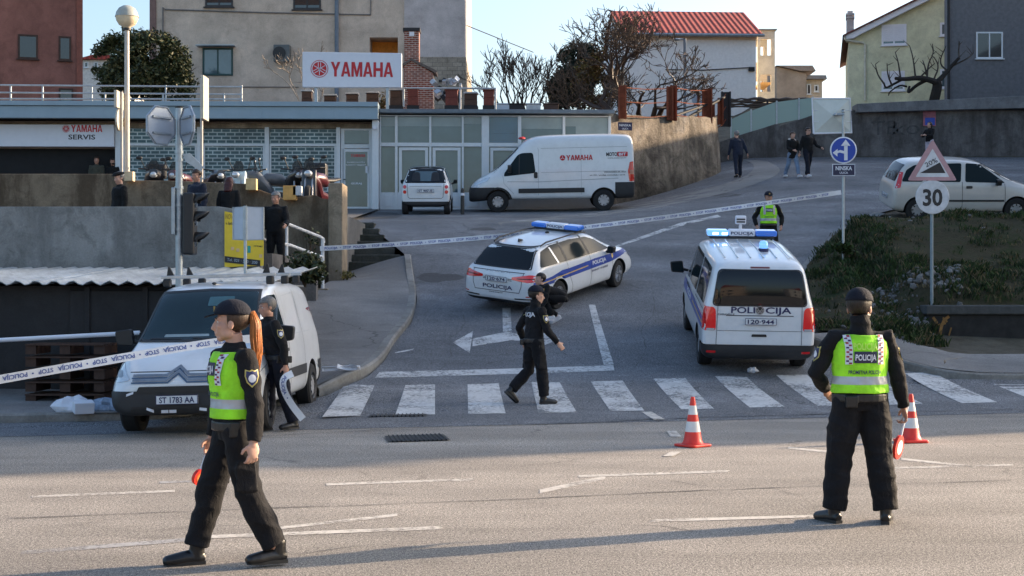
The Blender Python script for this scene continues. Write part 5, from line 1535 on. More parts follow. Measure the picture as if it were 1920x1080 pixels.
def rot(axis, deg): return Matrix.Rotation(rad(deg), 3, axis)
def figure(label, loc, heading, H=1.78, build=1.0, lean=0, side=0, twist=0, head=(0, 0), arms=None, legs=None, near=1, outfit=None, group=None, drop=0, hip_turn=0):
    """a person; local +Y is forward, +X the right hand side.
    arms/legs: L and R dicts of degrees (flex, abd, bend, rot); head: (yaw to the left, nod down)"""
    of = dict(skin=SK1, jacket=UNI, trousers=UNI, shoes=LEATHER, hair=H_DARK, cap=None, vest=None, beard=False, hair_style='short', vis=True)
    of.update(outfit or {})
    arms = arms or {}; legs = legs or {}
    t = thing('person', label, 'person', loc, rad(heading - 90), group)
    k = H / 1.78
    vox = {0: .0062, 1: .009, 2: .014, 3: .019}[near]
    B = build
    # ---- joints
    Tm = rot('X', -lean) @ rot('Y', side)
    Tt = Tm @ rot('Z', twist)
    pel = V((0, 0, 0))
    sp = lambda z, y=0, x=0, m=Tm: m @ V((x, y, z)) * k
    waist, chest, neck = sp(.13), Tt @ V((0, -.0, .36)) * k, Tt @ V((0, -.015, .52)) * k
    J = {}
    for s, nm in ((-1, 'L'), (1, 'R')):
        a = dict(flex=0, abd=6, bend=12, rot=0); a.update(arms.get(nm, {}))
        sh = Tt @ V((s * .195 * (.5 + .5 * B), -.005, .432)) * k
        Ma = Tt @ rot('X', a['flex']) @ rot('Y', -s * a['abd'])
        el = sh + Ma @ V((0, 0, -.29)) * k
        Mf = Ma @ rot('Z', s * a['rot']) @ rot('X', a['bend'])
        wr = el + Mf @ V((0, 0, -.25)) * k
        l = dict(flex=0, abd=2, bend=2, foot=0, rot=0); l.update(legs.get(nm, {}))
        hp = rot('Z', hip_turn) @ V((s * .095, 0, -.02)) * k
        Ml = rot('Z', hip_turn) @ rot('X', l['flex']) @ rot('Y', -s * l['abd']) @ rot('Z', -s * l['rot'])
        kn = hp + Ml @ V((0, 0, -.425)) * k
        Ms = Ml @ rot('X', -l['bend'])
        an = kn + Ms @ V((0, 0, -.415)) * k
        Mft = rot('Z', hip_turn) @ rot('Z', -s * (l['rot'] + 6)) @ rot('X', -l['foot'])
        J[nm] = dict(sh=sh, el=el, wr=wr, Mf=Mf, Ma=Ma, hp=hp, kn=kn, an=an, Mft=Mft, Ms=Ms, s=s)
    soles = []
    for j in J.values():
        for p in ((0, -.06, -.085), (0, .19, -.085)): soles.append((j['an'] + j['Mft'] @ V(p) * k).z)
    lift = -min(soles) - drop
    up = V((0, 0, lift))
    for j in J.values():
        for q in ('sh', 'el', 'wr', 'hp', 'kn', 'an'): j[q] = j[q] + up
    pel = pel + up; waist = waist + up; chest = chest + up; neck = neck + up
    fwd = Tt @ V((0, 1, 0))
    Mh = rot('Z', head[0]) @ rot('X', -head[1]) @ rot('X', -lean * .3)
    hc = neck + (Tt @ V((0, .02, .0))) * k + V((0, 0, .138)) * k
    hk = k * 1.05
    def hp_(x, y, z): return hc + Mh @ (V((x, y, z)) * hk)
    # ---- body: head, neck, trunk, limbs and hands as one skin
    b = MB()
    b.ball(hp_(0, -.012, .035), V((.076, .096, .085)) * hk, 20, 14, M=Mh)
    b.ball(hp_(0, .03, -.03), V((.064, .066, .078)) * hk, 18, 12, M=Mh)
    b.ball(hp_(0, .066, -.093), V((.032, .026, .024)) * hk, 12, 8, M=Mh)
    for s in (-1, 1):
        b.ball(hp_(s * .043, .02, -.066), V((.022, .04, .03)) * hk, 12, 8, M=Mh)
        b.ball(hp_(s * .04, .064, -.02), V((.025, .022, .02)) * hk, 12, 8, M=Mh)
        b.ball(hp_(s * .078, -.008, -.012), V((.011, .02, .033)) * hk, 10, 8, M=Mh)
    b.tube([hp_(0, .088, .02), hp_(0, .104, -.012), hp_(0, .114, -.034), hp_(0, .096, -.042)], [.009 * hk, .012 * hk, .017 * hk, .012 * hk], 10)
    b.tube([hp_(-.05, .07, .026), hp_(-.02, .088, .024), hp_(.02, .088, .024), hp_(.05, .07, .026)], .012 * hk, 8)
    b.tube([hp_(-.026, .082, -.066), hp_(0, .096, -.062), hp_(.026, .082, -.066)], [.007 * hk, .011 * hk, .007 * hk], 8)
    b.tube([hp_(-.02, .084, -.076), hp_(0, .093, -.074), hp_(.02, .084, -.076)], [.006 * hk, .009 * hk, .006 * hk], 8)
    b.tube([neck - V((0, 0, .06)), neck + V((0, 0, .03)), hp_(0, -.012, -.06)], [(.06 * k, .065 * k), (.055 * k, .056 * k), (.053 * k, .052 * k)], 14, up=fwd)
    b.tube([pel - V((0, 0, .08)), waist, chest, neck - V((0, 0, .05))], [(.075 * k, .12 * k), (.07 * k, .115 * k), (.085 * k, .14 * k), (.05 * k, .07 * k)], 14, up=fwd)
    for nm, j in J.items():
        s = j['s']
        b.tube([neck - V((0, 0, .07)), j['sh'], j['el'], j['wr']], [.045 * k, .045 * k, .036 * k, .026 * k], 10)
        b.tube([pel - V((0, 0, .04)), j['hp'], j['kn'], j['an'], j['an'] + V((0, 0, -.03))], [.06 * k, .065 * k, .045 * k, .036 * k, .036 * k], 10)
        b.tube([j['an'] + V((0, 0, -.03)), j['an'] + j['Mft'] @ V((0, .13, -.05)) * k], [.034 * k, .024 * k], 8)
        # hand
        Mf = j['Mf']
        d = Mf @ V((0, 0, -1)); thumb = Mf @ V((0, 1, 0)); inn = Mf @ V((-s, 0, 0))
        fs = arms.get(nm, {}).get('fist', 22 if near else 26)
        pc = j['wr'] + d * .05 * k
        pm = Matrix((thumb, inn, d)).transposed()
        b.ball(pc, V((.043, .016, .055)) * k, 14, 10, M=pm)
        b.tube([j['wr'] - d * .02 * k, j['wr'] + d * .03 * k], [(.023 * k, .027 * k), (.02 * k, .03 * k)], 10, up=inn)
        for i, (off, ln, ex) in enumerate(((.030, .074, 0), (.010, .083, 4), (-.010, .077, 8), (-.029, .062, 14))):
            p = pc + thumb * off * k + d * .042 * k
            pts = [p]; ang = 0
            for q, part in enumerate((.44, .32, .24)):
                ang += fs + ex * .7 + (6 if q else 0)
                dd = d * math.cos(rad(ang)) + inn * math.sin(rad(ang)) + thumb * off * 2.2
                p = p + dd.normalized() * ln * part * k; pts.append(p)
            b.tube(pts, [.0098 * k, .0092 * k, .0084 * k, .0068 * k], 8)
        p0 = pc + thumb * .034 * k - d * .018 * k
        p1 = p0 + (thumb * .7 + d * .6 + inn * .35).normalized() * .036 * k
        b.tube([p0 - thumb * .015 * k, p0, p1, p1 + (d * .85 + inn * .4 + thumb * .2).normalized() * .03 * k], [.014 * k, .0135 * k, .0115 * k, .009 * k], 8)
    MB(remesh(b, vox, 2)).build('body', of['skin'], t, smooth='all')
    if near <= 1:
        EYEW = MATS.setdefault('eye', plain('eye_white', (.6, .57, .53), .25)); IRIS = MATS.setdefault('iris', plain('dark_iris', (.02, .015, .012), .2))
        for s in (-1, 1):
            e = MB().ball(hp_(s * .031, .077, .006), V((.0135, .009, .0075)) * hk, 12, 8, M=Mh).build('eye', EYEW, t, smooth=True)
            MB().ball(hp_(s * .031, .0845, .006), V((.0055, .003, .0055)) * hk, 10, 6, M=Mh).build('iris', IRIS, e, smooth=True)
            MB().tube([hp_(s * .018, .093, .025), hp_(s * .034, .09, .029), hp_(s * .05, .079, .024)], .0045 * hk, 6).build('eyebrow', of['hair'], t, smooth=True)
    # ---- trousers
    m = MB()
    w = B
    m.tube([waist - V((0, 0, .02)), pel + V((0, 0, .04)), pel - V((0, 0, .1)) * k], [(.105 * k * w, .155 * k * w), (.118 * k * w, .172 * k * w), (.1 * k * w, .15 * k * w)], 20, up=V((0, 1, 0)))
    bag = of.get('bag', 1.0)
    for j in J.values():
        mid = j['hp'].lerp(j['kn'], .5); sh_ = j['kn'].lerp(j['an'], .5)
        m.tube([j['hp'] + V((0, 0, .05)) * k, j['hp'], mid, j['kn'], sh_, j['an'] + (j['kn'] - j['an']) * of.get('hem', .04)],
               [.092 * k * w, .101 * k * w, .094 * k * w * (.5 + .5 * bag), .078 * k * bag, .077 * k * bag, .071 * k * bag], 16)
        if of.get('cargo'): m.box(mid + V((j['s'] * .085, -.0, -.09)) * k, (.045 * k, .15 * k, .19 * k), taper=.8)
    m_ = remesh(m, vox * 1.3, 4, (.0125 if near < 2 else .011) * k, 5, seed=hash_(label))
    MB(m_).build('trousers', of['trousers'], t, smooth='all')
    # ---- shoes or boots
    for nm, j in J.items():
        M3 = j['Mft']
        P = lambda x, y, z: j['an'] + M3 @ V((x, y, z)) * k
        m = MB()
        m.tube([P(0, -.065, -.045), P(0, -.03, -.04), P(0, .05, -.043), P(0, .12, -.053), P(0, .185, -.058), P(0, .205, -.06)], [(.028 * k, .03 * k), (.045 * k, .042 * k), (.052 * k, .045 * k), (.045 * k, .05 * k), (.034 * k, .045 * k), (.018 * k, .03 * k)], 14, up=M3 @ V((0, 0, 1)))
        if of.get('boots', near < 2): m.tube([P(0, -.01, -.04), P(0, -.012, .04), j['an'] + j['Ms'] @ V((0, -.012, .2)) * k], [(.052 * k, .042 * k), (.05 * k, .046 * k), (.058 * k, .054 * k)], 14, up=M3 @ V((0, 1, 0)))
        else: m.tube([P(0, -.01, -.04), P(0, -.012, .01)], [(.05 * k, .04 * k), (.042 * k, .038 * k)], 12, up=M3 @ V((0, 1, 0)))
        bmx = remesh(m, max(.006, vox * .8), 2)
        o = MB(bmx).build('boot' if of.get('boots', near < 2) else 'shoe', of['shoes'], t, smooth='all')
        s_ = MB()
        s_.prism([(-.03, -.068), (.03, -.068), (.038, 0), (.043, .1), (.036, .18), (0, .2), (-.036, .18), (-.043, .1), (-.038, 0)], -.087, -.062, 'z')
        for v in s_.bm.verts: v.co = P(*v.co)
        s_.build('sole', BLACK if of['shoes'] != SHOEW else SHOEW, o)
    # ---- jacket
    m = MB()
    jl = of.get('jacket_len', .05)
    hemp = pel + V((0, 0, -jl)) * k
    m.tube([hemp, pel + V((0, 0, .03)), waist + V((0, 0, .03)) * k, chest - V((0, 0, .05)) * k, chest + (Tt @ V((0, 0, .06))) * k, neck - V((0, 0, .055)) * k, neck + V((0, 0, .012)) * k],
           [(.122 * k * w, .172 * k * w), (.128 * k * w, .178 * k * w), (.122 * k * w, .166 * k * w), (.134 * k * w, .182 * k * w), (.128 * k * w, .19 * k * (.4 + .6 * w)), (.085 * k, .105 * k), (.064 * k, .068 * k)], 22, up=fwd)
    slv = of.get('sleeve', 1.0)
    for j in J.values():
        d = (j['wr'] - j['el']).normalized()
        m.tube([neck - V((0, 0, .085)) * k, j['sh'] + V((0, 0, .004)) * k, j['sh'].lerp(j['el'], .5), j['el'], j['el'].lerp(j['wr'], .5), j['wr'] - d * .005],
               [.05 * k, .069 * k * slv, .066 * k * slv, .06 * k * slv, .054 * k * slv, .044 * k * slv], 16)
    if of.get('collar'): m.tube([neck - V((0, 0, .05)) * k, neck + V((0, 0, .02)) * k, hp_(0, -.02, -.045)], [(.085 * k, .09 * k), (.074 * k, .078 * k), (.07 * k, .068 * k)], 18, up=fwd)
    jb = remesh(m, vox * 1.25, 2, (.011 if near < 2 else .009) * k, 6.5, seed=hash_(label) + 2)
    bvj = BVHTree.FromBMesh(jb)
    jo = MB(jb).build('jacket', of['jacket'], t, smooth='all')
    if of.get('fur'): MB(remesh((lambda q: q.tube([neck + V((-.12, .03, -.07)), neck + V((-.09, -.06, .0)), neck + V((0, -.1, .01)), neck + V((.09, -.06, .0)), neck + V((.12, .03, -.07))], .045, 10) or q)(MB()), .018, 1, .012, 20)).build('fur_hood', plain('cream_fur', (.55, .5, .46), .9, bump=.5), t, smooth='all')
    # ---- vest
    if of['vest']:
        m = MB()
        vdrop = of.get('vest_drop', .1)
        m.tube([waist + (Tm @ V((0, 0, -vdrop))) * k, waist + V((0, 0, .03)) * k, chest - V((0, 0, .05)) * k, chest + (Tt @ V((0, 0, .05))) * k, chest + (Tt @ V((0, -.005, .105))) * k],
               [(.145 * k * w, .192 * k * w), (.138 * k * w, .182 * k * w), (.147 * k * w, .193 * k * w), (.141 * k * w, .186 * k * w), (.12 * k, .150 * k)], 24, up=fwd)
        vbm = remesh(m, vox * 1.1, 2, .006 * k, 8, seed=hash_(label) + 4)
        z0 = waist.z - vdrop * k
        bands = [(z0 + .065 * k, z0 + .125 * k)]
        for lo, hi in bands:
            for zz in (lo, hi): cut(vbm, (0, 0, zz), (0, 0, 1))
        for f in vbm.faces:
            c = f.calc_center_median()
            if any(lo < c.z < hi for lo, hi in bands): f.material_index = 1
        bvv = BVHTree.FromBMesh(vbm)
        vo = MB(vbm).build('vest', [HIVIS, REFL], t, smooth='all')
        ct = chest.z
        zt_ = ct + .13 * k
        def strip(s, ax):
            x0, x1 = s * .082 * k * w, s * .126 * k * w
            top = neck.z - .062 * k
            zb = z0 + .215 * k
            nn = 13
            q = []
            wh_ = [(x0, zb), (x1, zb), (x1, ct), (x1 + s * .01, top), (x0 + s * .01, top), (x0, ct)]
            pr = BVJ(bvv, bvj)
            bmq = []
            decal('checker_band', wh_[::s], ax, pr, .007, SIGNW, vo, res=.04)
            ch_r, ch_b = [], []
            hh = (top - zb) / nn
            for i in range(nn):
                for c in (0, 1):
                    if (i + c) % 2 == 0:
                        a = x0 + (x1 - x0) * (.12 + .38 * c); bq_ = a + (x1 - x0) * .38
                        z_ = zb + hh * i
                        sh = s * .01 * max(0, (z_ - ct) / (top - ct))
                        ch_r.append([(a + sh, z_ + .002), (bq_ + sh, z_ + .002), (bq_ + sh, z_ + hh - .002), (a + sh, z_ + hh - .002)][::s])
            decal('checker', ch_r, ax, pr, .010, CHK, vo, res=.05)
        for s in (-1, 1):
            for ax in ('+y', '-y'): strip(s, ax)
        for ax in ('-y', '+y'):
            pz = z0 + .225 * k
            hw = .112 * k * w if ax == '-y' else .115 * k
            pz2 = pz if ax == '-y' else pz + .05 * k
            decal('name_panel', [(-hw * .66, pz2), (hw * .66, pz2), (hw * .66, pz2 + .085 * k), (-hw * .66, pz2 + .085 * k)], ax, bvv, .008, NAVY, vo, res=.04)
            letters('lettering', 'POLICIJA', 0, pz2 + .022 * k, .042 * k, ax, bvv, .013, SIGNW, vo, w=hw * 1.2, bold=.03)
            if ax == '-y': letters('lettering', 'POLICIJA', 0, pz2 + .098 * k, .05 * k, ax, bvv, .011, plain('pale_yellow_print', (.55, .95, .12), .6), vo, w=hw * 1.4, bold=.03)
            letters('lettering', 'PROMETNA POLICIJA', 0, z0 + .145 * k, .028 * k, ax, bvv, .01, LETB, vo, w=hw * 1.9, bold=.02)
    # ---- uniform marks
    for s, ax in ((-1, '-x'), (1, '+x')):
        if of.get('badge'):
            j = J['L' if s < 0 else 'R']
            c = j['sh'].lerp(j['el'], .42)
            r = .052 * k
            shp = lambda f: [(c.y + px * r * f, c.z + pz * r * f) for px, pz in ((-.8, 1), (-.3, .85), (0, 1), (.3, .85), (.8, 1), (.85, .2), (.6, -.6), (0, -1.2), (-.6, -.6), (-.85, .2))]
            bo = decal('sleeve_badge', shp(1), ax, bvj, .004, plain('badge_gold', (.5, .42, .12), .5), jo, res=.04)
            decal('badge_field', shp(.82), ax, bvj, .007, LETB, bo, res=.04)
            decal('badge_shield', [(c.y + r * .45 * math.cos(q * .6283), c.z - r * .1 + r * .5 * math.sin(q * .6283)) for q in range(10)], ax, bvj, .01, SIGNW, bo, res=.04)
    if of.get('back_text'):
        letters('lettering', of['back_text'], 0, chest.z - .01, .062 * k, '-y', bvj, .006, SIGNW, jo, w=.28 * k, bold=.02)
    if of.get('belt'):
        o = MB(remesh((lambda q: q.tube([pel + V((0, 0, -.035)), pel + V((0, 0, .025))], [(.14 * k * w, .187 * k * w)] * 2, 24, up=V((0, 1, 0))).box(pel + V((.17, .02, -.06)) * k, (.05, .09, .16)).box(pel + V((-.17, .03, -.02)) * k, (.045, .07, .1)).box(pel + V((-.1, -.135, -.03)) * k, (.09, .05, .09)) or q)(MB()), vox, 1)).build('duty_belt', LEATHER, t, smooth='all')
    # ---- hair and headgear
    def shell(r, c, keep, name, mat, par=t, seg=(22, 14), jitter=0):
        q = MB().ball((0, 0, 0), V(r), seg[0], seg[1])
        kill = [v for v in q.bm.verts if not keep(v.co + V(c))]
        bmesh.ops.delete(q.bm, geom=kill, context='VERTS')
        for v in q.bm.verts:
            n_ = noise.noise(v.co * 40) * jitter
            v.co = hp_(*((v.co * (1 + n_)) + V(c)))
        o_ = q.build(name, mat, par, smooth='all')
        so2 = o_.modifiers.new('s', 'SOLIDIFY'); so2.thickness = .006; so2.offset = 1
        return o_
    hs = of['hair_style']
    if hs == 'short': shell((.083, .104, .092), (0, -.014, .035), lambda p: p.z > .045 or (p.y < -.005 and p.z > -.05) or (p.y < .02 and p.z > -.005), 'hair', of['hair'], jitter=.06)
    elif hs == 'long':
        m = MB()
        m.ball(hp_(0, -.02, .03), V((.09, .105, .095)) * hk, 16, 12, M=Mh)
        m.tube([hp_(0, -.03, .04), hp_(0, -.05, -.08), hp_(0, -.06, -.22)], [(.075 * hk, .098 * hk), (.06 * hk, .1 * hk), (.035 * hk, .085 * hk)], 14, up=Mh @ V((0, 1, 0)))
        bq2 = remesh(m, .014, 2, .006, 16)
        bmesh.ops.delete(bq2, geom=[v for v in bq2.verts if (lambda p: p.y > .055 and p.z < .06)(Mh.transposed() @ (v.co - hc))], context='VERTS')
        MB(bq2).build('hair', of['hair'], t, smooth='all')
    elif hs == 'ponytail':
        hr = shell((.081, .102, .09), (0, -.014, .035), lambda p: p.z > .05 or (p.y < .012 and p.z > -.055) or (p.y < .03 and p.z > .0), 'hair', H_BROWN, jitter=.03)
        R2 = random.Random(5)
        m = MB()
        PT = [(-.1, .055), (-.128, .06), (-.148, .0), (-.15, -.1), (-.158, -.2), (-.15, -.31)]
        m.tube([hp_(0, y_, z_) for y_, z_ in PT], [.014, .022, .03, .032, .024, .006], 12)
        for i in range(230):
            a = R2.uniform(0, 6.28); q = R2.uniform(.5, 1.15)
            dx, dy = math.cos(a) * q, math.sin(a) * q
            ln = R2.uniform(.82, 1.12); fl = R2.gauss(0, .012)
            m.tube([hp_(dx * r_ + fl * f_, y_ + dy * r_ * .9, z_ * (ln if z_ < 0 else 1)) for (y_, z_), r_, f_ in zip(PT, (.012, .02, .03, .034, .03, .018), (0, 0, .2, .5, .8, 1.2))], [.003, .004, .0042, .004, .003, .001], 4)
        m.build('ponytail', H_COPPER, hr, smooth='all')
        MB().tube([hp_(0, -.1, .05), hp_(0, -.122, .05)], [.022, .024], 12).build('hair_tie', BLACK, hr, smooth=True)
    if of['beard']:
        shell((.069, .072, .072), (0, .03, -.042), lambda p: p.z < -.04 and p.y > -.03, 'beard', of['hair'], jitter=.08)
    if of['cap'] == 'police':
        c = shell((.091, .112, .092), (0, -.008, .05), lambda p: p.z > .045, 'cap', UNI_N, seg=(28, 18))
        vz = MB(); n_ = 14
        up_, lo_ = [], []
        rows_ = []
        for i in range(n_ + 1):
            a = math.pi * (i / n_)
            x, y = math.cos(a), math.sin(a)
            rows_.append([vz.bm.verts.new(hp_(x * .088, .02 + y * .078, .052)), vz.bm.verts.new(hp_(x * .084, .03 + y * .135, .052 - .022 * y + .012 * abs(x)))])
        for A, B_ in zip(rows_, rows_[1:]): vz.bm.faces.new((A[0], A[1], B_[1], B_[0]))
        vo_ = vz.build('visor', UNI_N, c, smooth='all'); q = vo_.modifiers.new('s', 'SOLIDIFY'); q.thickness = .006
        MB().ball(hp_(0, -.008, .143), (.008, .008, .005), 8, 6).build('button', BLACK, c)
        MB().box(hp_(0, .103, .085), (.03, .008, .036), M=Mh).build('cap_badge', plain('cap_badge_gold', (.4, .3, .1), .4, .5), c)
    elif of['cap'] == 'flat':
        m = MB().ball(hp_(0, .0, .085), V((.098, .125, .045)) * hk, 18, 12, M=Mh)
        m.ball(hp_(0, .105, .06), V((.07, .05, .012)) * hk, 14, 8, M=Mh)
        m.tube([hp_(0, -.01, .05), hp_(0, -.008, .085)], [(.108, .087), (.11, .09)], 18, up=Mh @ V((0, 1, 0)))
        MB(remesh(m, .012, 2)).build('flat_cap', BLKC, t, smooth='all')
    elif of['cap'] == 'glasses':
        m = MB()
        for s in (-1, 1): m.ball(hp_(s * .033, .092, .008), V((.027, .008, .02)) * hk, 12, 8, M=Mh).tube([hp_(s * .06, .085, .012), hp_(s * .08, .0, .01)], .004, 6)
        m.tube([hp_(-.01, .1, .012), hp_(.01, .1, .012)], .004, 6).build('sunglasses', BLACK, t, smooth=True)
    t_joints[t.name] = (J, lift, k)
    return t
class BVJ:
    """nearest of two surfaces along a ray"""
    def __init__(s, *b): s.b = b
    def ray_cast(s, o, d):
        best = (None, None, None, None)
        for q in s.b:
            h = q.ray_cast(o, d)
            if h[0] is not None and (best[0] is None or h[3] < best[3]): best = h
        return best
    def find_nearest(s, p): return s.b[0].find_nearest(p)
MATS = {}
t_joints = {}
def hash_(s): return sum(ord(c) for c in s) % 17
def checker_mat():
    m = NT('red_navy_checker')
    n = m.n('SeparateXYZ'); m.l(m.tc(), n.inputs[0])
    k = m.math('GREATER_THAN', m.math('FRACT', m.math('MULTIPLY', n.outputs[2], 18)), .55)
    m.col(m.mix(k, (.36, .012, .03), (.05, .01, .09))).set(rough=.6)
    return m.m
CHK = checker_mat()
def hand_point(t, side, d=.09):
    J, lift, k = t_joints[t.name]
    j = J[side]
    return M_of(t) @ (j['wr'] + j['Mf'] @ V((0, .0, -d)) * k)
def M_of(t): return Matrix.Translation(t.location) @ t.rotation_euler.to_matrix().to_4x4()
def gp(px, py, D=None, z=None):
    if D is None: return G(px, py)
    x = w_at(px, D)
    return V((x, D, g(x, D) if z is None else z))

POL = dict(cap='police', badge=True, belt=True, boots=True, cargo=True, bag=1.12)
woman = figure('young policewoman with a long copper ponytail and hi vis vest walking past', (w_at(438, 9.5), 9.5, 0), 203, H=1.81, build=1.0, lean=1, near=0, twist=12,
    head=(-21, 0), arms={'L': dict(flex=-8, abd=9, bend=16, fist=30), 'R': dict(flex=-2, abd=8, bend=14, fist=42)},
    legs={'L': dict(flex=-10, bend=16, foot=-2), 'R': dict(flex=17, bend=3, foot=-1)}, outfit=dict(POL, hair_style='ponytail', hair=H_BROWN, vest=True, vest_drop=.085, jacket_len=.02, hem=.09))
back = figure('stocky police officer in a hi vis vest standing with his back to the camera', (w_at(1612, 11.25), 11.25, 0), 92, H=1.87, build=1.12, near=0, twist=2,
    head=(-32, 2), arms={'L': dict(flex=8, abd=24, bend=70, rot=48), 'R': dict(flex=-2, abd=15, bend=14, fist=44)},
    legs={'L': dict(flex=2, abd=7, rot=18), 'R': dict(flex=-1, abd=6.5, rot=14, bend=4)}, outfit=dict(POL, vest=True, bag=1.28, skin=SK2, beard=True, collar=True))
walker = figure('police officer in a black cap and jacket walking over the crossing', gp(1001, 757), 28, H=1.80, near=1, lean=4,
    head=(-14, 2), arms={'R': dict(flex=18, abd=8, bend=26), 'L': dict(flex=-22, abd=16, bend=50)},
    legs={'R': dict(flex=10, bend=6, foot=0), 'L': dict(flex=-3, bend=42, foot=40)}, outfit=dict(POL, vest=None, collar=True, hem=.07, back_text='POLICIJA'))
vanman = figure('grey haired policeman without a cap walking beside the white delivery van', (w_at(518, 18.7), 18.7, g(-3, 18.7)), 212, H=1.80, near=1, lean=13,
    head=(-4, 6), arms={'L': dict(flex=-4, abd=10, bend=14), 'R': dict(flex=14, abd=8, bend=34, fist=40)},
    legs={'L': dict(flex=-8, bend=10, foot=0), 'R': dict(flex=8, bend=6, foot=0)}, outfit=dict(POL, cap=None, hair=H_SALT, trousers=UNI_N, skin=SK2, cargo=False))
uphill = figure('police officer in a hi vis vest guarding the tape behind the minibus', gp(1441, 0, 35.0), 268, H=1.82, build=1.06, near=2,
    head=(4, 6), arms={'L': dict(flex=-14, abd=26, bend=58, rot=30), 'R': dict(flex=-14, abd=26, bend=58, rot=30)}, legs={'L': dict(abd=7), 'R': dict(abd=7)}, outfit=dict(POL, vest=True, skin=SK2, cargo=False))
figure('person in dark clothes and sneakers crouching beside the police estate car', gp(1052, 608), 200, H=1.72, near=2, lean=62, head=(0, -20),
    arms={'L': dict(flex=75, bend=30), 'R': dict(flex=70, bend=30)}, legs={'L': dict(flex=92, bend=118, foot=8), 'R': dict(flex=70, bend=128, foot=30)}, outfit=dict(jacket=BLKC, trousers=BLKC, shoes=SHOEW, boots=False, hair=H_DARK))
figure('man in a dark jacket walking away uphill beside the stained wall', gp(1384, 334), 100, H=1.80, build=1.1, near=3, lean=8, side=-4, head=(10, 6),
    arms={'L': dict(flex=8, abd=14, bend=12), 'R': dict(flex=-8, abd=14, bend=12)}, legs={'L': dict(flex=-12, bend=8), 'R': dict(flex=14, bend=6)}, outfit=dict(jacket=NAVYC, trousers=NAVYC, boots=False, hair=H_GREY, jacket_len=.14))
figure('woman in jeans and a black coat with pale fur hood coming down the road', gp(1486, 333), -72, H=1.70, near=3, head=(10, 4),
    arms={'L': dict(flex=16, bend=50, rot=30), 'R': dict(flex=16, bend=60, rot=30)}, legs={'L': dict(flex=20, bend=6), 'R': dict(flex=-18, bend=14)}, outfit=dict(jacket=BLKC, trousers=JEANS, shoes=SHOEW, boots=False, hair=H_BROWN, hair_style='short', fur=True, jacket_len=.2))
figure('man in sunglasses and striped track trousers walking beside the fur hooded woman', gp(1515, 333), -66, H=1.84, build=1.05, near=3, head=(8, 2),
    arms={'R': dict(flex=-14, abd=10), 'L': dict(flex=24, abd=14, bend=40)}, legs={'L': dict(flex=-14, bend=8), 'R': dict(flex=16, bend=6)}, outfit=dict(jacket=BLKC, trousers=UNI_N, shoes=SHOEW, boots=False, hair=H_DARK, cap='glasses'))
figure('long haired woman in pale trousers standing by the dark wall', (w_at(1743, 57.2), 57.2, g(14, 57.2) - .1), 215, H=1.72, near=3, arms={'L': dict(flex=30, bend=70, rot=30), 'R': dict(flex=30, bend=70, rot=30)}, outfit=dict(jacket=BLKC, trousers=PALEC, shoes=SHOEW, boots=False, hair=H_DARK, hair_style='long'))
figure('man in an olive jacket standing in the garage doorway', (w_at(181, 48.9), 48.9, 4.66), 275, H=1.80, near=3, outfit=dict(jacket=OLIVE, trousers=BLKC, boots=False, skin=SK2, hair=H_BROWN), head=(18, 0))
figure('dark haired man in black at the right side of the garage doorway', (w_at(211, 48.9), 48.9, 4.66), 265, H=1.74, near=3, outfit=dict(jacket=BLKC, trousers=BLKC, boots=False, skin=SK2, hair=H_DARK, beard=True))
figure('elderly man in a black flat cap and coat on the terrace', (w_at(224, 29.2), 29.2, 2.55), 222, H=1.74, build=1.12, near=2, head=(6, 10), outfit=dict(jacket=BLKC, trousers=BLKC, boots=False, cap='flat', hair=H_GREY, jacket_len=.22))
figure('man in a navy jacket looking over the terrace wall beside the traffic light', (w_at(369, 28.8), 28.8, 2.55), 232, H=1.76, build=1.08, near=2, head=(6, 12), outfit=dict(jacket=NAVYC, trousers=BLKC, boots=False, skin=SK2, hair=H_BROWN))
figure('maroon haired person in black seen from behind on the terrace', (w_at(428, 28.9), 28.9, 2.55), 80, H=1.62, build=1.05, near=2, lean=8, head=(0, 14), outfit=dict(jacket=BLKC, trousers=BLKC, boots=False, hair=H_MAROON, hair_style='long'))
figure('white haired man in a dark jacket holding the stair handrail', (w_at(517, 29.1), 29.1, 2.12), 262, H=1.76, build=1.06, near=2, head=(-12, 8), arms={'L': dict(flex=20, abd=14, bend=50), 'R': dict(flex=4, abd=8)}, outfit=dict(jacket=BLKC, trousers=BLKC, boots=False, skin=SK2, hair=H_GREY))
# ------------------------------------------------------------ road markings
def mark(name, quad, mat, lift=.009, n=6, label=None):
    """quad given in picture pixels, laid on the ground it falls on"""
    a, b, c, d = [V(p) for p in quad]
    rows = []
    A, B_, C_, D_ = [G(*p) for p in quad]
    for j in range(n + 1):
        r = []
        for i in range(n + 1):
            u, v = i / n, j / n
            p = (A.lerp(B_, u)).lerp(D_.lerp(C_, u), v)
            r.append((p.x, p.y, g(p.x, p.y) + lift))
        rows.append(r)
    return sheet(name, rows, mat)
zeb = [((604, 783), (675, 781), (702, 724), (644, 725)), ((741.5, 778), (815.6, 778), (815.6, 722), (760, 723)), ((877.8, 777), (948, 776), (934.8, 719.6), (876.7, 721.5)),
       ((1009.7, 775), (1081.5, 774), (1049.6, 717.6), (996.5, 717.6)), ((1144.8, 772), (1208, 770.7), (1167.8, 714.5), (1108, 716.3)), ((1277.6, 768.5), (1338.7, 767.2), (1285, 709.7), (1225.3, 711)),
       ((1406, 765), (1472, 764), (1400, 707.5), (1340.9, 706.3)), ((1534, 762), (1597, 762), (1513, 703.5), (1455.5, 704)), ((1665, 760), (1731, 758), (1633, 701), (1575, 702)),
       ((1803, 757), (1870, 755), (1752, 699), (1697, 701)), ((1940, 752), (2005, 750), (1875, 697), (1815, 698))]
for q in zeb: mark('crossing_stripe', q, PAINT)
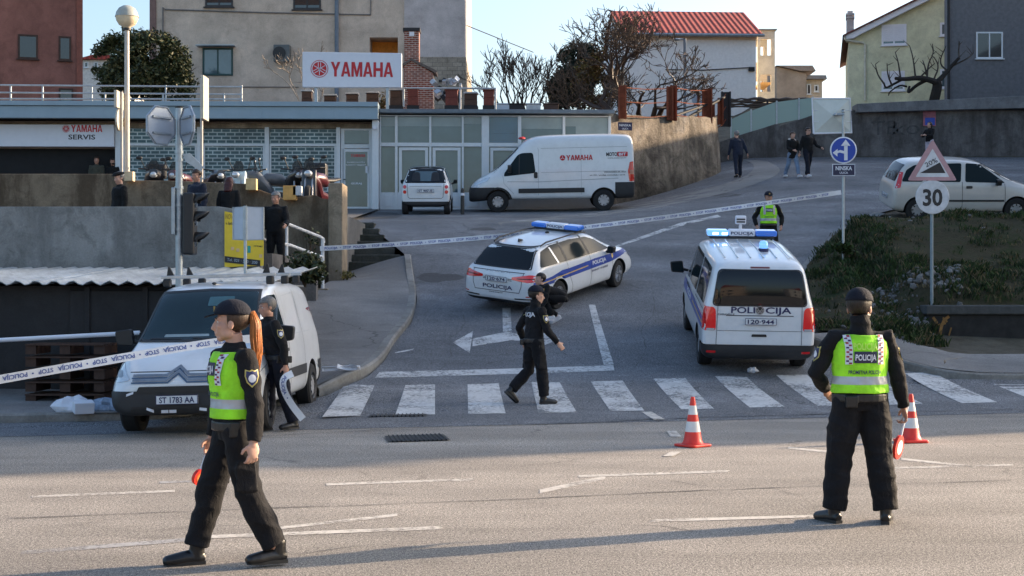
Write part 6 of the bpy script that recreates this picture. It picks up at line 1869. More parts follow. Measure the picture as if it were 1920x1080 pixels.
mark('stop_line', ((703, 709), (1152, 695.5), (1150, 685.5), (712, 698)), PAINT, n=10)
mark('lane_line', ((1132, 685), (1151, 684.5), (1116, 572), (1104, 572)), PAINT)
mark('lane_arrow', ((943, 622), (960, 628), (957, 578), (942, 578)), PAINT)
mark('lane_arrow', ((886, 650), (962, 638), (955, 622), (886, 635.5)), PAINT)
mark('lane_arrow', ((849, 642.6), (880.5, 663), (886.8, 621.5), (886, 622)), PAINT)
mark('lane_arrow', ((961, 639), (1012, 641), (1012, 630), (958, 625)), PAINT)
mark('lane_arrow', ((1011, 652), (1050, 636), (1049, 635), (1009, 622)), PAINT)
for q, m in ((((1203, 773), (1222, 773), (1247, 787), (1226, 788)), PAINT_OLD), (((1250, 809), (1268, 809), (1278, 820), (1257, 820)), PAINT_OLD), (((1242, 857), (1262, 857), (1278, 848), (1258, 848)), PAINT_OLD),
             (((1138, 470), (1146, 464), (1345, 403), (1352, 407)), PAINT), (((900, 426), (905, 422), (1150, 395), (1150, 398)), PAINT_FAINT), (((738, 664), (742, 661), (776, 654), (775, 657)), PAINT), (((480, 640), (500, 640), (500, 641), (480, 641)), PAINT)):
    mark('road_marking', q, m, n=8)
def ml(x0, y0, x1, y1, w, m=PAINT_OLD):
    mark('road_marking', ((x0, y0 + w / 2), (x1, y1 + w / 2), (x1, y1 - w / 2), (x0, y0 - w / 2)), m, n=14, lift=.0035)
for a in ((60, 932, 328, 921, 4), (612, 909, 890, 899.5, 4), (1012, 922, 1135, 896, 7), (1085, 893.5, 1368, 884, 4), (1220, 977, 1560, 967.5, 5), (522, 991, 745, 966, 5), (395, 1007, 830, 990, 6), (1690, 861, 1830, 876, 4), (1675, 878, 1900, 872, 3), (1478, 840, 1560, 848, 4)): ml(*a)
for a in ((40, 1037, 360, 1012, 7), (180, 800, 470, 815, 5), (300, 905, 480, 898, 4)): ml(*a, PAINT_FAINT)
TAR = plain('tar_joint', (.035, .033, .03), .7, var=.4)
def crack(name, pts, w, mat):
    P = resample(smooth_path([G(*p) for p in pts], 1), .25)
    R3 = random.Random(11)
    rows = []
    for i, p in enumerate(P):
        d = (P[min(i + 1, len(P) - 1)] - P[max(i - 1, 0)]).normalized(); n = V((-d.y, d.x, 0))
        k = w * R3.uniform(.3, 1.3); o_ = n * R3.uniform(-.02, .02)
        rows.append([(p.x + o_.x + n.x * s * k, p.y + o_.y + n.y * s * k, g(p.x, p.y) + .006) for s in (-.5, .5)])
    return sheet(name, rows, mat)
crack('road_joint', [(20, 973), (320, 961), (660, 948), (960, 938), (1300, 920), (1900, 901)], .02, TAR)
crack('road_joint', [(400, 824), (700, 806), (960, 796), (1300, 783), (1900, 768)], .035, TAR)
for pts, w in (([(820, 700), (850, 668), (838, 640), (872, 612), (868, 590)], .012), ([(1190, 690), (1215, 655), (1198, 620), (1230, 585), (1222, 540)], .012), ([(560, 1040), (700, 1020), (790, 1032), (930, 1012), (1010, 1020)], .008), ([(1250, 900), (1330, 915), (1420, 908), (1500, 930)], .008), ([(640, 868), (760, 858), (880, 866)], .01)): crack('crack', pts, w, TAR)
def strip(name, left, right, mat, lift=.006, n=24):
    L_ = resample(smooth_path([G(*p) for p in left], 2), .3); R_ = resample(smooth_path([G(*p) for p in right], 2), .3)
    rows = []
    for i in range(n + 1):
        a = L_[round(i / n * (len(L_) - 1))]; b = R_[round(i / n * (len(R_) - 1))]
        rows.append([(lambda p: (p.x, p.y, g(p.x, p.y) + lift))(a.lerp(b, j / 5)) for j in range(6)])
    return sheet(name, rows, mat)
LIGHT_A = asphalt('pale_patch', (.23, .225, .215), (.28, .27, .26), .3, .15)
strip('path', [(930, 418), (1100, 398), (1240, 372), (1375, 343), (1412, 322), (1415, 308), (1392, 299)], [(940, 424), (1120, 405), (1260, 384), (1400, 352), (1450, 333), (1468, 318), (1440, 303)], LIGHT_A)
strip('gutter', [(1490, 520), (1515, 480), (1570, 434), (1640, 398)], [(1500, 522), (1531, 482), (1582, 440), (1660, 401)], LIGHT_A, .012)
PATCH_D = asphalt('dark_patch', (.085, .086, .09), (.11, .112, .115), .8, .2); PATCH_M = asphalt('grey_patch', (.24, .222, .2), (.29, .265, .24), 1.0, .15)
def blob(name, px, py, rx, ry, mat, seed, lift=.005):
    P = []
    for i in range(28):
        a = i * math.pi / 14; k = 1 + .35 * noise.noise(V((math.cos(a) * 1.5, math.sin(a) * 1.5, seed)))
        q = G(px + rx * k * math.cos(a), py + ry * k * math.sin(a)); P.append((q.x, q.y, g(q.x, q.y) + lift))
    c = G(px, py); c = (c.x, c.y, g(c.x, c.y) + lift)
    return sheet(name, [[c] * 29, P + P[:1]], mat) if False else sheet(name, [[tuple(c[j] * (1 - f) + p[j] * f for j in (0, 1)) for p in P + P[:1]] for f in (.05, .5, 1)] and [[(lambda x, y: (x, y, g(x, y) + lift))(*(c[j] * (1 - f) + p[j] * f for j in (0, 1))) for p in P + P[:1]] for f in (.03, .35, .7, 1)], mat)
for a in ((690, 404, 70, 7, 1), (905, 430, 26, 3, 3), (1330, 366, 60, 4, 5), (820, 520, 40, 9, 9)): blob('asphalt_patch', *a[:4], PATCH_D, a[4])

# drain covers
for q, nm, lb in (((( 728, 830), (845, 826.5), (831, 815.5), (721, 819)), 'manhole_cover', 'dark rectangular manhole cover set in the main road'), (((690, 783), (800, 781.5), (800, 777.5), (694, 779)), 'drain_grate', 'narrow drain grate lying across a crossing stripe')):
    P = [G(*p) for p in q]
    m = MB(); m.face([p + V((0, 0, .013)) for p in P])
    o = m.build(nm, TAR, norm=False); tag(o, lb, 'cover')
    b = MB()
    for i in range(1, 14):
        u = i / 14
        a_, b_ = P[0].lerp(P[1], u), P[3].lerp(P[2], u)
        b.tube([a_ + V((0, 0, .016)), b_ + V((0, 0, .016))], .012, 4)
    b.build('bars', CHARCOAL, o)

# ------------------------------------------------------------ police tape
TAPE = plain('white_tape', (.66, .68, .72), .4, var=.05)
TAPEB = plain('tape_print', (.03, .07, .28), .5)
def tape(name, pts, w, label, flip=False, text=True, sag=0, tilt=None):
    P = resample(smooth_path(pts, 2), .12)
    ln = [0]
    for a, b in zip(P, P[1:]): ln.append(ln[-1] + (b - a).length)
    R4 = random.Random(len(P))
    def frame(i):
        d = (P[min(i + 1, len(P) - 1)] - P[max(i - 1, 0)]).normalized()
        side = d.cross(V((0, 1, 0)))
        if side.length < .1: side = V((1, 0, 0))
        side.normalize()
        tw = .25 * math.sin(i * .21) * (1 if tilt is None else tilt)
        return (side * math.cos(tw) + d.cross(side) * math.sin(tw)).normalized()
    if frame(len(P) // 2).z < 0:
        up_ = lambda i: -frame(i)
    else: up_ = frame
    rows = [[p + up_(i) * (w * s) for s in (-.5, 0, .5)] for i, p in enumerate(P)]
    bm = bmesh.new(); vr = [[bm.verts.new(q) for q in r] for r in rows]
    for A, B in zip(vr, vr[1:]):
        for i in range(2): bm.faces.new((A[i], A[i + 1], B[i + 1], B[i]))
    o = MB(bm).build(name, TAPE, smooth='all', norm=False)
    tag(o, label, 'tape')
    if text:
        bm = bmesh.new(); u = .1
        words = ['POLICIJA', '•', 'STOP']; k = 0
        while u < ln[-1] - .35:
            tb, wd = text_bm(words[k % 3], w * .5, .02)
            for f in tb.faces:
                vs = []
                for v in f.verts:
                    a, h = v.co.x, v.co.y - w * .25
                    if flip: a, h = wd - a, -h
                    s = u + a
                    i = 0
                    lo, hi = 0, len(ln) - 1
                    while hi - lo > 1:
                        mid = (lo + hi) // 2
                        if ln[mid] <= s: lo = mid
                        else: hi = mid
                    t_ = (s - ln[lo]) / max(1e-6, ln[hi] - ln[lo])
                    p = P[lo].lerp(P[hi], t_); uu = up_(lo).lerp(up_(hi), t_)
                    vs.append(bm.verts.new(p + uu * h - V((0, .006, 0))))
                bm.faces.new(vs)
            tb.free()
            u += wd + w * .5; k += 1
        MB(bm).build('print', TAPEB, o, norm=False)
    return o
def tp(lst, D0, D1):
    x0, x1 = lst[0][0], lst[-1][0]
    return [at(x, y, D0 + (D1 - D0) * (x - x0) / (x1 - x0)) for x, y in lst]
tape('police_tape', tp([(600, 466), (680, 462), (780, 455.5), (900, 446), (1010, 436), (1120, 423.5), (1260, 406), (1400, 386), (1500, 372), (1577, 360.5)], 31.4, 34.15), .105, 'white police tape stretched across the road from handrail to sign pole')
tape('police_tape', tp([(-120, 733), (130, 688), (280, 662), (412, 640), (486, 634)], 16.3, 18.1), .105, 'white police tape with upside down blue print held before the delivery van', flip=True)
tape('police_tape', [at(549, 700, 18.4), at(531, 708, 18.35), at(530, 728, 18.35), at(545, 757, 18.4), at(568, 786, 18.45)], .09, 'loose end of police tape hanging from the hand of the grey haired policeman')
hp0 = G(636, 714)
R5 = random.Random(4)
tape('police_tape', [hp0 + V((R5.uniform(-.45, .45), R5.uniform(-.08, .08), .2 + R5.uniform(-.03, .05))) for _ in range(11)], .08, 'crumpled heap of white police tape on the pavement edge behind the van', text=False, tilt=4)

# ------------------------------------------------------------ signs, poles, lamps
def pole(t, z0, z1, r=.03, mat=None, name='pole', x=0, y=0):
    o = MB().tube([(x, y, z0), (x, y, z1)], r, 12).build(name, mat or GALV, t, smooth=True)
    MB().tube([(x, y, z1), (x, y, z1 + .02)], r * 1.1, 12).build('cap', BLACK, o, smooth=True)
    return o
def plate_shape(pts, thick, mat, name, parent, M):
    m = MB().prism(pts, -thick / 2, thick / 2, 'y')
    for v in m.bm.verts: v.co = M @ v.co
    return m.build(name, mat, parent, bevel=.003)
def ngon(n, r, a0=0): return [(r * math.cos(a0 + 2 * math.pi * i / n), r * math.sin(a0 + 2 * math.pi * i / n)) for i in range(n)]
# stop sign pole with traffic light
D6 = 21.9
px_ = w_at(336, D6)
t = thing('traffic_light_pole', 'grey pole with two octagonal sign backs and a black traffic light', 'traffic light', (px_, D6, 0))
pole(t, 0, z_at(203, D6), .057)
for s in (-1, 1):
    c = V((s * .2, -.32, z_at(240, D6)))
    M4 = Matrix.Translation(c) @ Matrix.Rotation(-s * rad(57), 4, 'Z')
    o = plate_shape(ngon(8, .315, rad(22.5)), .02, GREYBK, 'octagon_sign', t, M4)
    rim_ = MB()
    q = ngon(8, .3, rad(22.5))
    rim_.tube([(a, -.018, b) for a, b in q + q[:1]], .012, 5)
    for zz in (-.12, .12): rim_.bb((-.18, -.04, zz - .015), (.18, -.012, zz + .015))
    for v in rim_.bm.verts: v.co = M4 @ v.co
    rim_.build('sign_rim', GALV, o)
for zz in (268, 285, 300, 352, 385, 430): MB().lathe([(.07, -.02), (.07, .02)], (0, 0, z_at(zz, D6)), 14).build('clamp', GALV, t)
sgn = MB().prism([(.06, z_at(290, D6)), (.16, z_at(287, D6)), (.36, z_at(312, D6)), (.34, z_at(322, D6)), (.1, z_at(303, D6))], -.02, .03, 'y')
sgn.build('arrow_plate', GALV, t)
MB().bb((-.1, -.09, z_at(440, D6)), (-.045, .08, z_at(352, D6))).build('control_box', GALV, t, bevel=.01)
hd = MB()
hd.bb((.075, -.14, z_at(478, D6)), (.25, .14, z_at(362, D6)))
hd = hd.build('signal_head', BLACK, t, bevel=.03)
for zz in (377, 411, 450):
    zc = z_at(zz, D6)
    v_ = MB()
    rr = []
    for x, r0 in ((.25, .125), (.44, .125)):
        rr.append([v_.bm.verts.new((x if a < 9 or x < .3 else x, .125 * math.cos(rad(a * 15 - 15)), zc + .125 * math.sin(rad(a * 15 - 15)))) for a in range(15)])
    for i in range(14): v_.bm.faces.new((rr[0][i], rr[0][i + 1], rr[1][i + 1], rr[1][i]))
    for i in range(15):
        f_ = math.sin(rad(i * 15 - 15))
        rr[1][i].co.x = .3 + .16 * max(0, f_) ** .7
    o = v_.build('visor', BLACK, hd, smooth='all', norm=False); q = o.modifiers.new('s', 'SOLIDIFY'); q.thickness = .008
    MB().lathe([(.115, .24), (.1, .262), (.01, .275)], (0, 0, zc), 20, 'x').build('lens', G_DARK, hd, smooth=True)
# square sign backs
D7 = 25
t = thing('direction_sign', 'two angled white sign backs on a thin pole behind the delivery van', 'sign', (w_at(460, D7), D7, 0))
pole(t, 0, z_at(386, D7), .028)
for s, wd in ((-1, .22), (1, .3)):
    M4 = Matrix.Translation(V((s * .02, 0, 0))) @ Matrix.Rotation(s * rad(24), 4, 'Z')
    o = plate_shape([(s * .0, z_at(450, D7)), (s * wd, z_at(449, D7)), (s * wd, z_at(388, D7)), (0, z_at(387, D7))][::s], .02, GREYBK, 'sign_plate', t, M4)
    e = MB()
    pts = [(s * .0, -.015, z_at(450, D7)), (s * wd, -.015, z_at(449, D7)), (s * wd, -.015, z_at(388, D7)), (0, -.015, z_at(387, D7))]
    e.tube(pts + pts[:1], .011, 5)
    for v in e.bm.verts: v.co = M4 @ v.co
    e.build('sign_rim', GALV, o)
# globe lamp post
D8 = 34.6
t = thing('street_lamp', 'tall pale lamp post with a round globe lamp in front of the evergreen', 'street lamp', (w_at(238, D8), D8, 3.7))
MB().tube([(0, 0, 0), (0, 0, z_at(50, D8) - 3.7)], [.07, .055], 14).build('post', plain('cream_post', (.5, .46, .4), .5, var=.1), t, smooth=True)
zc = z_at(31, D8) - 3.7
MB().lathe([(.08, -.29), (.1, -.25), (.19, -.2), (.25, -.1), (.27, -.01)], (0, 0, zc), 24).build('globe_bowl', plain('cream_globe', (.72, .6, .42), .35), t, smooth=True)
MB().lathe([(.285, -.01), (.27, .02), (.25, .11), (.19, .2), (.1, .255), (.02, .27)], (0, 0, zc), 24).build('globe_cover', plain('grey_globe', (.36, .37, .33), .5), t, smooth=True)
MB().lathe([(.1, -.33), (.1, -.28)], (0, 0, zc), 16).build('collar', BLACK, t, smooth=True)
# edge-on signs in the yard
for px, D, y0, y1, lb, parts in ((228, 34.4, 325, 172, 'thin pole with two narrow edge-on signs beside the globe lamp', ((172, 204), (206, 245))), (378, 34.4, 345, 146, 'thin pole with one tall edge-on sign beside the green window', ((144, 225),))):
    t = thing('street_sign', lb, 'sign', (w_at(px, D), D, 3.7))
    pole(t, 0, z_at(y1, D) - 3.7, .035, plain('pale_pole', (.42, .4, .37), .5))
    for a, b in parts:
        za, zb_ = z_at(b, D) - 3.7, z_at(a, D) - 3.7
        x = -.07 if px < 300 else .07
        m = MB()
        if b == 245: m.lathe([(.26, x - .02), (.26, x + .03)], (0, 0, (za + zb_) / 2), 24, 'x')
        else: m.bb((x - .03, -.3, za), (x + .04, .3, zb_))
        m.build('sign_plate', plain('cream_sign_edge', (.5, .46, .38), .5), t, bevel=.008)
# blue arrow sign, street name and mirror
D9 = 34.2
zb9 = z_at(466, D9)
t = thing('traffic_sign', 'blue round straight or left arrow sign with street name plate and square mirror', 'sign', (w_at(1581, D9), D9, zb9))
L9 = lambda px, py: (w_at(px, D9) - w_at(1581, D9), z_at(py, D9) - zb9)
pole(t, -.5, L9(0, 207)[1], .032)
x, z = L9(1580.5, 282)
sg_ = MB().lathe([(.305, -.012), (.32, 0), (.305, .012)], (x, -.05, z), 40, 'y').build('round_sign', SIGNW, t)
q = MB(); q.face([V((x + .288 * math.cos(a * math.pi / 20), -.0635, z + .288 * math.sin(a * math.pi / 20))) for a in range(40)])
q.build('blue_face', SIGNB, sg_, norm=False)
ar_ = MB()
def flat(pts, y=-.067):
    ar_.face([V((*[L9(a, b)[0]], y, L9(a, b)[1])) for a, b in pts])
flat([(1581.5, 301), (1588, 301), (1588, 273), (1581.5, 273)]); flat([(1584.5, 262), (1575.5, 274), (1593.5, 274)])
flat([(1581.4, 288.5), (1573, 286.5), (1569, 288), (1569, 283.5), (1574, 281.8), (1581.4, 283.5)]); flat([(1560, 287), (1569.5, 279.5), (1569, 284), (1569, 288.2), (1569, 294)])
ar_.build('arrows', SIGNW, sg_, norm=False)
x, z = L9(1581, 319)
np_ = MB().bb((x - .27, -.06, z - .14), (x + .27, -.04, z + .14)).build('name_plate', SIGNW, t, bevel=.004)
MB().bb((x - .255, -.064, z - .125), (x + .255, -.0605, z + .125)).build('navy_face', NAVY, np_)
put_text('lettering', 'NINSKA', (x, -.068, z - .005), (1, 0, 0), (0, 0, 1), .095, SIGNW, np_, w=.39, bold=.03)
put_text('lettering', 'ULICA', (x, -.068, z - .09), (1, 0, 0), (0, 0, 1), .05, SIGNW, np_, w=.2, bold=.02)
# mirror back: shallow pyramid
x0, z0 = L9(1525, 249); x1, z1 = L9(1600, 183)
m = MB()
c = [(x0 + .04, z0), (x1, z0 + .02), (x1 - .04, z1), (x0, z1)]
vs = [m.bm.verts.new((a, .16, b)) for a, b in c]; vf = [m.bm.verts.new((a, .22, b)) for a, b in c]
pk = m.bm.verts.new(((x0 + x1) / 2, .04, (z0 + z1) / 2))
for i in range(4):
    m.bm.faces.new((vs[i], vs[(i + 1) % 4], pk)); m.bm.faces.new((vs[i], vf[i], vf[(i + 1) % 4], vs[(i + 1) % 4]))
m.bm.faces.new(vf)
mr = m.build('mirror', plain('mirror_shell', (.52, .56, .53), .5, var=.05), t)
rb_ = MB(); rb_.tube([V((a, .155, b)) for a, b in c + c[:1]], .022, 6)
for f_ in (.33, .66): rb_.tube([(x0 + .02, .13, z0 + (z1 - z0) * f_), (x1, .13, z0 + (z1 - z0) * f_)], .006, 4)
rb_.build('mirror_rim', SIGNW, mr)
cl = MB(); xx, zz = L9(1573, 215)
cl.tube([(xx - .08, -.01, zz), (.02, -.01, zz)], .03, 8).ball((xx - .09, -.01, zz), .045).ball((0, -.0, L9(0, 209)[1]), .045)
cl.build('mirror_clamp', GALV, t, smooth=True)
# 20 % hill sign over the 30 sign
D10 = 30.1
zb10 = z_at(572, D10)
t = thing('traffic_sign', 'steep hill triangle sign of 20 percent above a round 30 sign', 'sign', (w_at(1747, D10), D10, zb10))
L10 = lambda px, py: (w_at(px, D10) - w_at(1747, D10), z_at(py, D10) - zb10)
pole(t, -.1, L10(0, 275)[1], .035, plain('blue_grey_pole', (.2, .25, .28), .5, .3))
def tri(k): return [(L10(1747, 303)[0] + (a - 1747) * k * D10 / F, L10(0, 318)[1] + (318 - b) * k * D10 / F) for a, b in ((1700, 339), (1793, 339), (1747, 261))]
PINKR = plain('faded_red_border', (.42, .25, .27), .5, var=.15)
tr = MB().prism(rpoly(tri(1), .06), -.06, -.045, 'y').build('triangle_sign', PINKR, t)
q = MB(); q.face([V((a, -.064, b)) for a, b in rpoly(tri(.68), .02)]); q.build('white_face', plain('faded_white', (.55, .57, .6), .5), tr, norm=False)
q = MB(); q.face([V((L10(a, b)[0], -.067, L10(a, b)[1])) for a, b in ((1723, 325), (1771, 325), (1760.5, 305))]); q.build('slope_symbol', SIGNK, tr, norm=False)
xx, zz = L10(1746, 309)
put_text('lettering', '20%', (xx, -.067, zz), (1, 0, .48), (-.48, 0, 1), .1, SIGNK, tr, w=.27, bold=.01)
xx, zz = L10(1747, 370)
rd = MB().lathe([(.345, -.01), (.355, 0), (.345, .01)], (xx, -.05, zz), 40, 'y').build('round_sign', plain('faded_white_disc', (.52, .54, .57), .5), t)
put_text('lettering', '30', (xx, -.064, zz - .17), (1, 0, 0), (0, 0, 1), .345, SIGNK, rd, w=.41, bold=.03)
# far lamp and round sign back
D11 = 66
t = thing('street_lamp', 'slim grey street lamp standing before the white house wall', 'street lamp', (w_at(1284, D11), D11, z_at(215, D11)))
pole(t, -1.5, z_at(73, D11) - z_at(215, D11), .07, plain('slate_lamp', (.1, .13, .17), .5))
hh = z_at(74, D11) - z_at(215, D11)
MB().tube([(0, 0, hh), (-.25, 0, hh + .03)], .035, 8).build('arm', GALV, t)
MB().ball((-.38, 0, hh), (.2, .12, .06), 14, 8).build('lamp_head', GALV, t, smooth=True)
t = thing('traffic_sign', 'grey back of a small round sign among the rusty fence posts', 'sign', (w_at(1309, 58), 58, z_at(222, 58)))
pole(t, -.5, z_at(170, 58) - z_at(222, 58), .035, RUST)
MB().lathe([(.24, .05), (.25, .07)], (0, 0, z_at(185, 58) - z_at(222, 58)), 28, 'y').build('round_plate', GREYBK, t)

# ------------------------------------------------------------ rails and fences
def rail_thing(name, label, cat, mat, segs, posts, r=.03, n=8):
    t = thing(name, label, cat, (0, 0, 0))
    for s in segs: MB().tube(s, r, n).build('rail', mat, t, smooth=True)
    for a, b in posts: MB().tube([a, b], r * 1.1, n).build('post', mat, t, smooth=True)
    return t
PR = plain('pale_rail_paint', (.68, .68, .68), .5)
DR = lambda px: 29.3 + (px - 500) / 105 * 2.2
rp = lambda px, py: at(px, py, DR(px))
rail_thing('handrail', 'pale metal handrail descending from the stair to the pavement', 'handrail', PR,
    [[rp(470, 405), rp(500, 412), rp(540, 420), rp(600, 444), rp(606, 448), rp(607, 455)], [rp(480, 444), rp(500, 450), rp(545, 460), rp(604, 482)]],
    [(rp(605, 447), rp(605, 542)), (rp(537, 419), rp(537, 492))], .034)
o = MB().bb((w_at(596, 31.5), 31.3, 1.0), (w_at(617, 31.5), 31.75, z_at(541, 31.5))).build('post_footing', CONC_P, bevel=.02)
tag(o, 'rough concrete footing block under the lower end of the handrail', 'footing')
GR = plain('grey_roof_rail', (.38, .4, .42), .5, .3)
DQ = 49.6
q_ = lambda px, py: at(px, py, DQ)
rail_thing('roof_railing', 'grey tube railing on the roof edge before the evergreen', 'railing', GR,
    [[q_(-60, 159), q_(455, 163)], [q_(-60, 173), q_(455, 177)], [q_(-60, 185), q_(455, 186)]],
    [(q_(p, 160), q_(p, 199)) for p in (20, 80, 172, 311, 453)] + [(q_(p, 175), q_(p, 199)) for p in (197, 306, 420)], .03)
rail_thing('roof_railing', 'thin grey railing above the glass shop front behind the row of hives', 'railing', GR, [[q_(756, 165), q_(930, 166)]], [(q_(863, 166), q_(863, 205)), (q_(757, 165), q_(757, 200)), (q_(929, 166), q_(929, 205))], .03)
t = thing('rusty_fence', 'orange rusty posts with wire along the top of the stained retaining wall', 'fence', (0, 0, 0))
tops = []
for px, D, wd, y0, y1 in ((1167, 50.4, .11, 160, 212), (1256, 52.4, .09, 162, 215), (1263, 52.6, .09, 160, 216), (1326, 55.0, .16, 166, 222), (1335, 56.5, .07, 190, 224), (1351, 56.4, .08, 184, 224), (1361, 56.9, .16, 172, 228)):
    x = w_at(px, D)
    m = MB()
    for dx in (-wd, wd): m.bb((x + dx - .03, D - .1, z_at(y1, D) - .2), (x + dx + .03, D + .1, z_at(y0, D)))
    m.bb((x - wd + .03, D - .015, z_at(y1, D) - .2), (x + wd - .03, D + .015, z_at(y0, D) - .01))
    m.build('post', RUST if px != 1361 else CHARCOAL, t); tops.append(V((x, D, z_at(y0 + 4, D))))
for a, b in zip(tops, tops[1:]):
    for f_ in (0, .5, 1.0): MB().tube([a - V((0, 0, f_)), a.lerp(b, .5) - V((0, 0, f_ + .05)), b - V((0, 0, f_))], .018, 5).build('wire', RUST, t)
br_ = MB().tube([at(1287, 222, 55), at(1358, 182, 56.5)], .06, 6).tube([at(1240, 226, 53), at(1325, 196, 55)], .05, 6)
br_.build('stair_stringer', CHARCOAL, t)
# vine wires
t = thing('vine', 'bare dark vine trained along wires above the glass fence', 'vine', (0, 0, 0))
R6 = random.Random(8)
for yy in (186, 190, 196, 200):
    pts = [at(1366 + i * 12, yy + R6.uniform(-1.6, 1.6), 60) for i in range(14)]
    MB().tube(pts, [R6.uniform(.03, .09) for _ in pts], 6).build('branch', H_BROWN, t, smooth=True)
MB().tube([at(1439, 188, 60), at(1439, 250, 60)], .05, 6).build('support', CHARCOAL, t)

# ------------------------------------------------------------ roof sign, hives, bits on the roof
DS = 49.1
t = thing('roof_sign', 'wide white shop sign board with red lettering standing on the roof', 'sign', (0, DS, 0))
X = lambda p: w_at(p, DS)
Z = lambda p: z_at(p, DS)
sb = MB().prism([(X(567), Z(163)), (X(753), Z(164)), (X(753), Z(99.5)), (X(567), Z(97))], 0, .22, 'y').build('board', SIGNW, t, bevel=.015)
put_text('lettering', 'YAMAHA', (X(678.5), -.008, Z(144)), (1, 0, -.01), (.01, 0, 1), .50, SIGNR, sb, w=X(737) - X(620), bold=.008)
fork_emblem('emblem', (X(599), -.004, Z(129)), (1, 0, 0), (0, 0, 1), .30, SIGNR, SIGNW, sb)
for px in (592, 726): MB().bb((X(px) - .05, .06, Z(205)), (X(px) + .05, .16, Z(163.5))).build('leg', GALV, t)
hv = [(565, 587, 170, 0), (607, 632, 178, 0), (648, 673, 175, 0), (686, 711, 173, 0), (731, 755, 168, 0), (763, 786, 165, 1), (834, 860, 167, 1), (870, 896, 174, 0), (905, 928, 168, 1)]
HL = ['brown wooden hive under the left end of the big sign board', 'brown hive with pale lid, second from the left below the sign board', 'dark brown hive below the middle of the sign board', 'brown hive below the right half of the sign board', 'dark brown hive left of the brick barbecue under the sign corner', 'red brown hive directly in front of the brick barbecue', 'red brown hive beside the pile of junk right of the barbecue', 'brown hive between the two red brown hives at the right', 'red brown hive at the right end of the row']
for (a, b, y, k), lb in zip(hv, HL):
    DD = 50.3
    t = thing('beehive', lb, 'beehive', (w_at((a + b) / 2, DD), DD, z_at(202, DD)), R6.uniform(-.06, .06), 'wooden hives in a row on the showroom roof')
    wd = w_at(b, DD) - w_at(a, DD); h = (202 - y) / F * DD
    m = MB()
    m.bb((-wd / 2 + .03, -.22, .06), (wd / 2 - .03, .22, h * .5)).bb((-wd / 2 + .035, -.215, h * .5 + .006), (wd / 2 - .035, .215, h - .06))
    m.build('box', WOOD_R if k else WOOD_D, t, bevel=.01)
    MB().bb((-wd / 2, -.26, h - .055), (wd / 2, .26, h)).build('lid', LIDM if not k else WOOD_R, t, bevel=.008)
    MB().bb((-wd / 2, -.24, -.1), (wd / 2, .24, .055)).build('stand', CHARCOAL, t)
for a, b, y, lb in ((931, 953, 196, 'low blue grey box lying past the right end of the hive row'), (955, 980, 197, 'low dark box lying under the bare tree on the roof'), (988, 1012, 198, 'low white topped box on the roof edge'), (1020, 1046, 199, 'low brown box on the roof edge near the evergreen')):
    DD = 50.3
    o = MB().bb((-.25, -.25, -.15), (.25, .25, .16)).bb((-.28, -.28, .163), (.28, .28, .2)).build('roof_box', (GREYBK if 'blue' in lb else CHARCOAL if 'dark' in lb else LIDM if 'white' in lb else WOOD_D), bevel=.01)
    o.location = (w_at((a + b) / 2, DD), DD, z_at(206, DD)); tag(o, lb, 'box')
jk = MB(); R7 = random.Random(21)
for _ in range(26): jk.box((R7.uniform(-.55, .45), R7.uniform(-.2, .2), R7.uniform(.0, .75)), (R7.uniform(.08, .3), R7.uniform(.05, .2), R7.uniform(.06, .25)), M=Matrix.Rotation(R7.uniform(0, 3), 3, V((R7.random(), R7.random(), 1))), mi=R7.choice((0, 0, 1, 2)))
o = jk.build('junk_pile', [CHARCOAL, LIDM, GREYBK]); o.location = at(842, 190, 51); tag(o, 'dark heap of discarded metal junk beside the brick barbecue', 'junk')

# ------------------------------------------------------------ banner, litter, cones and small things
DB = 27.44
o = MB().prism([(w_at(421, DB), z_at(501, DB)), (w_at(494, DB), z_at(498, DB)), (w_at(494, DB), z_at(412, DB)), (w_at(421, DB), z_at(396, DB))], 0, .02, 'y').build('banner', YEL)
for v in o.data.vertices: v.co.y += DB
tag(o, 'yellow advertising banner with black foot strip on the grey terrace wall', 'banner')
q = MB().prism([(w_at(421.5, DB), z_at(492, DB)), (w_at(488, DB), z_at(499, DB)), (w_at(488, DB), z_at(488, DB)), (w_at(421.5, DB), z_at(480, DB))], DB - .006, DB - .003, 'y'); q.build('foot_strip', SIGNK, o)
put_text('lettering', 'Tel. 021 · 540 · 200', (w_at(454, DB), DB - .01, z_at(492, DB)), (1, 0, -.11), (.11, 0, 1), .055, plain('grey_blue_print', (.3, .36, .42), .5), o, w=.58)
put_text('lettering', 'NOVO', (w_at(432, DB), DB - .004, z_at(411, DB)), (1, 0, -.1), (.1, 0, 1), .1, plain('ochre_print', (.4, .26, .03), .5), o, w=.2, bold=.02)
put_text('lettering', 'u Splitu', (w_at(431, DB), DB - .004, z_at(421, DB)), (1, 0, -.1), (.1, 0, 1), .05, SIGNK, o, w=.16)
put_text('lettering', 'VATROMET', (w_at(484, DB), DB - .004, z_at(463, DB)), (1, 0, -.1), (.1, 0, 1), .03, SIGNK, o, w=.17)
MB().bb((w_at(464, DB), DB - .006, z_at(474, DB)), (w_at(470, DB), DB - .003, z_at(461, DB))).build('teal_square', TEAL, o)
for a, b in ((443, 466), (433, 463), (486, 477)): MB().bb((w_at(a, DB), DB - .006, z_at(b + 6, DB)), (w_at(a + 6, DB), DB - .003, z_at(b, DB))).build('pink_print', plain('pink_print', (.62, .42, .2), .5), o)
CONE_R = plain('cone_red', (.72, .035, .02), .45, var=.08); CONE_W = plain('cone_white', (.7, .7, .68), .5, var=.08)
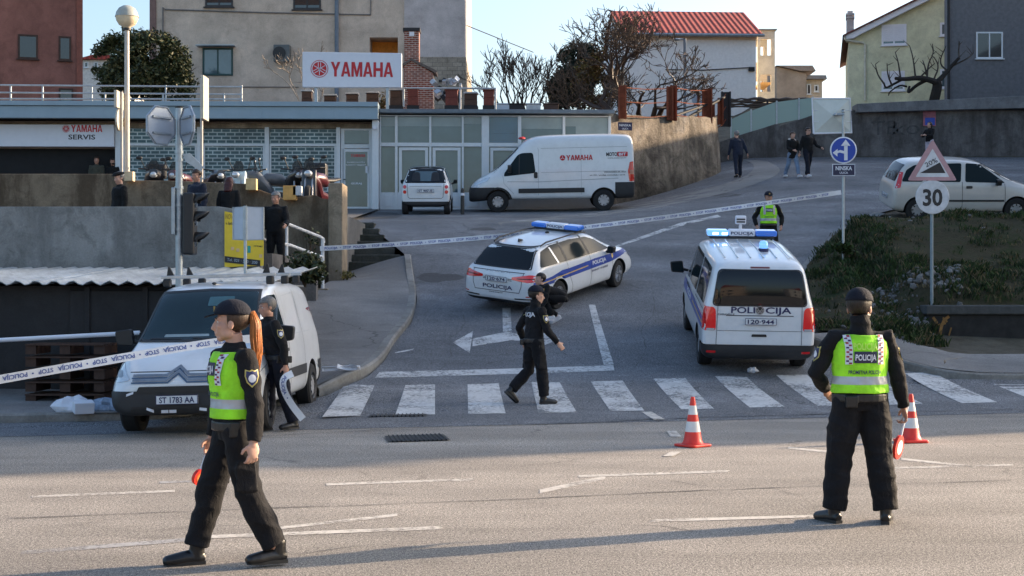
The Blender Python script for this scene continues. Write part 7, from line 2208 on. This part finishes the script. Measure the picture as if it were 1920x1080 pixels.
def cone(px, py, label):
    D = CH * F / (py - HZ)
    t = thing('traffic_cone', label, 'traffic cone', (w_at(px, D), D, .004), R7.uniform(0, 1), 'red and white traffic cones on the main road')
    m = MB().prism(rpoly([(-.165, -.165), (.165, -.165), (.165, .165), (-.165, .165)], .05), .0, .028, 'z').build('base', CONE_R, t, bevel=.008)
    R_ = lambda z: .118 - z * .165
    prof = [(.135, .029), (.12, .045)] + [(R_(z), z) for z in (.08, .16, .25, .33, .42, .5, .545)] + [(.022, .575)]
    c = MB().lathe(prof, (0, 0, 0), 28)
    for z in (.17, .29, .37, .475): cut(c.bm, (0, 0, z), (0, 0, 1))
    for f in c.bm.faces:
        z = f.calc_center_median().z
        f.material_index = 1 if .17 < z < .29 or .37 < z < .475 else 0
    c.build('body', [CONE_R, CONE_W], t, smooth=30)
    return t
cone(1299, 837, 'red and white traffic cone alone near the middle of the road')
cone(1708, 829, 'red and white traffic cone to the right of the stocky officer')
# paddles
def paddle(p, top, label, r=.09, face=0):
    d = (V(top) - V(p)); L_ = d.length
    t = thing('stop_paddle', label, 'signal paddle', p)
    t.rotation_euler = d.to_track_quat('Z', 'Y').to_euler()
    MB().tube([(0, 0, -.08), (0, 0, L_ - r)], .012, 8).build('handle', SIGNW, t, smooth=True)
    M5 = Matrix.Rotation(face, 3, 'Z')
    m = MB().lathe([(r * .62, -.014), (r, -.012), (r * 1.03, 0), (r, .012), (r * .62, .014)], (0, 0, 0), 28, 'y')
    for v in m.bm.verts: v.co = M5 @ v.co + V((0, 0, L_))
    dd = m.build('disc', CONE_R, t, smooth=30)
    m = MB().lathe([(r * .61, -.016), (r * .61, .016)], (0, 0, 0), 24, 'y')
    for v in m.bm.verts: v.co = M5 @ v.co + V((0, 0, L_))
    m.build('disc_centre', CONE_W if 'white' in label else plain('amber_disc', (.55, .2, .05), .4), dd)
hr_ = hand_point(back, 'R', .075)
paddle(hr_, hr_ + V((-.06, -.02, -.24)), 'red ringed white stop paddle hanging from the stocky officer right hand', .095, .9)
hw_ = hand_point(woman, 'R', .075)
paddle(hw_, hw_ + V((-.07, .0, -.2)), 'small red and amber stop paddle carried low by the policewoman', .055, .5)
# litter
def crumple(name, c, r, mat, label, seed=1, flat_=.5, cat='litter'):
    m = MB().ball((0, 0, 0), (r, r * .8, r * flat_), 16, 10)
    for v in m.bm.verts: v.co *= 1 + .55 * noise.noise(v.co * (2.2 / r) + V((seed, 0, 0)))
    o = m.build(name, mat, smooth=20); o.location = c; tag(o, label, cat); return o
crumple('paper', G(1411, 699) + V((0, 0, .05)), .09, SIGNW, 'crumpled white paper on the road behind the minibus', 2, .6)
kz = lambda px, py, D, z=.2: V((w_at(px, D), D, z))
crumple('plastic_bag', kz(136, 775, 20.3), .26, SIGNW, 'crumpled white plastic bag on the low pavement at the left', 5, .5)
crumple('plastic_bag', kz(212, 778, 20.4, .19), .3, plain('blue_grey_bag', (.25, .32, .42), .4, var=.4, scale=14), 'blue and white plastic bag on the kerb beside the van', 7, .4)
o = MB().bb((-.15, -.09, 0), (.12, .09, .16)).build('carton', SIGNW, bevel=.01); o.location = kz(158, 785, 20.0, .13); o.rotation_euler = (0.2, 0, .5); tag(o, 'small white carton tipped over between two plastic bags', 'box')
for i in range(5): pass
t = thing('pallet_stack', 'stack of dark wooden pallets against the shed at the left', 'pallets', (w_at(135, 22.2), 22.2, .1))
for i in range(5):
    m = MB()
    for j in range(3): m.bb((-.6 + .52 * j, -.35, i * .19), (-.44 + .52 * j, .35, i * .19 + .13))
    for j in range(4): m.bb((-.6, -.38 + j * .21, i * .19 + .133), (.6, -.26 + j * .21, i * .19 + .155))
    m.build('pallet', WOOD_D, t)
t = thing('barrier_bar', 'white horizontal barrier bar in front of the dark shed', 'barrier', (0, 20.9, 0))
b0, b1 = at(-60, 641, 20.9), at(262, 624, 20.9)
MB().tube([(b0.x, 0, b0.z), (b1.x, 0, b1.z)], .032, 10).build('bar', SIGNW, t, smooth=True)
for k in (b0, b1): MB().tube([(k.x, .02, 0), (k.x, .02, k.z)], .04, 8).build('post', CHARCOAL, t)
t = thing('bollard', 'short black bollard with a pale band between city car and panel van', 'bollard', (w_at(867, 45.6), 45.6, g(-1.6, 45.6)))
MB().lathe([(.06, 0), (.06, .75), (.045, .82), (.01, .84)], (0, 0, 0), 16).build('post', BLACK, t, smooth=40)
MB().lathe([(.063, .6), (.063, .68)], (0, 0, 0), 16).build('band', SIGNW, t)
for px, py, sz_, lb in ((472, 346, .24, 'yellowish carton standing on the parapet beside the white scooter'), (544, 362, .3, 'orange carton on the parapet step near the white haired man'), (558, 358, .2, 'small white box on the parapet by the black scooter'), (243, 331, .2, 'pale block on the raised left end of the parapet')):
    o = MB().bb((-sz_ / 2, -.1, -sz_ * .55), (sz_ / 2, .1, sz_ * .55)).build('carton', plain('carton_' + str(px), {472: (.6, .42, .2), 544: (.62, .34, .1), 558: (.55, .55, .56), 243: (.62, .48, .3)}[px], .8), bevel=.01)
    o.location = at(px, py, 33.05); tag(o, lb, 'box')

# ------------------------------------------------------------ grass bank, rubble and low graffiti wall
GRASS_E = NT('bank_earth')
GRASS_E.col(GRASS_E.ramp(GRASS_E.noise(1.4, 7, .7), [(.3, (.028, .03, .016)), (.5, (.06, .052, .032)), (.62, (.035, .045, .018)), (.8, (.1, .09, .07))])).set(rough=1, spec=.1).bump(GRASS_E.noise(9, 6, .7), 1, .06)
RT = [(y, x) for x, y in [(5.75, 26.9), (5.9, 28), (6.4, 31), (7.1, 35), (8.56, 38.5), (10.6, 42), (14, 46)]]
def foot(x): return interp([(5.6, 28.3), (7.5, 26.9), (8.2, 27.2), (8.7, 30.0), (12, 30.3), (20, 31), (40, 35)], x)
def bz(x, y):
    e = x - interp(RT, y)
    if y > 42: e -= 0
    b = .42 * ss(.15, 1.1, e) * ss(29, 32, y) * (1 - ss(36.5, 39, y))
    n_ = noise.noise(V((x * .7, y * .7, 0))) * .13 + noise.noise(V((x * 2.1, y * 2.1, 3))) * .06
    return g(x, y) + .03 + b + (n_ + .05) * ss(0, .8, e) * (1 - .8 * ss(38.5, 40, y)) + .5 * ss(8.2, 8.8, x) * ss(29.9, 30.4, y) * (1 - ss(36, 39, y))
rows = []
for y in frange(26.6, 40.6, .3):
    xa = interp(RT, y) + .06
    r = []
    for i in range(46):
        x = xa + (26 - xa) * (i / 45) ** 1.4
        yy = max(y, foot(x))
        r.append((x, yy, bz(x, yy)))
    rows.append(r)
sheet('bank', rows, GRASS_E.m)
R8 = random.Random(77)
GB = [NT(n) for n in ('grass_green', 'grass_dark', 'grass_dry')]
for m, c in zip(GB, ((.036, .06, .016), (.022, .036, .013), (.12, .095, .05))): m.col(m.ramp(m.noise(2, 3), [(.3, tuple(v * .7 for v in c)), (.7, tuple(v * 1.2 for v in c))])).set(rough=.7, spec=.2)
gm_ = bmesh.new()
cnt = 0
while cnt < 5200:
    y = R8.uniform(26.8, 40.4); x = interp(RT, y) + .12 + (R8.random() ** 1.3) * 14
    if y < foot(x) + .1 or (x > 9.3 and y > 39.2): continue
    d = noise.noise(V((x * .55, y * .55, 7))) + .45 * noise.noise(V((x * 1.7, y * 1.7, 1)))
    if d < -.02 and R8.random() < .9: continue
    cnt += 1
    z = bz(x, y)
    big = .5 + max(0, d) * 1.4
    mi = R8.choices((0, 1, 2), (.42, .4, .18 + .3 * (d < .05)))[0]
    for _ in range(R8.randint(5, 9)):
        a = R8.uniform(0, 6.28); h = R8.uniform(.06, .19) * big; l_ = h * R8.uniform(.3, .9); w_ = R8.uniform(.008, .018)
        bx, by = x + R8.gauss(0, .07), y + R8.gauss(0, .07)
        dx, dy = math.cos(a), math.sin(a)
        p = [V((bx - dy * w_, by + dx * w_, z - .02)), V((bx + dy * w_, by - dx * w_, z - .02)), V((bx + dx * l_ * .4 + dy * w_ * .7, by + dy * l_ * .4 - dx * w_ * .7, z + h * .65)), V((bx + dx * l_, by + dy * l_, z + h))]
        f = gm_.faces.new([gm_.verts.new(q) for q in p]); f.material_index = mi
o = MB(gm_).build('grass', [m.m for m in GB], norm=False)
tag(o, 'rough grass and weeds growing over the bank', 'grass', kind='stuff')
rk = MB()
ROCKM = concrete('pale_rubble', (.2, .195, .19), (.5, .48, .45), .6, vert=False)
for i in range(760):
    px = R8.uniform(1525, 1800); py = R8.uniform(584, 650)
    if px < 1620 and R8.random() < .93: continue
    p = G(px, py)
    if p.y < foot(p.x): continue
    s = R8.uniform(.02, .075) * (1.6 if R8.random() < .12 else 1)
    p.z = bz(p.x, p.y) + s * .3
    M6 = Matrix.Rotation(R8.uniform(0, 6), 3, V((R8.uniform(-1, 1), R8.uniform(-1, 1), 1)).normalized())
    rk.ball(p, (s * R8.uniform(.7, 1.3), s, s * R8.uniform(.5, .8)), 5, 4, mi=R8.choices((0, 1), (.75, .25))[0], M=M6)
for i in range(22):
    y = R8.uniform(28, 39); x = interp(RT, y) + .3 + R8.random() * 7
    s = R8.uniform(.03, .1)
    rk.ball((x, y, bz(x, y) + s * .2), (s * 1.2, s, s * .6), 6, 4, M=Matrix.Rotation(R8.uniform(0, 6), 3, 'Z'))
o = rk.build('rubble', [ROCKM, plain('dark_rubble', (.1, .095, .09), .9)]); tag(o, 'loose pale stones and rubble scattered over the bank', 'rubble', kind='stuff')
t = thing('low_wall', 'low dark wall with orange graffiti under the hill sign', 'wall', (0, 29.9, 0))
wbox('wall', (w_at(1738, 29.9), -.1, .4), (15, .35, z_at(590, 29.9)), plain('black_stained_wall', (.02, .019, .018), .9, var=.4, bump=.4), t, bevel=.02)
wbox('coping', (w_at(1733, 29.9), -.18, z_at(590, 29.9) + .003), (15.1, .42, z_at(572, 29.9)), plain('dark_coping', (.06, .062, .06), .9, var=.3, bump=.4), t, bevel=.03)
gf_ = []
for pts, wd in (([(1750, 596), (1756, 604), (1749, 618), (1756, 625)], 5), ([(1778, 594), (1770, 600), (1765, 612), (1762, 628)], 5.5), ([(1758, 610), (1772, 606)], 4), ([(1744, 612), (1750, 622)], 5), ([(1776, 640), (1768, 645), (1764, 640)], 4), ([(1783, 615), (1779, 628)], 3), ([(1768, 596), (1775, 603)], 3.5)):
    gf_ += line([(w_at(a, 29.8), z_at(b, 29.8)) for a, b in pts], wd / F * 29.8)
m = MB()
for i, q in enumerate(gf_): m.face([V((a, -.106 - .0012 * i, b)) for a, b in q])
m.build('graffiti', plain('orange_graffiti', (.24, .12, .03), .7, var=.4), t, norm=False)

# ------------------------------------------------------------ trees
BARK = plain('grey_bark', (.05, .04, .033), .95, var=.4, bump=.6)
BARK2 = plain('brown_twigs', (.085, .058, .04), .95, var=.4)
def grow(mb, p, d, L_, r, depth, rng, spread=.55, twigs=None, up=.12, kink=.25, gnarl=0, split_=(2, 3), shrink=.72):
    n = 4
    r = max(r, .016)
    pts = [p]; rs = [r]
    for i in range(n):
        d = (d + V((rng.gauss(0, kink), rng.gauss(0, kink), rng.gauss(0, kink) + up)) * .5).normalized()
        p = p + d * (L_ / n); pts.append(p); rs.append(max(.009, r * (1 - .38 * (i + 1) / n)))
    (twigs if twigs is not None and depth <= 2 else mb).tube(pts, rs, 7 if depth > 3 else 5 if depth > 1 else 3, cap=False)
    if depth == 0: return
    for i in range(rng.randint(*split_)):
        nd = (d + V((rng.uniform(-1, 1), rng.uniform(-1, 1), rng.uniform(-.5, .8))) * spread * 1.5).normalized()
        k = rng.choice(pts[2:]) if i else p
        grow(mb, k, nd, L_ * rng.uniform(shrink - .14, shrink + .1), rs[-1] * rng.uniform(.62, .85), depth - 1, rng, spread, twigs, up, kink, gnarl, split_, shrink)
def bare_tree(name, label, loc, stems, L_, r, depth, seed, spread=.55, mats=(None, None), cat='tree', **kw):
    rng = random.Random(seed)
    t = thing(name, label, cat, loc)
    tm, cm = MB(), MB()
    for dx, dy, dz in stems: grow(tm, V((dx * .2, dy * .2, -.3)), V((dx, dy, dz)).normalized(), L_, r, depth, rng, spread, cm, **kw)
    tm.build('trunk', mats[0] or BARK, t, smooth=True)
    cm.build('crown', mats[1] or BARK2, t)
    return t
def leafy(t, name, blobs, mats, n, size, seed, aspect=.5, shell_=.55):
    """many leaf faces spread through clumps"""
    rng = random.Random(seed); bm = bmesh.new()
    tot = sum(b[3] * b[4] * b[5] for b in blobs)
    for cx, cy, cz, rx, ry, rz_ in blobs:
        k = int(n * rx * ry * rz_ / tot)
        for _ in range(k):
            v = V((rng.gauss(0, 1), rng.gauss(0, 1), rng.gauss(0, 1))).normalized() * (shell_ + (1 - shell_) * rng.random()) * rng.uniform(.85, 1.08)
            q = V((cx + v.x * rx, cy + v.y * ry, cz + v.z * rz_))
            if noise.noise(q * 1.3 + V((seed, 0, 0))) < -.16: continue
            u = V((rng.uniform(-1, 1), rng.uniform(-1, 1), rng.uniform(-.6, 1))).normalized(); w_ = u.orthogonal().normalized()
            w_ = (w_ * math.cos(rng.random() * 6) + u.cross(w_) * math.sin(rng.random() * 6)).normalized()
            s = size * rng.uniform(.6, 1.3)
            f = bm.faces.new([bm.verts.new(q - u * s), bm.verts.new(q + w_ * s * aspect), bm.verts.new(q + u * s), bm.verts.new(q - w_ * s * aspect)])
            f.material_index = rng.choices(range(len(mats)), [1] * len(mats))[0]
    return MB(bm).build(name, mats, t, norm=False)
def leaf_mat(name, c):
    m = NT(name)
    m.col(m.ramp(m.noise(1.2, 3), [(.3, tuple(v * .6 for v in c)), (.7, tuple(v * 1.2 for v in c))])).set(rough=.5, spec=.35)
    return m.m
LV = [leaf_mat('leaf_deep_green', (.026, .038, .016)), leaf_mat('leaf_green', (.05, .068, .024)), leaf_mat('leaf_olive', (.1, .095, .035))]
LB = [leaf_mat('leaf_dark_green', (.022, .034, .02)), leaf_mat('leaf_bluish_green', (.03, .045, .032))]
LT = [leaf_mat('leaf_tan', (.2, .13, .055)), leaf_mat('leaf_brown', (.14, .085, .035)), leaf_mat('leaf_ochre', (.22, .17, .05))]
DT = 53.5
t = thing('evergreen_tree', 'big round dark evergreen behind the roof railing at the left', 'tree', (w_at(272, DT), DT, 7.8))
sc_ = DT / F
bl = [((a - 272) * sc_, b_, z_at(y, DT) - 7.8, rx * sc_, rx * sc_ * .9, rz_ * sc_) for a, y, rx, rz_, b_ in ((272, 130, 80, 62, 0), (215, 120, 45, 60, .2), (235, 95, 45, 45, 0), (290, 95, 45, 38, -.3), (325, 130, 42, 58, -.4), (322, 92, 18, 26, -.3), (205, 88, 22, 26, 0), (345, 165, 32, 36, -.5), (215, 165, 35, 35, .1), (270, 75, 24, 24, 0), (180, 100, 14, 24, .2), (310, 70, 10, 16, 0))]
leafy(t, 'crown', bl, LV, 44000, .08, 5, .45, .42)
tm = MB(); rng = random.Random(2)
for a in range(5): grow(tm, V((0, .3, -.3)), V((rng.uniform(-.6, .6), rng.uniform(-.3, .3), 1)).normalized(), 1.5, .1, 2, rng)
tm.build('trunk', BARK, t, smooth=True)
DT = 60
t = thing('evergreen_tree', 'dark bluish evergreen left of the bare tree by the white house', 'tree', (w_at(1075, DT), DT, 8.0))
sc_ = DT / F
bl = [((a - 1075) * sc_, b_, z_at(y, DT) - 8, rx * sc_, rx * sc_ * .9, rz_ * sc_) for a, y, rx, rz_, b_ in ((1075, 160, 46, 44, 0), (1045, 170, 26, 32, 0), (1080, 105, 32, 28, 0), (1105, 130, 30, 40, 0), (1052, 105, 10, 16, 0), (1110, 90, 18, 18, 0), (1048, 195, 22, 16, 0))]
leafy(t, 'crown', bl, LB, 14000, .1, 9, .4, .4)
tm = MB()
for a in range(4): grow(tm, V((0, .2, -.3)), V((rng.uniform(-.5, .5), rng.uniform(-.3, .3), 1)).normalized(), 1.6, .1, 2, rng)
tm.build('trunk', BARK, t, smooth=True)
t = thing('tan_shrub', 'tan leaved winter shrub between the dark evergreen and the bare tree', 'shrub', (w_at(1110, 57), 57, 8.0))
sc_ = 57 / F
bl = [((a - 1110) * sc_, 0, z_at(y, 57) - 8, rx * sc_, rx * sc_ * .7, rz_ * sc_) for a, y, rx, rz_ in ((1110, 130, 34, 30), (1125, 105, 30, 18), (1095, 160, 30, 28), (1135, 150, 30, 36), (1120, 185, 40, 24))]
leafy(t, 'crown', bl, LT, 3800, .075, 31, .45, .2)
tm = MB(); cm = MB()
for a in range(6): grow(tm, V((rng.uniform(-.4, .4), 0, -.2)), V((rng.uniform(-.7, .7), rng.uniform(-.3, .3), 1)).normalized(), 1.3, .06, 4, rng, .6, cm)
tm.build('trunk', BARK2, t, smooth=True); cm.build('twigs', BARK2, t)
bare_tree('bare_tree', 'gnarled bare tree with spreading branches before the white house gable', (w_at(1168, 55), 55, 8.0), [(-.1, 0, 1), (.1, .1, 1)], 1.75, .22, 6, 12, .75, (H_BROWN, BARK2), up=.1, kink=.4, shrink=.76, split_=(3, 3))
bare_tree('bare_tree', 'low twisted bare tree leaning right over the ochre wall', (w_at(1215, 55.5), 55.5, 7.9), [(.3, 0, 1), (.1, .1, 1), (-.3, 0, 1)], 1.4, .15, 6, 19, .75, (H_BROWN, BARK2), up=.08, kink=.4, shrink=.74, split_=(2, 3))
bare_tree('bare_tree', 'many stemmed bare tree against the sky right of the grey house wall', (w_at(962, 58), 58, 7.9), [(-.45, 0, 1), (-.15, .1, 1), (.12, 0, 1), (.4, 0, 1), (.75, 0, 1)], 1.45, .1, 5, 23, .45, (BARK, BARK), up=.16, kink=.2, split_=(2, 3), shrink=.74)
bare_tree('bare_tree', 'pale bare fig tree with thin curling branches left of the big roof sign', (w_at(596, 52.5), 52.5, 7.8), [(-.5, 0, 1), (.1, 0, 1), (-.2, 0, 1)], 1.2, .055, 5, 41, .6, (plain('pale_bark', (.3, .26, .22), .9), plain('pale_twigs', (.24, .2, .16), .9)), up=.1, kink=.3, split_=(1, 3))
# pollarded tree at the right
DT = 64
t = thing('bare_tree', 'dark pollarded bare tree with upright shoots in front of the yellow house', 'tree', (0, DT, 0))
A_ = lambda px, py: V((w_at(px, DT), noise.noise(V((px * .05, py * .05, 0))) * .8, z_at(py, DT)))
tm = MB()
for pts, r0, r1 in (([(1750, 215), (1752, 185), (1757, 160), (1752, 152)], .26, .2), ([(1752, 156), (1735, 150), (1715, 148), (1695, 150), (1680, 146)], .15, .07), ([(1735, 151), (1718, 160), (1706, 172), (1700, 173), (1706, 162)], .09, .05), ([(1690, 150), (1675, 158), (1665, 163), (1655, 158)], .06, .035), ([(1757, 153), (1772, 138), (1780, 128), (1795, 110)], .13, .06), ([(1700, 162), (1685, 160), (1672, 170), (1668, 178)], .05, .02)):
    P = smooth_path([A_(*p) for p in pts], 2)
    tm.tube(P, [r0 + (r1 - r0) * i / (len(P) - 1) for i in range(len(P))], 8)
tm.build('trunk', plain('black_bark', (.022, .018, .016), .95, bump=.6), t, smooth=True)
cm = MB(); rng = random.Random(6)
sh = [((1690, 148), (1684, 118), (1680, 96)), ((1712, 147), (1708, 110), (1708, 85)), ((1655, 158), (1646, 138), (1642, 120)), ((1676, 160), (1665, 140), (1664, 118)), ((1735, 150), (1740, 120), (1750, 100), (1748, 82)), ((1750, 150), (1760, 125), (1752, 105)), ((1775, 134), (1765, 115), (1770, 88)), ((1795, 112), (1800, 95), (1798, 78)), ((1738, 149), (1733, 125), (1735, 110)), ((1785, 124), (1810, 112), (1825, 100)), ((1722, 147), (1735, 133), (1747, 122))]
for s in sh:
    P = smooth_path([A_(*p) for p in s], 2)
    cm.tube(P, [.05 - .035 * i / (len(P) - 1) for i in range(len(P))], 5)
    for _ in range(3):
        k = rng.choice(P[1:]); d = V((rng.uniform(-1, 1), 0, rng.uniform(.4, 1))).normalized()
        cm.tube([k, k + d * rng.uniform(.2, .5)], [.02, .008], 4)
cm.build('crown', BARK, t)
# ivy and weeds
def shrub(name, label, loc, r, n, mats, seed, size=.06, cat='shrub'):
    t = thing(name, label, cat, loc)
    leafy(t, 'leaves', [(0, 0, r[2] * .8, *r), (r[0] * .4, 0, r[2] * .5, r[0] * .7, r[1], r[2] * .7), (-r[0] * .5, 0, r[2] * .5, r[0] * .6, r[1], r[2] * .6)], mats, n, size, seed, .4, .2)
    m = MB(); rg_ = random.Random(seed)
    for _ in range(6): m.tube([(0, 0, -.1), (rg_.uniform(-.5, .5) * r[0], rg_.uniform(-.4, .4) * r[1], r[2] * rg_.uniform(.6, 1.3))], [.02, .008], 4)
    m.build('stems', BARK2, t)
    return t
shrub('ivy', 'dark green creeper hanging through the stair handrail', at(572, 528, 28.0), (.42, .25, .36), 1500, LV, 3, cat='plant')
shrub('weed', 'thin climbing weed between the stair and the concrete pillar', at(580, 500, 31.9), (.35, .2, .5), 900, LV, 33, cat='plant')
shrub('dry_shrub', 'orange brown dry shrub behind the roof railing at the far left', (w_at(178, 51), 51, 8.05), (.6, .4, .3), 900, LT, 8)
shrub('dry_shrub', 'low dry plants on the roof edge below the green framed window', (w_at(395, 51), 51, 8.0), (1.1, .4, .2), 1100, LT, 14)
shrub('dry_shrub', 'thin orange shrub at the right end of the hives under the sign', (w_at(717, 51.5), 51.5, 8.0), (.25, .25, .6), 700, LT, 16)
shrub('weed', 'green weed tuft at the foot of the blue arrow sign', (w_at(1592, 34), 34, zb9 - .1), (.4, .3, .25), 900, [m.m for m in GB[:2]], 18, .08, 'plant')
shrub('weed', 'yellow weeds at the foot of the concrete pillar', at(640, 522, 33.0), (.35, .2, .12), 400, [LT[2], LV[2]], 20, .05, 'plant')
o = MB().tube([at(873, 47, 60), at(930, 70, 62), at(1000, 98, 66)], .02, 5).build('overhead_cable', CHARCOAL); tag(o, 'thin overhead cable running from the grey house wall to the bare tree', 'cable')
# hills far behind
hl_ = [[(x, y, 10 + (y - 260) * .0 + h * (18 + 14 * noise.noise(V((x * .004, 1, 0))))) for x in frange(-500, 500, 20)] for y, h in ((260, -.6), (420, 1), (600, -.5))]
sheet('hills', hl_, plain('hazy_hill', (.2, .24, .26), .9))
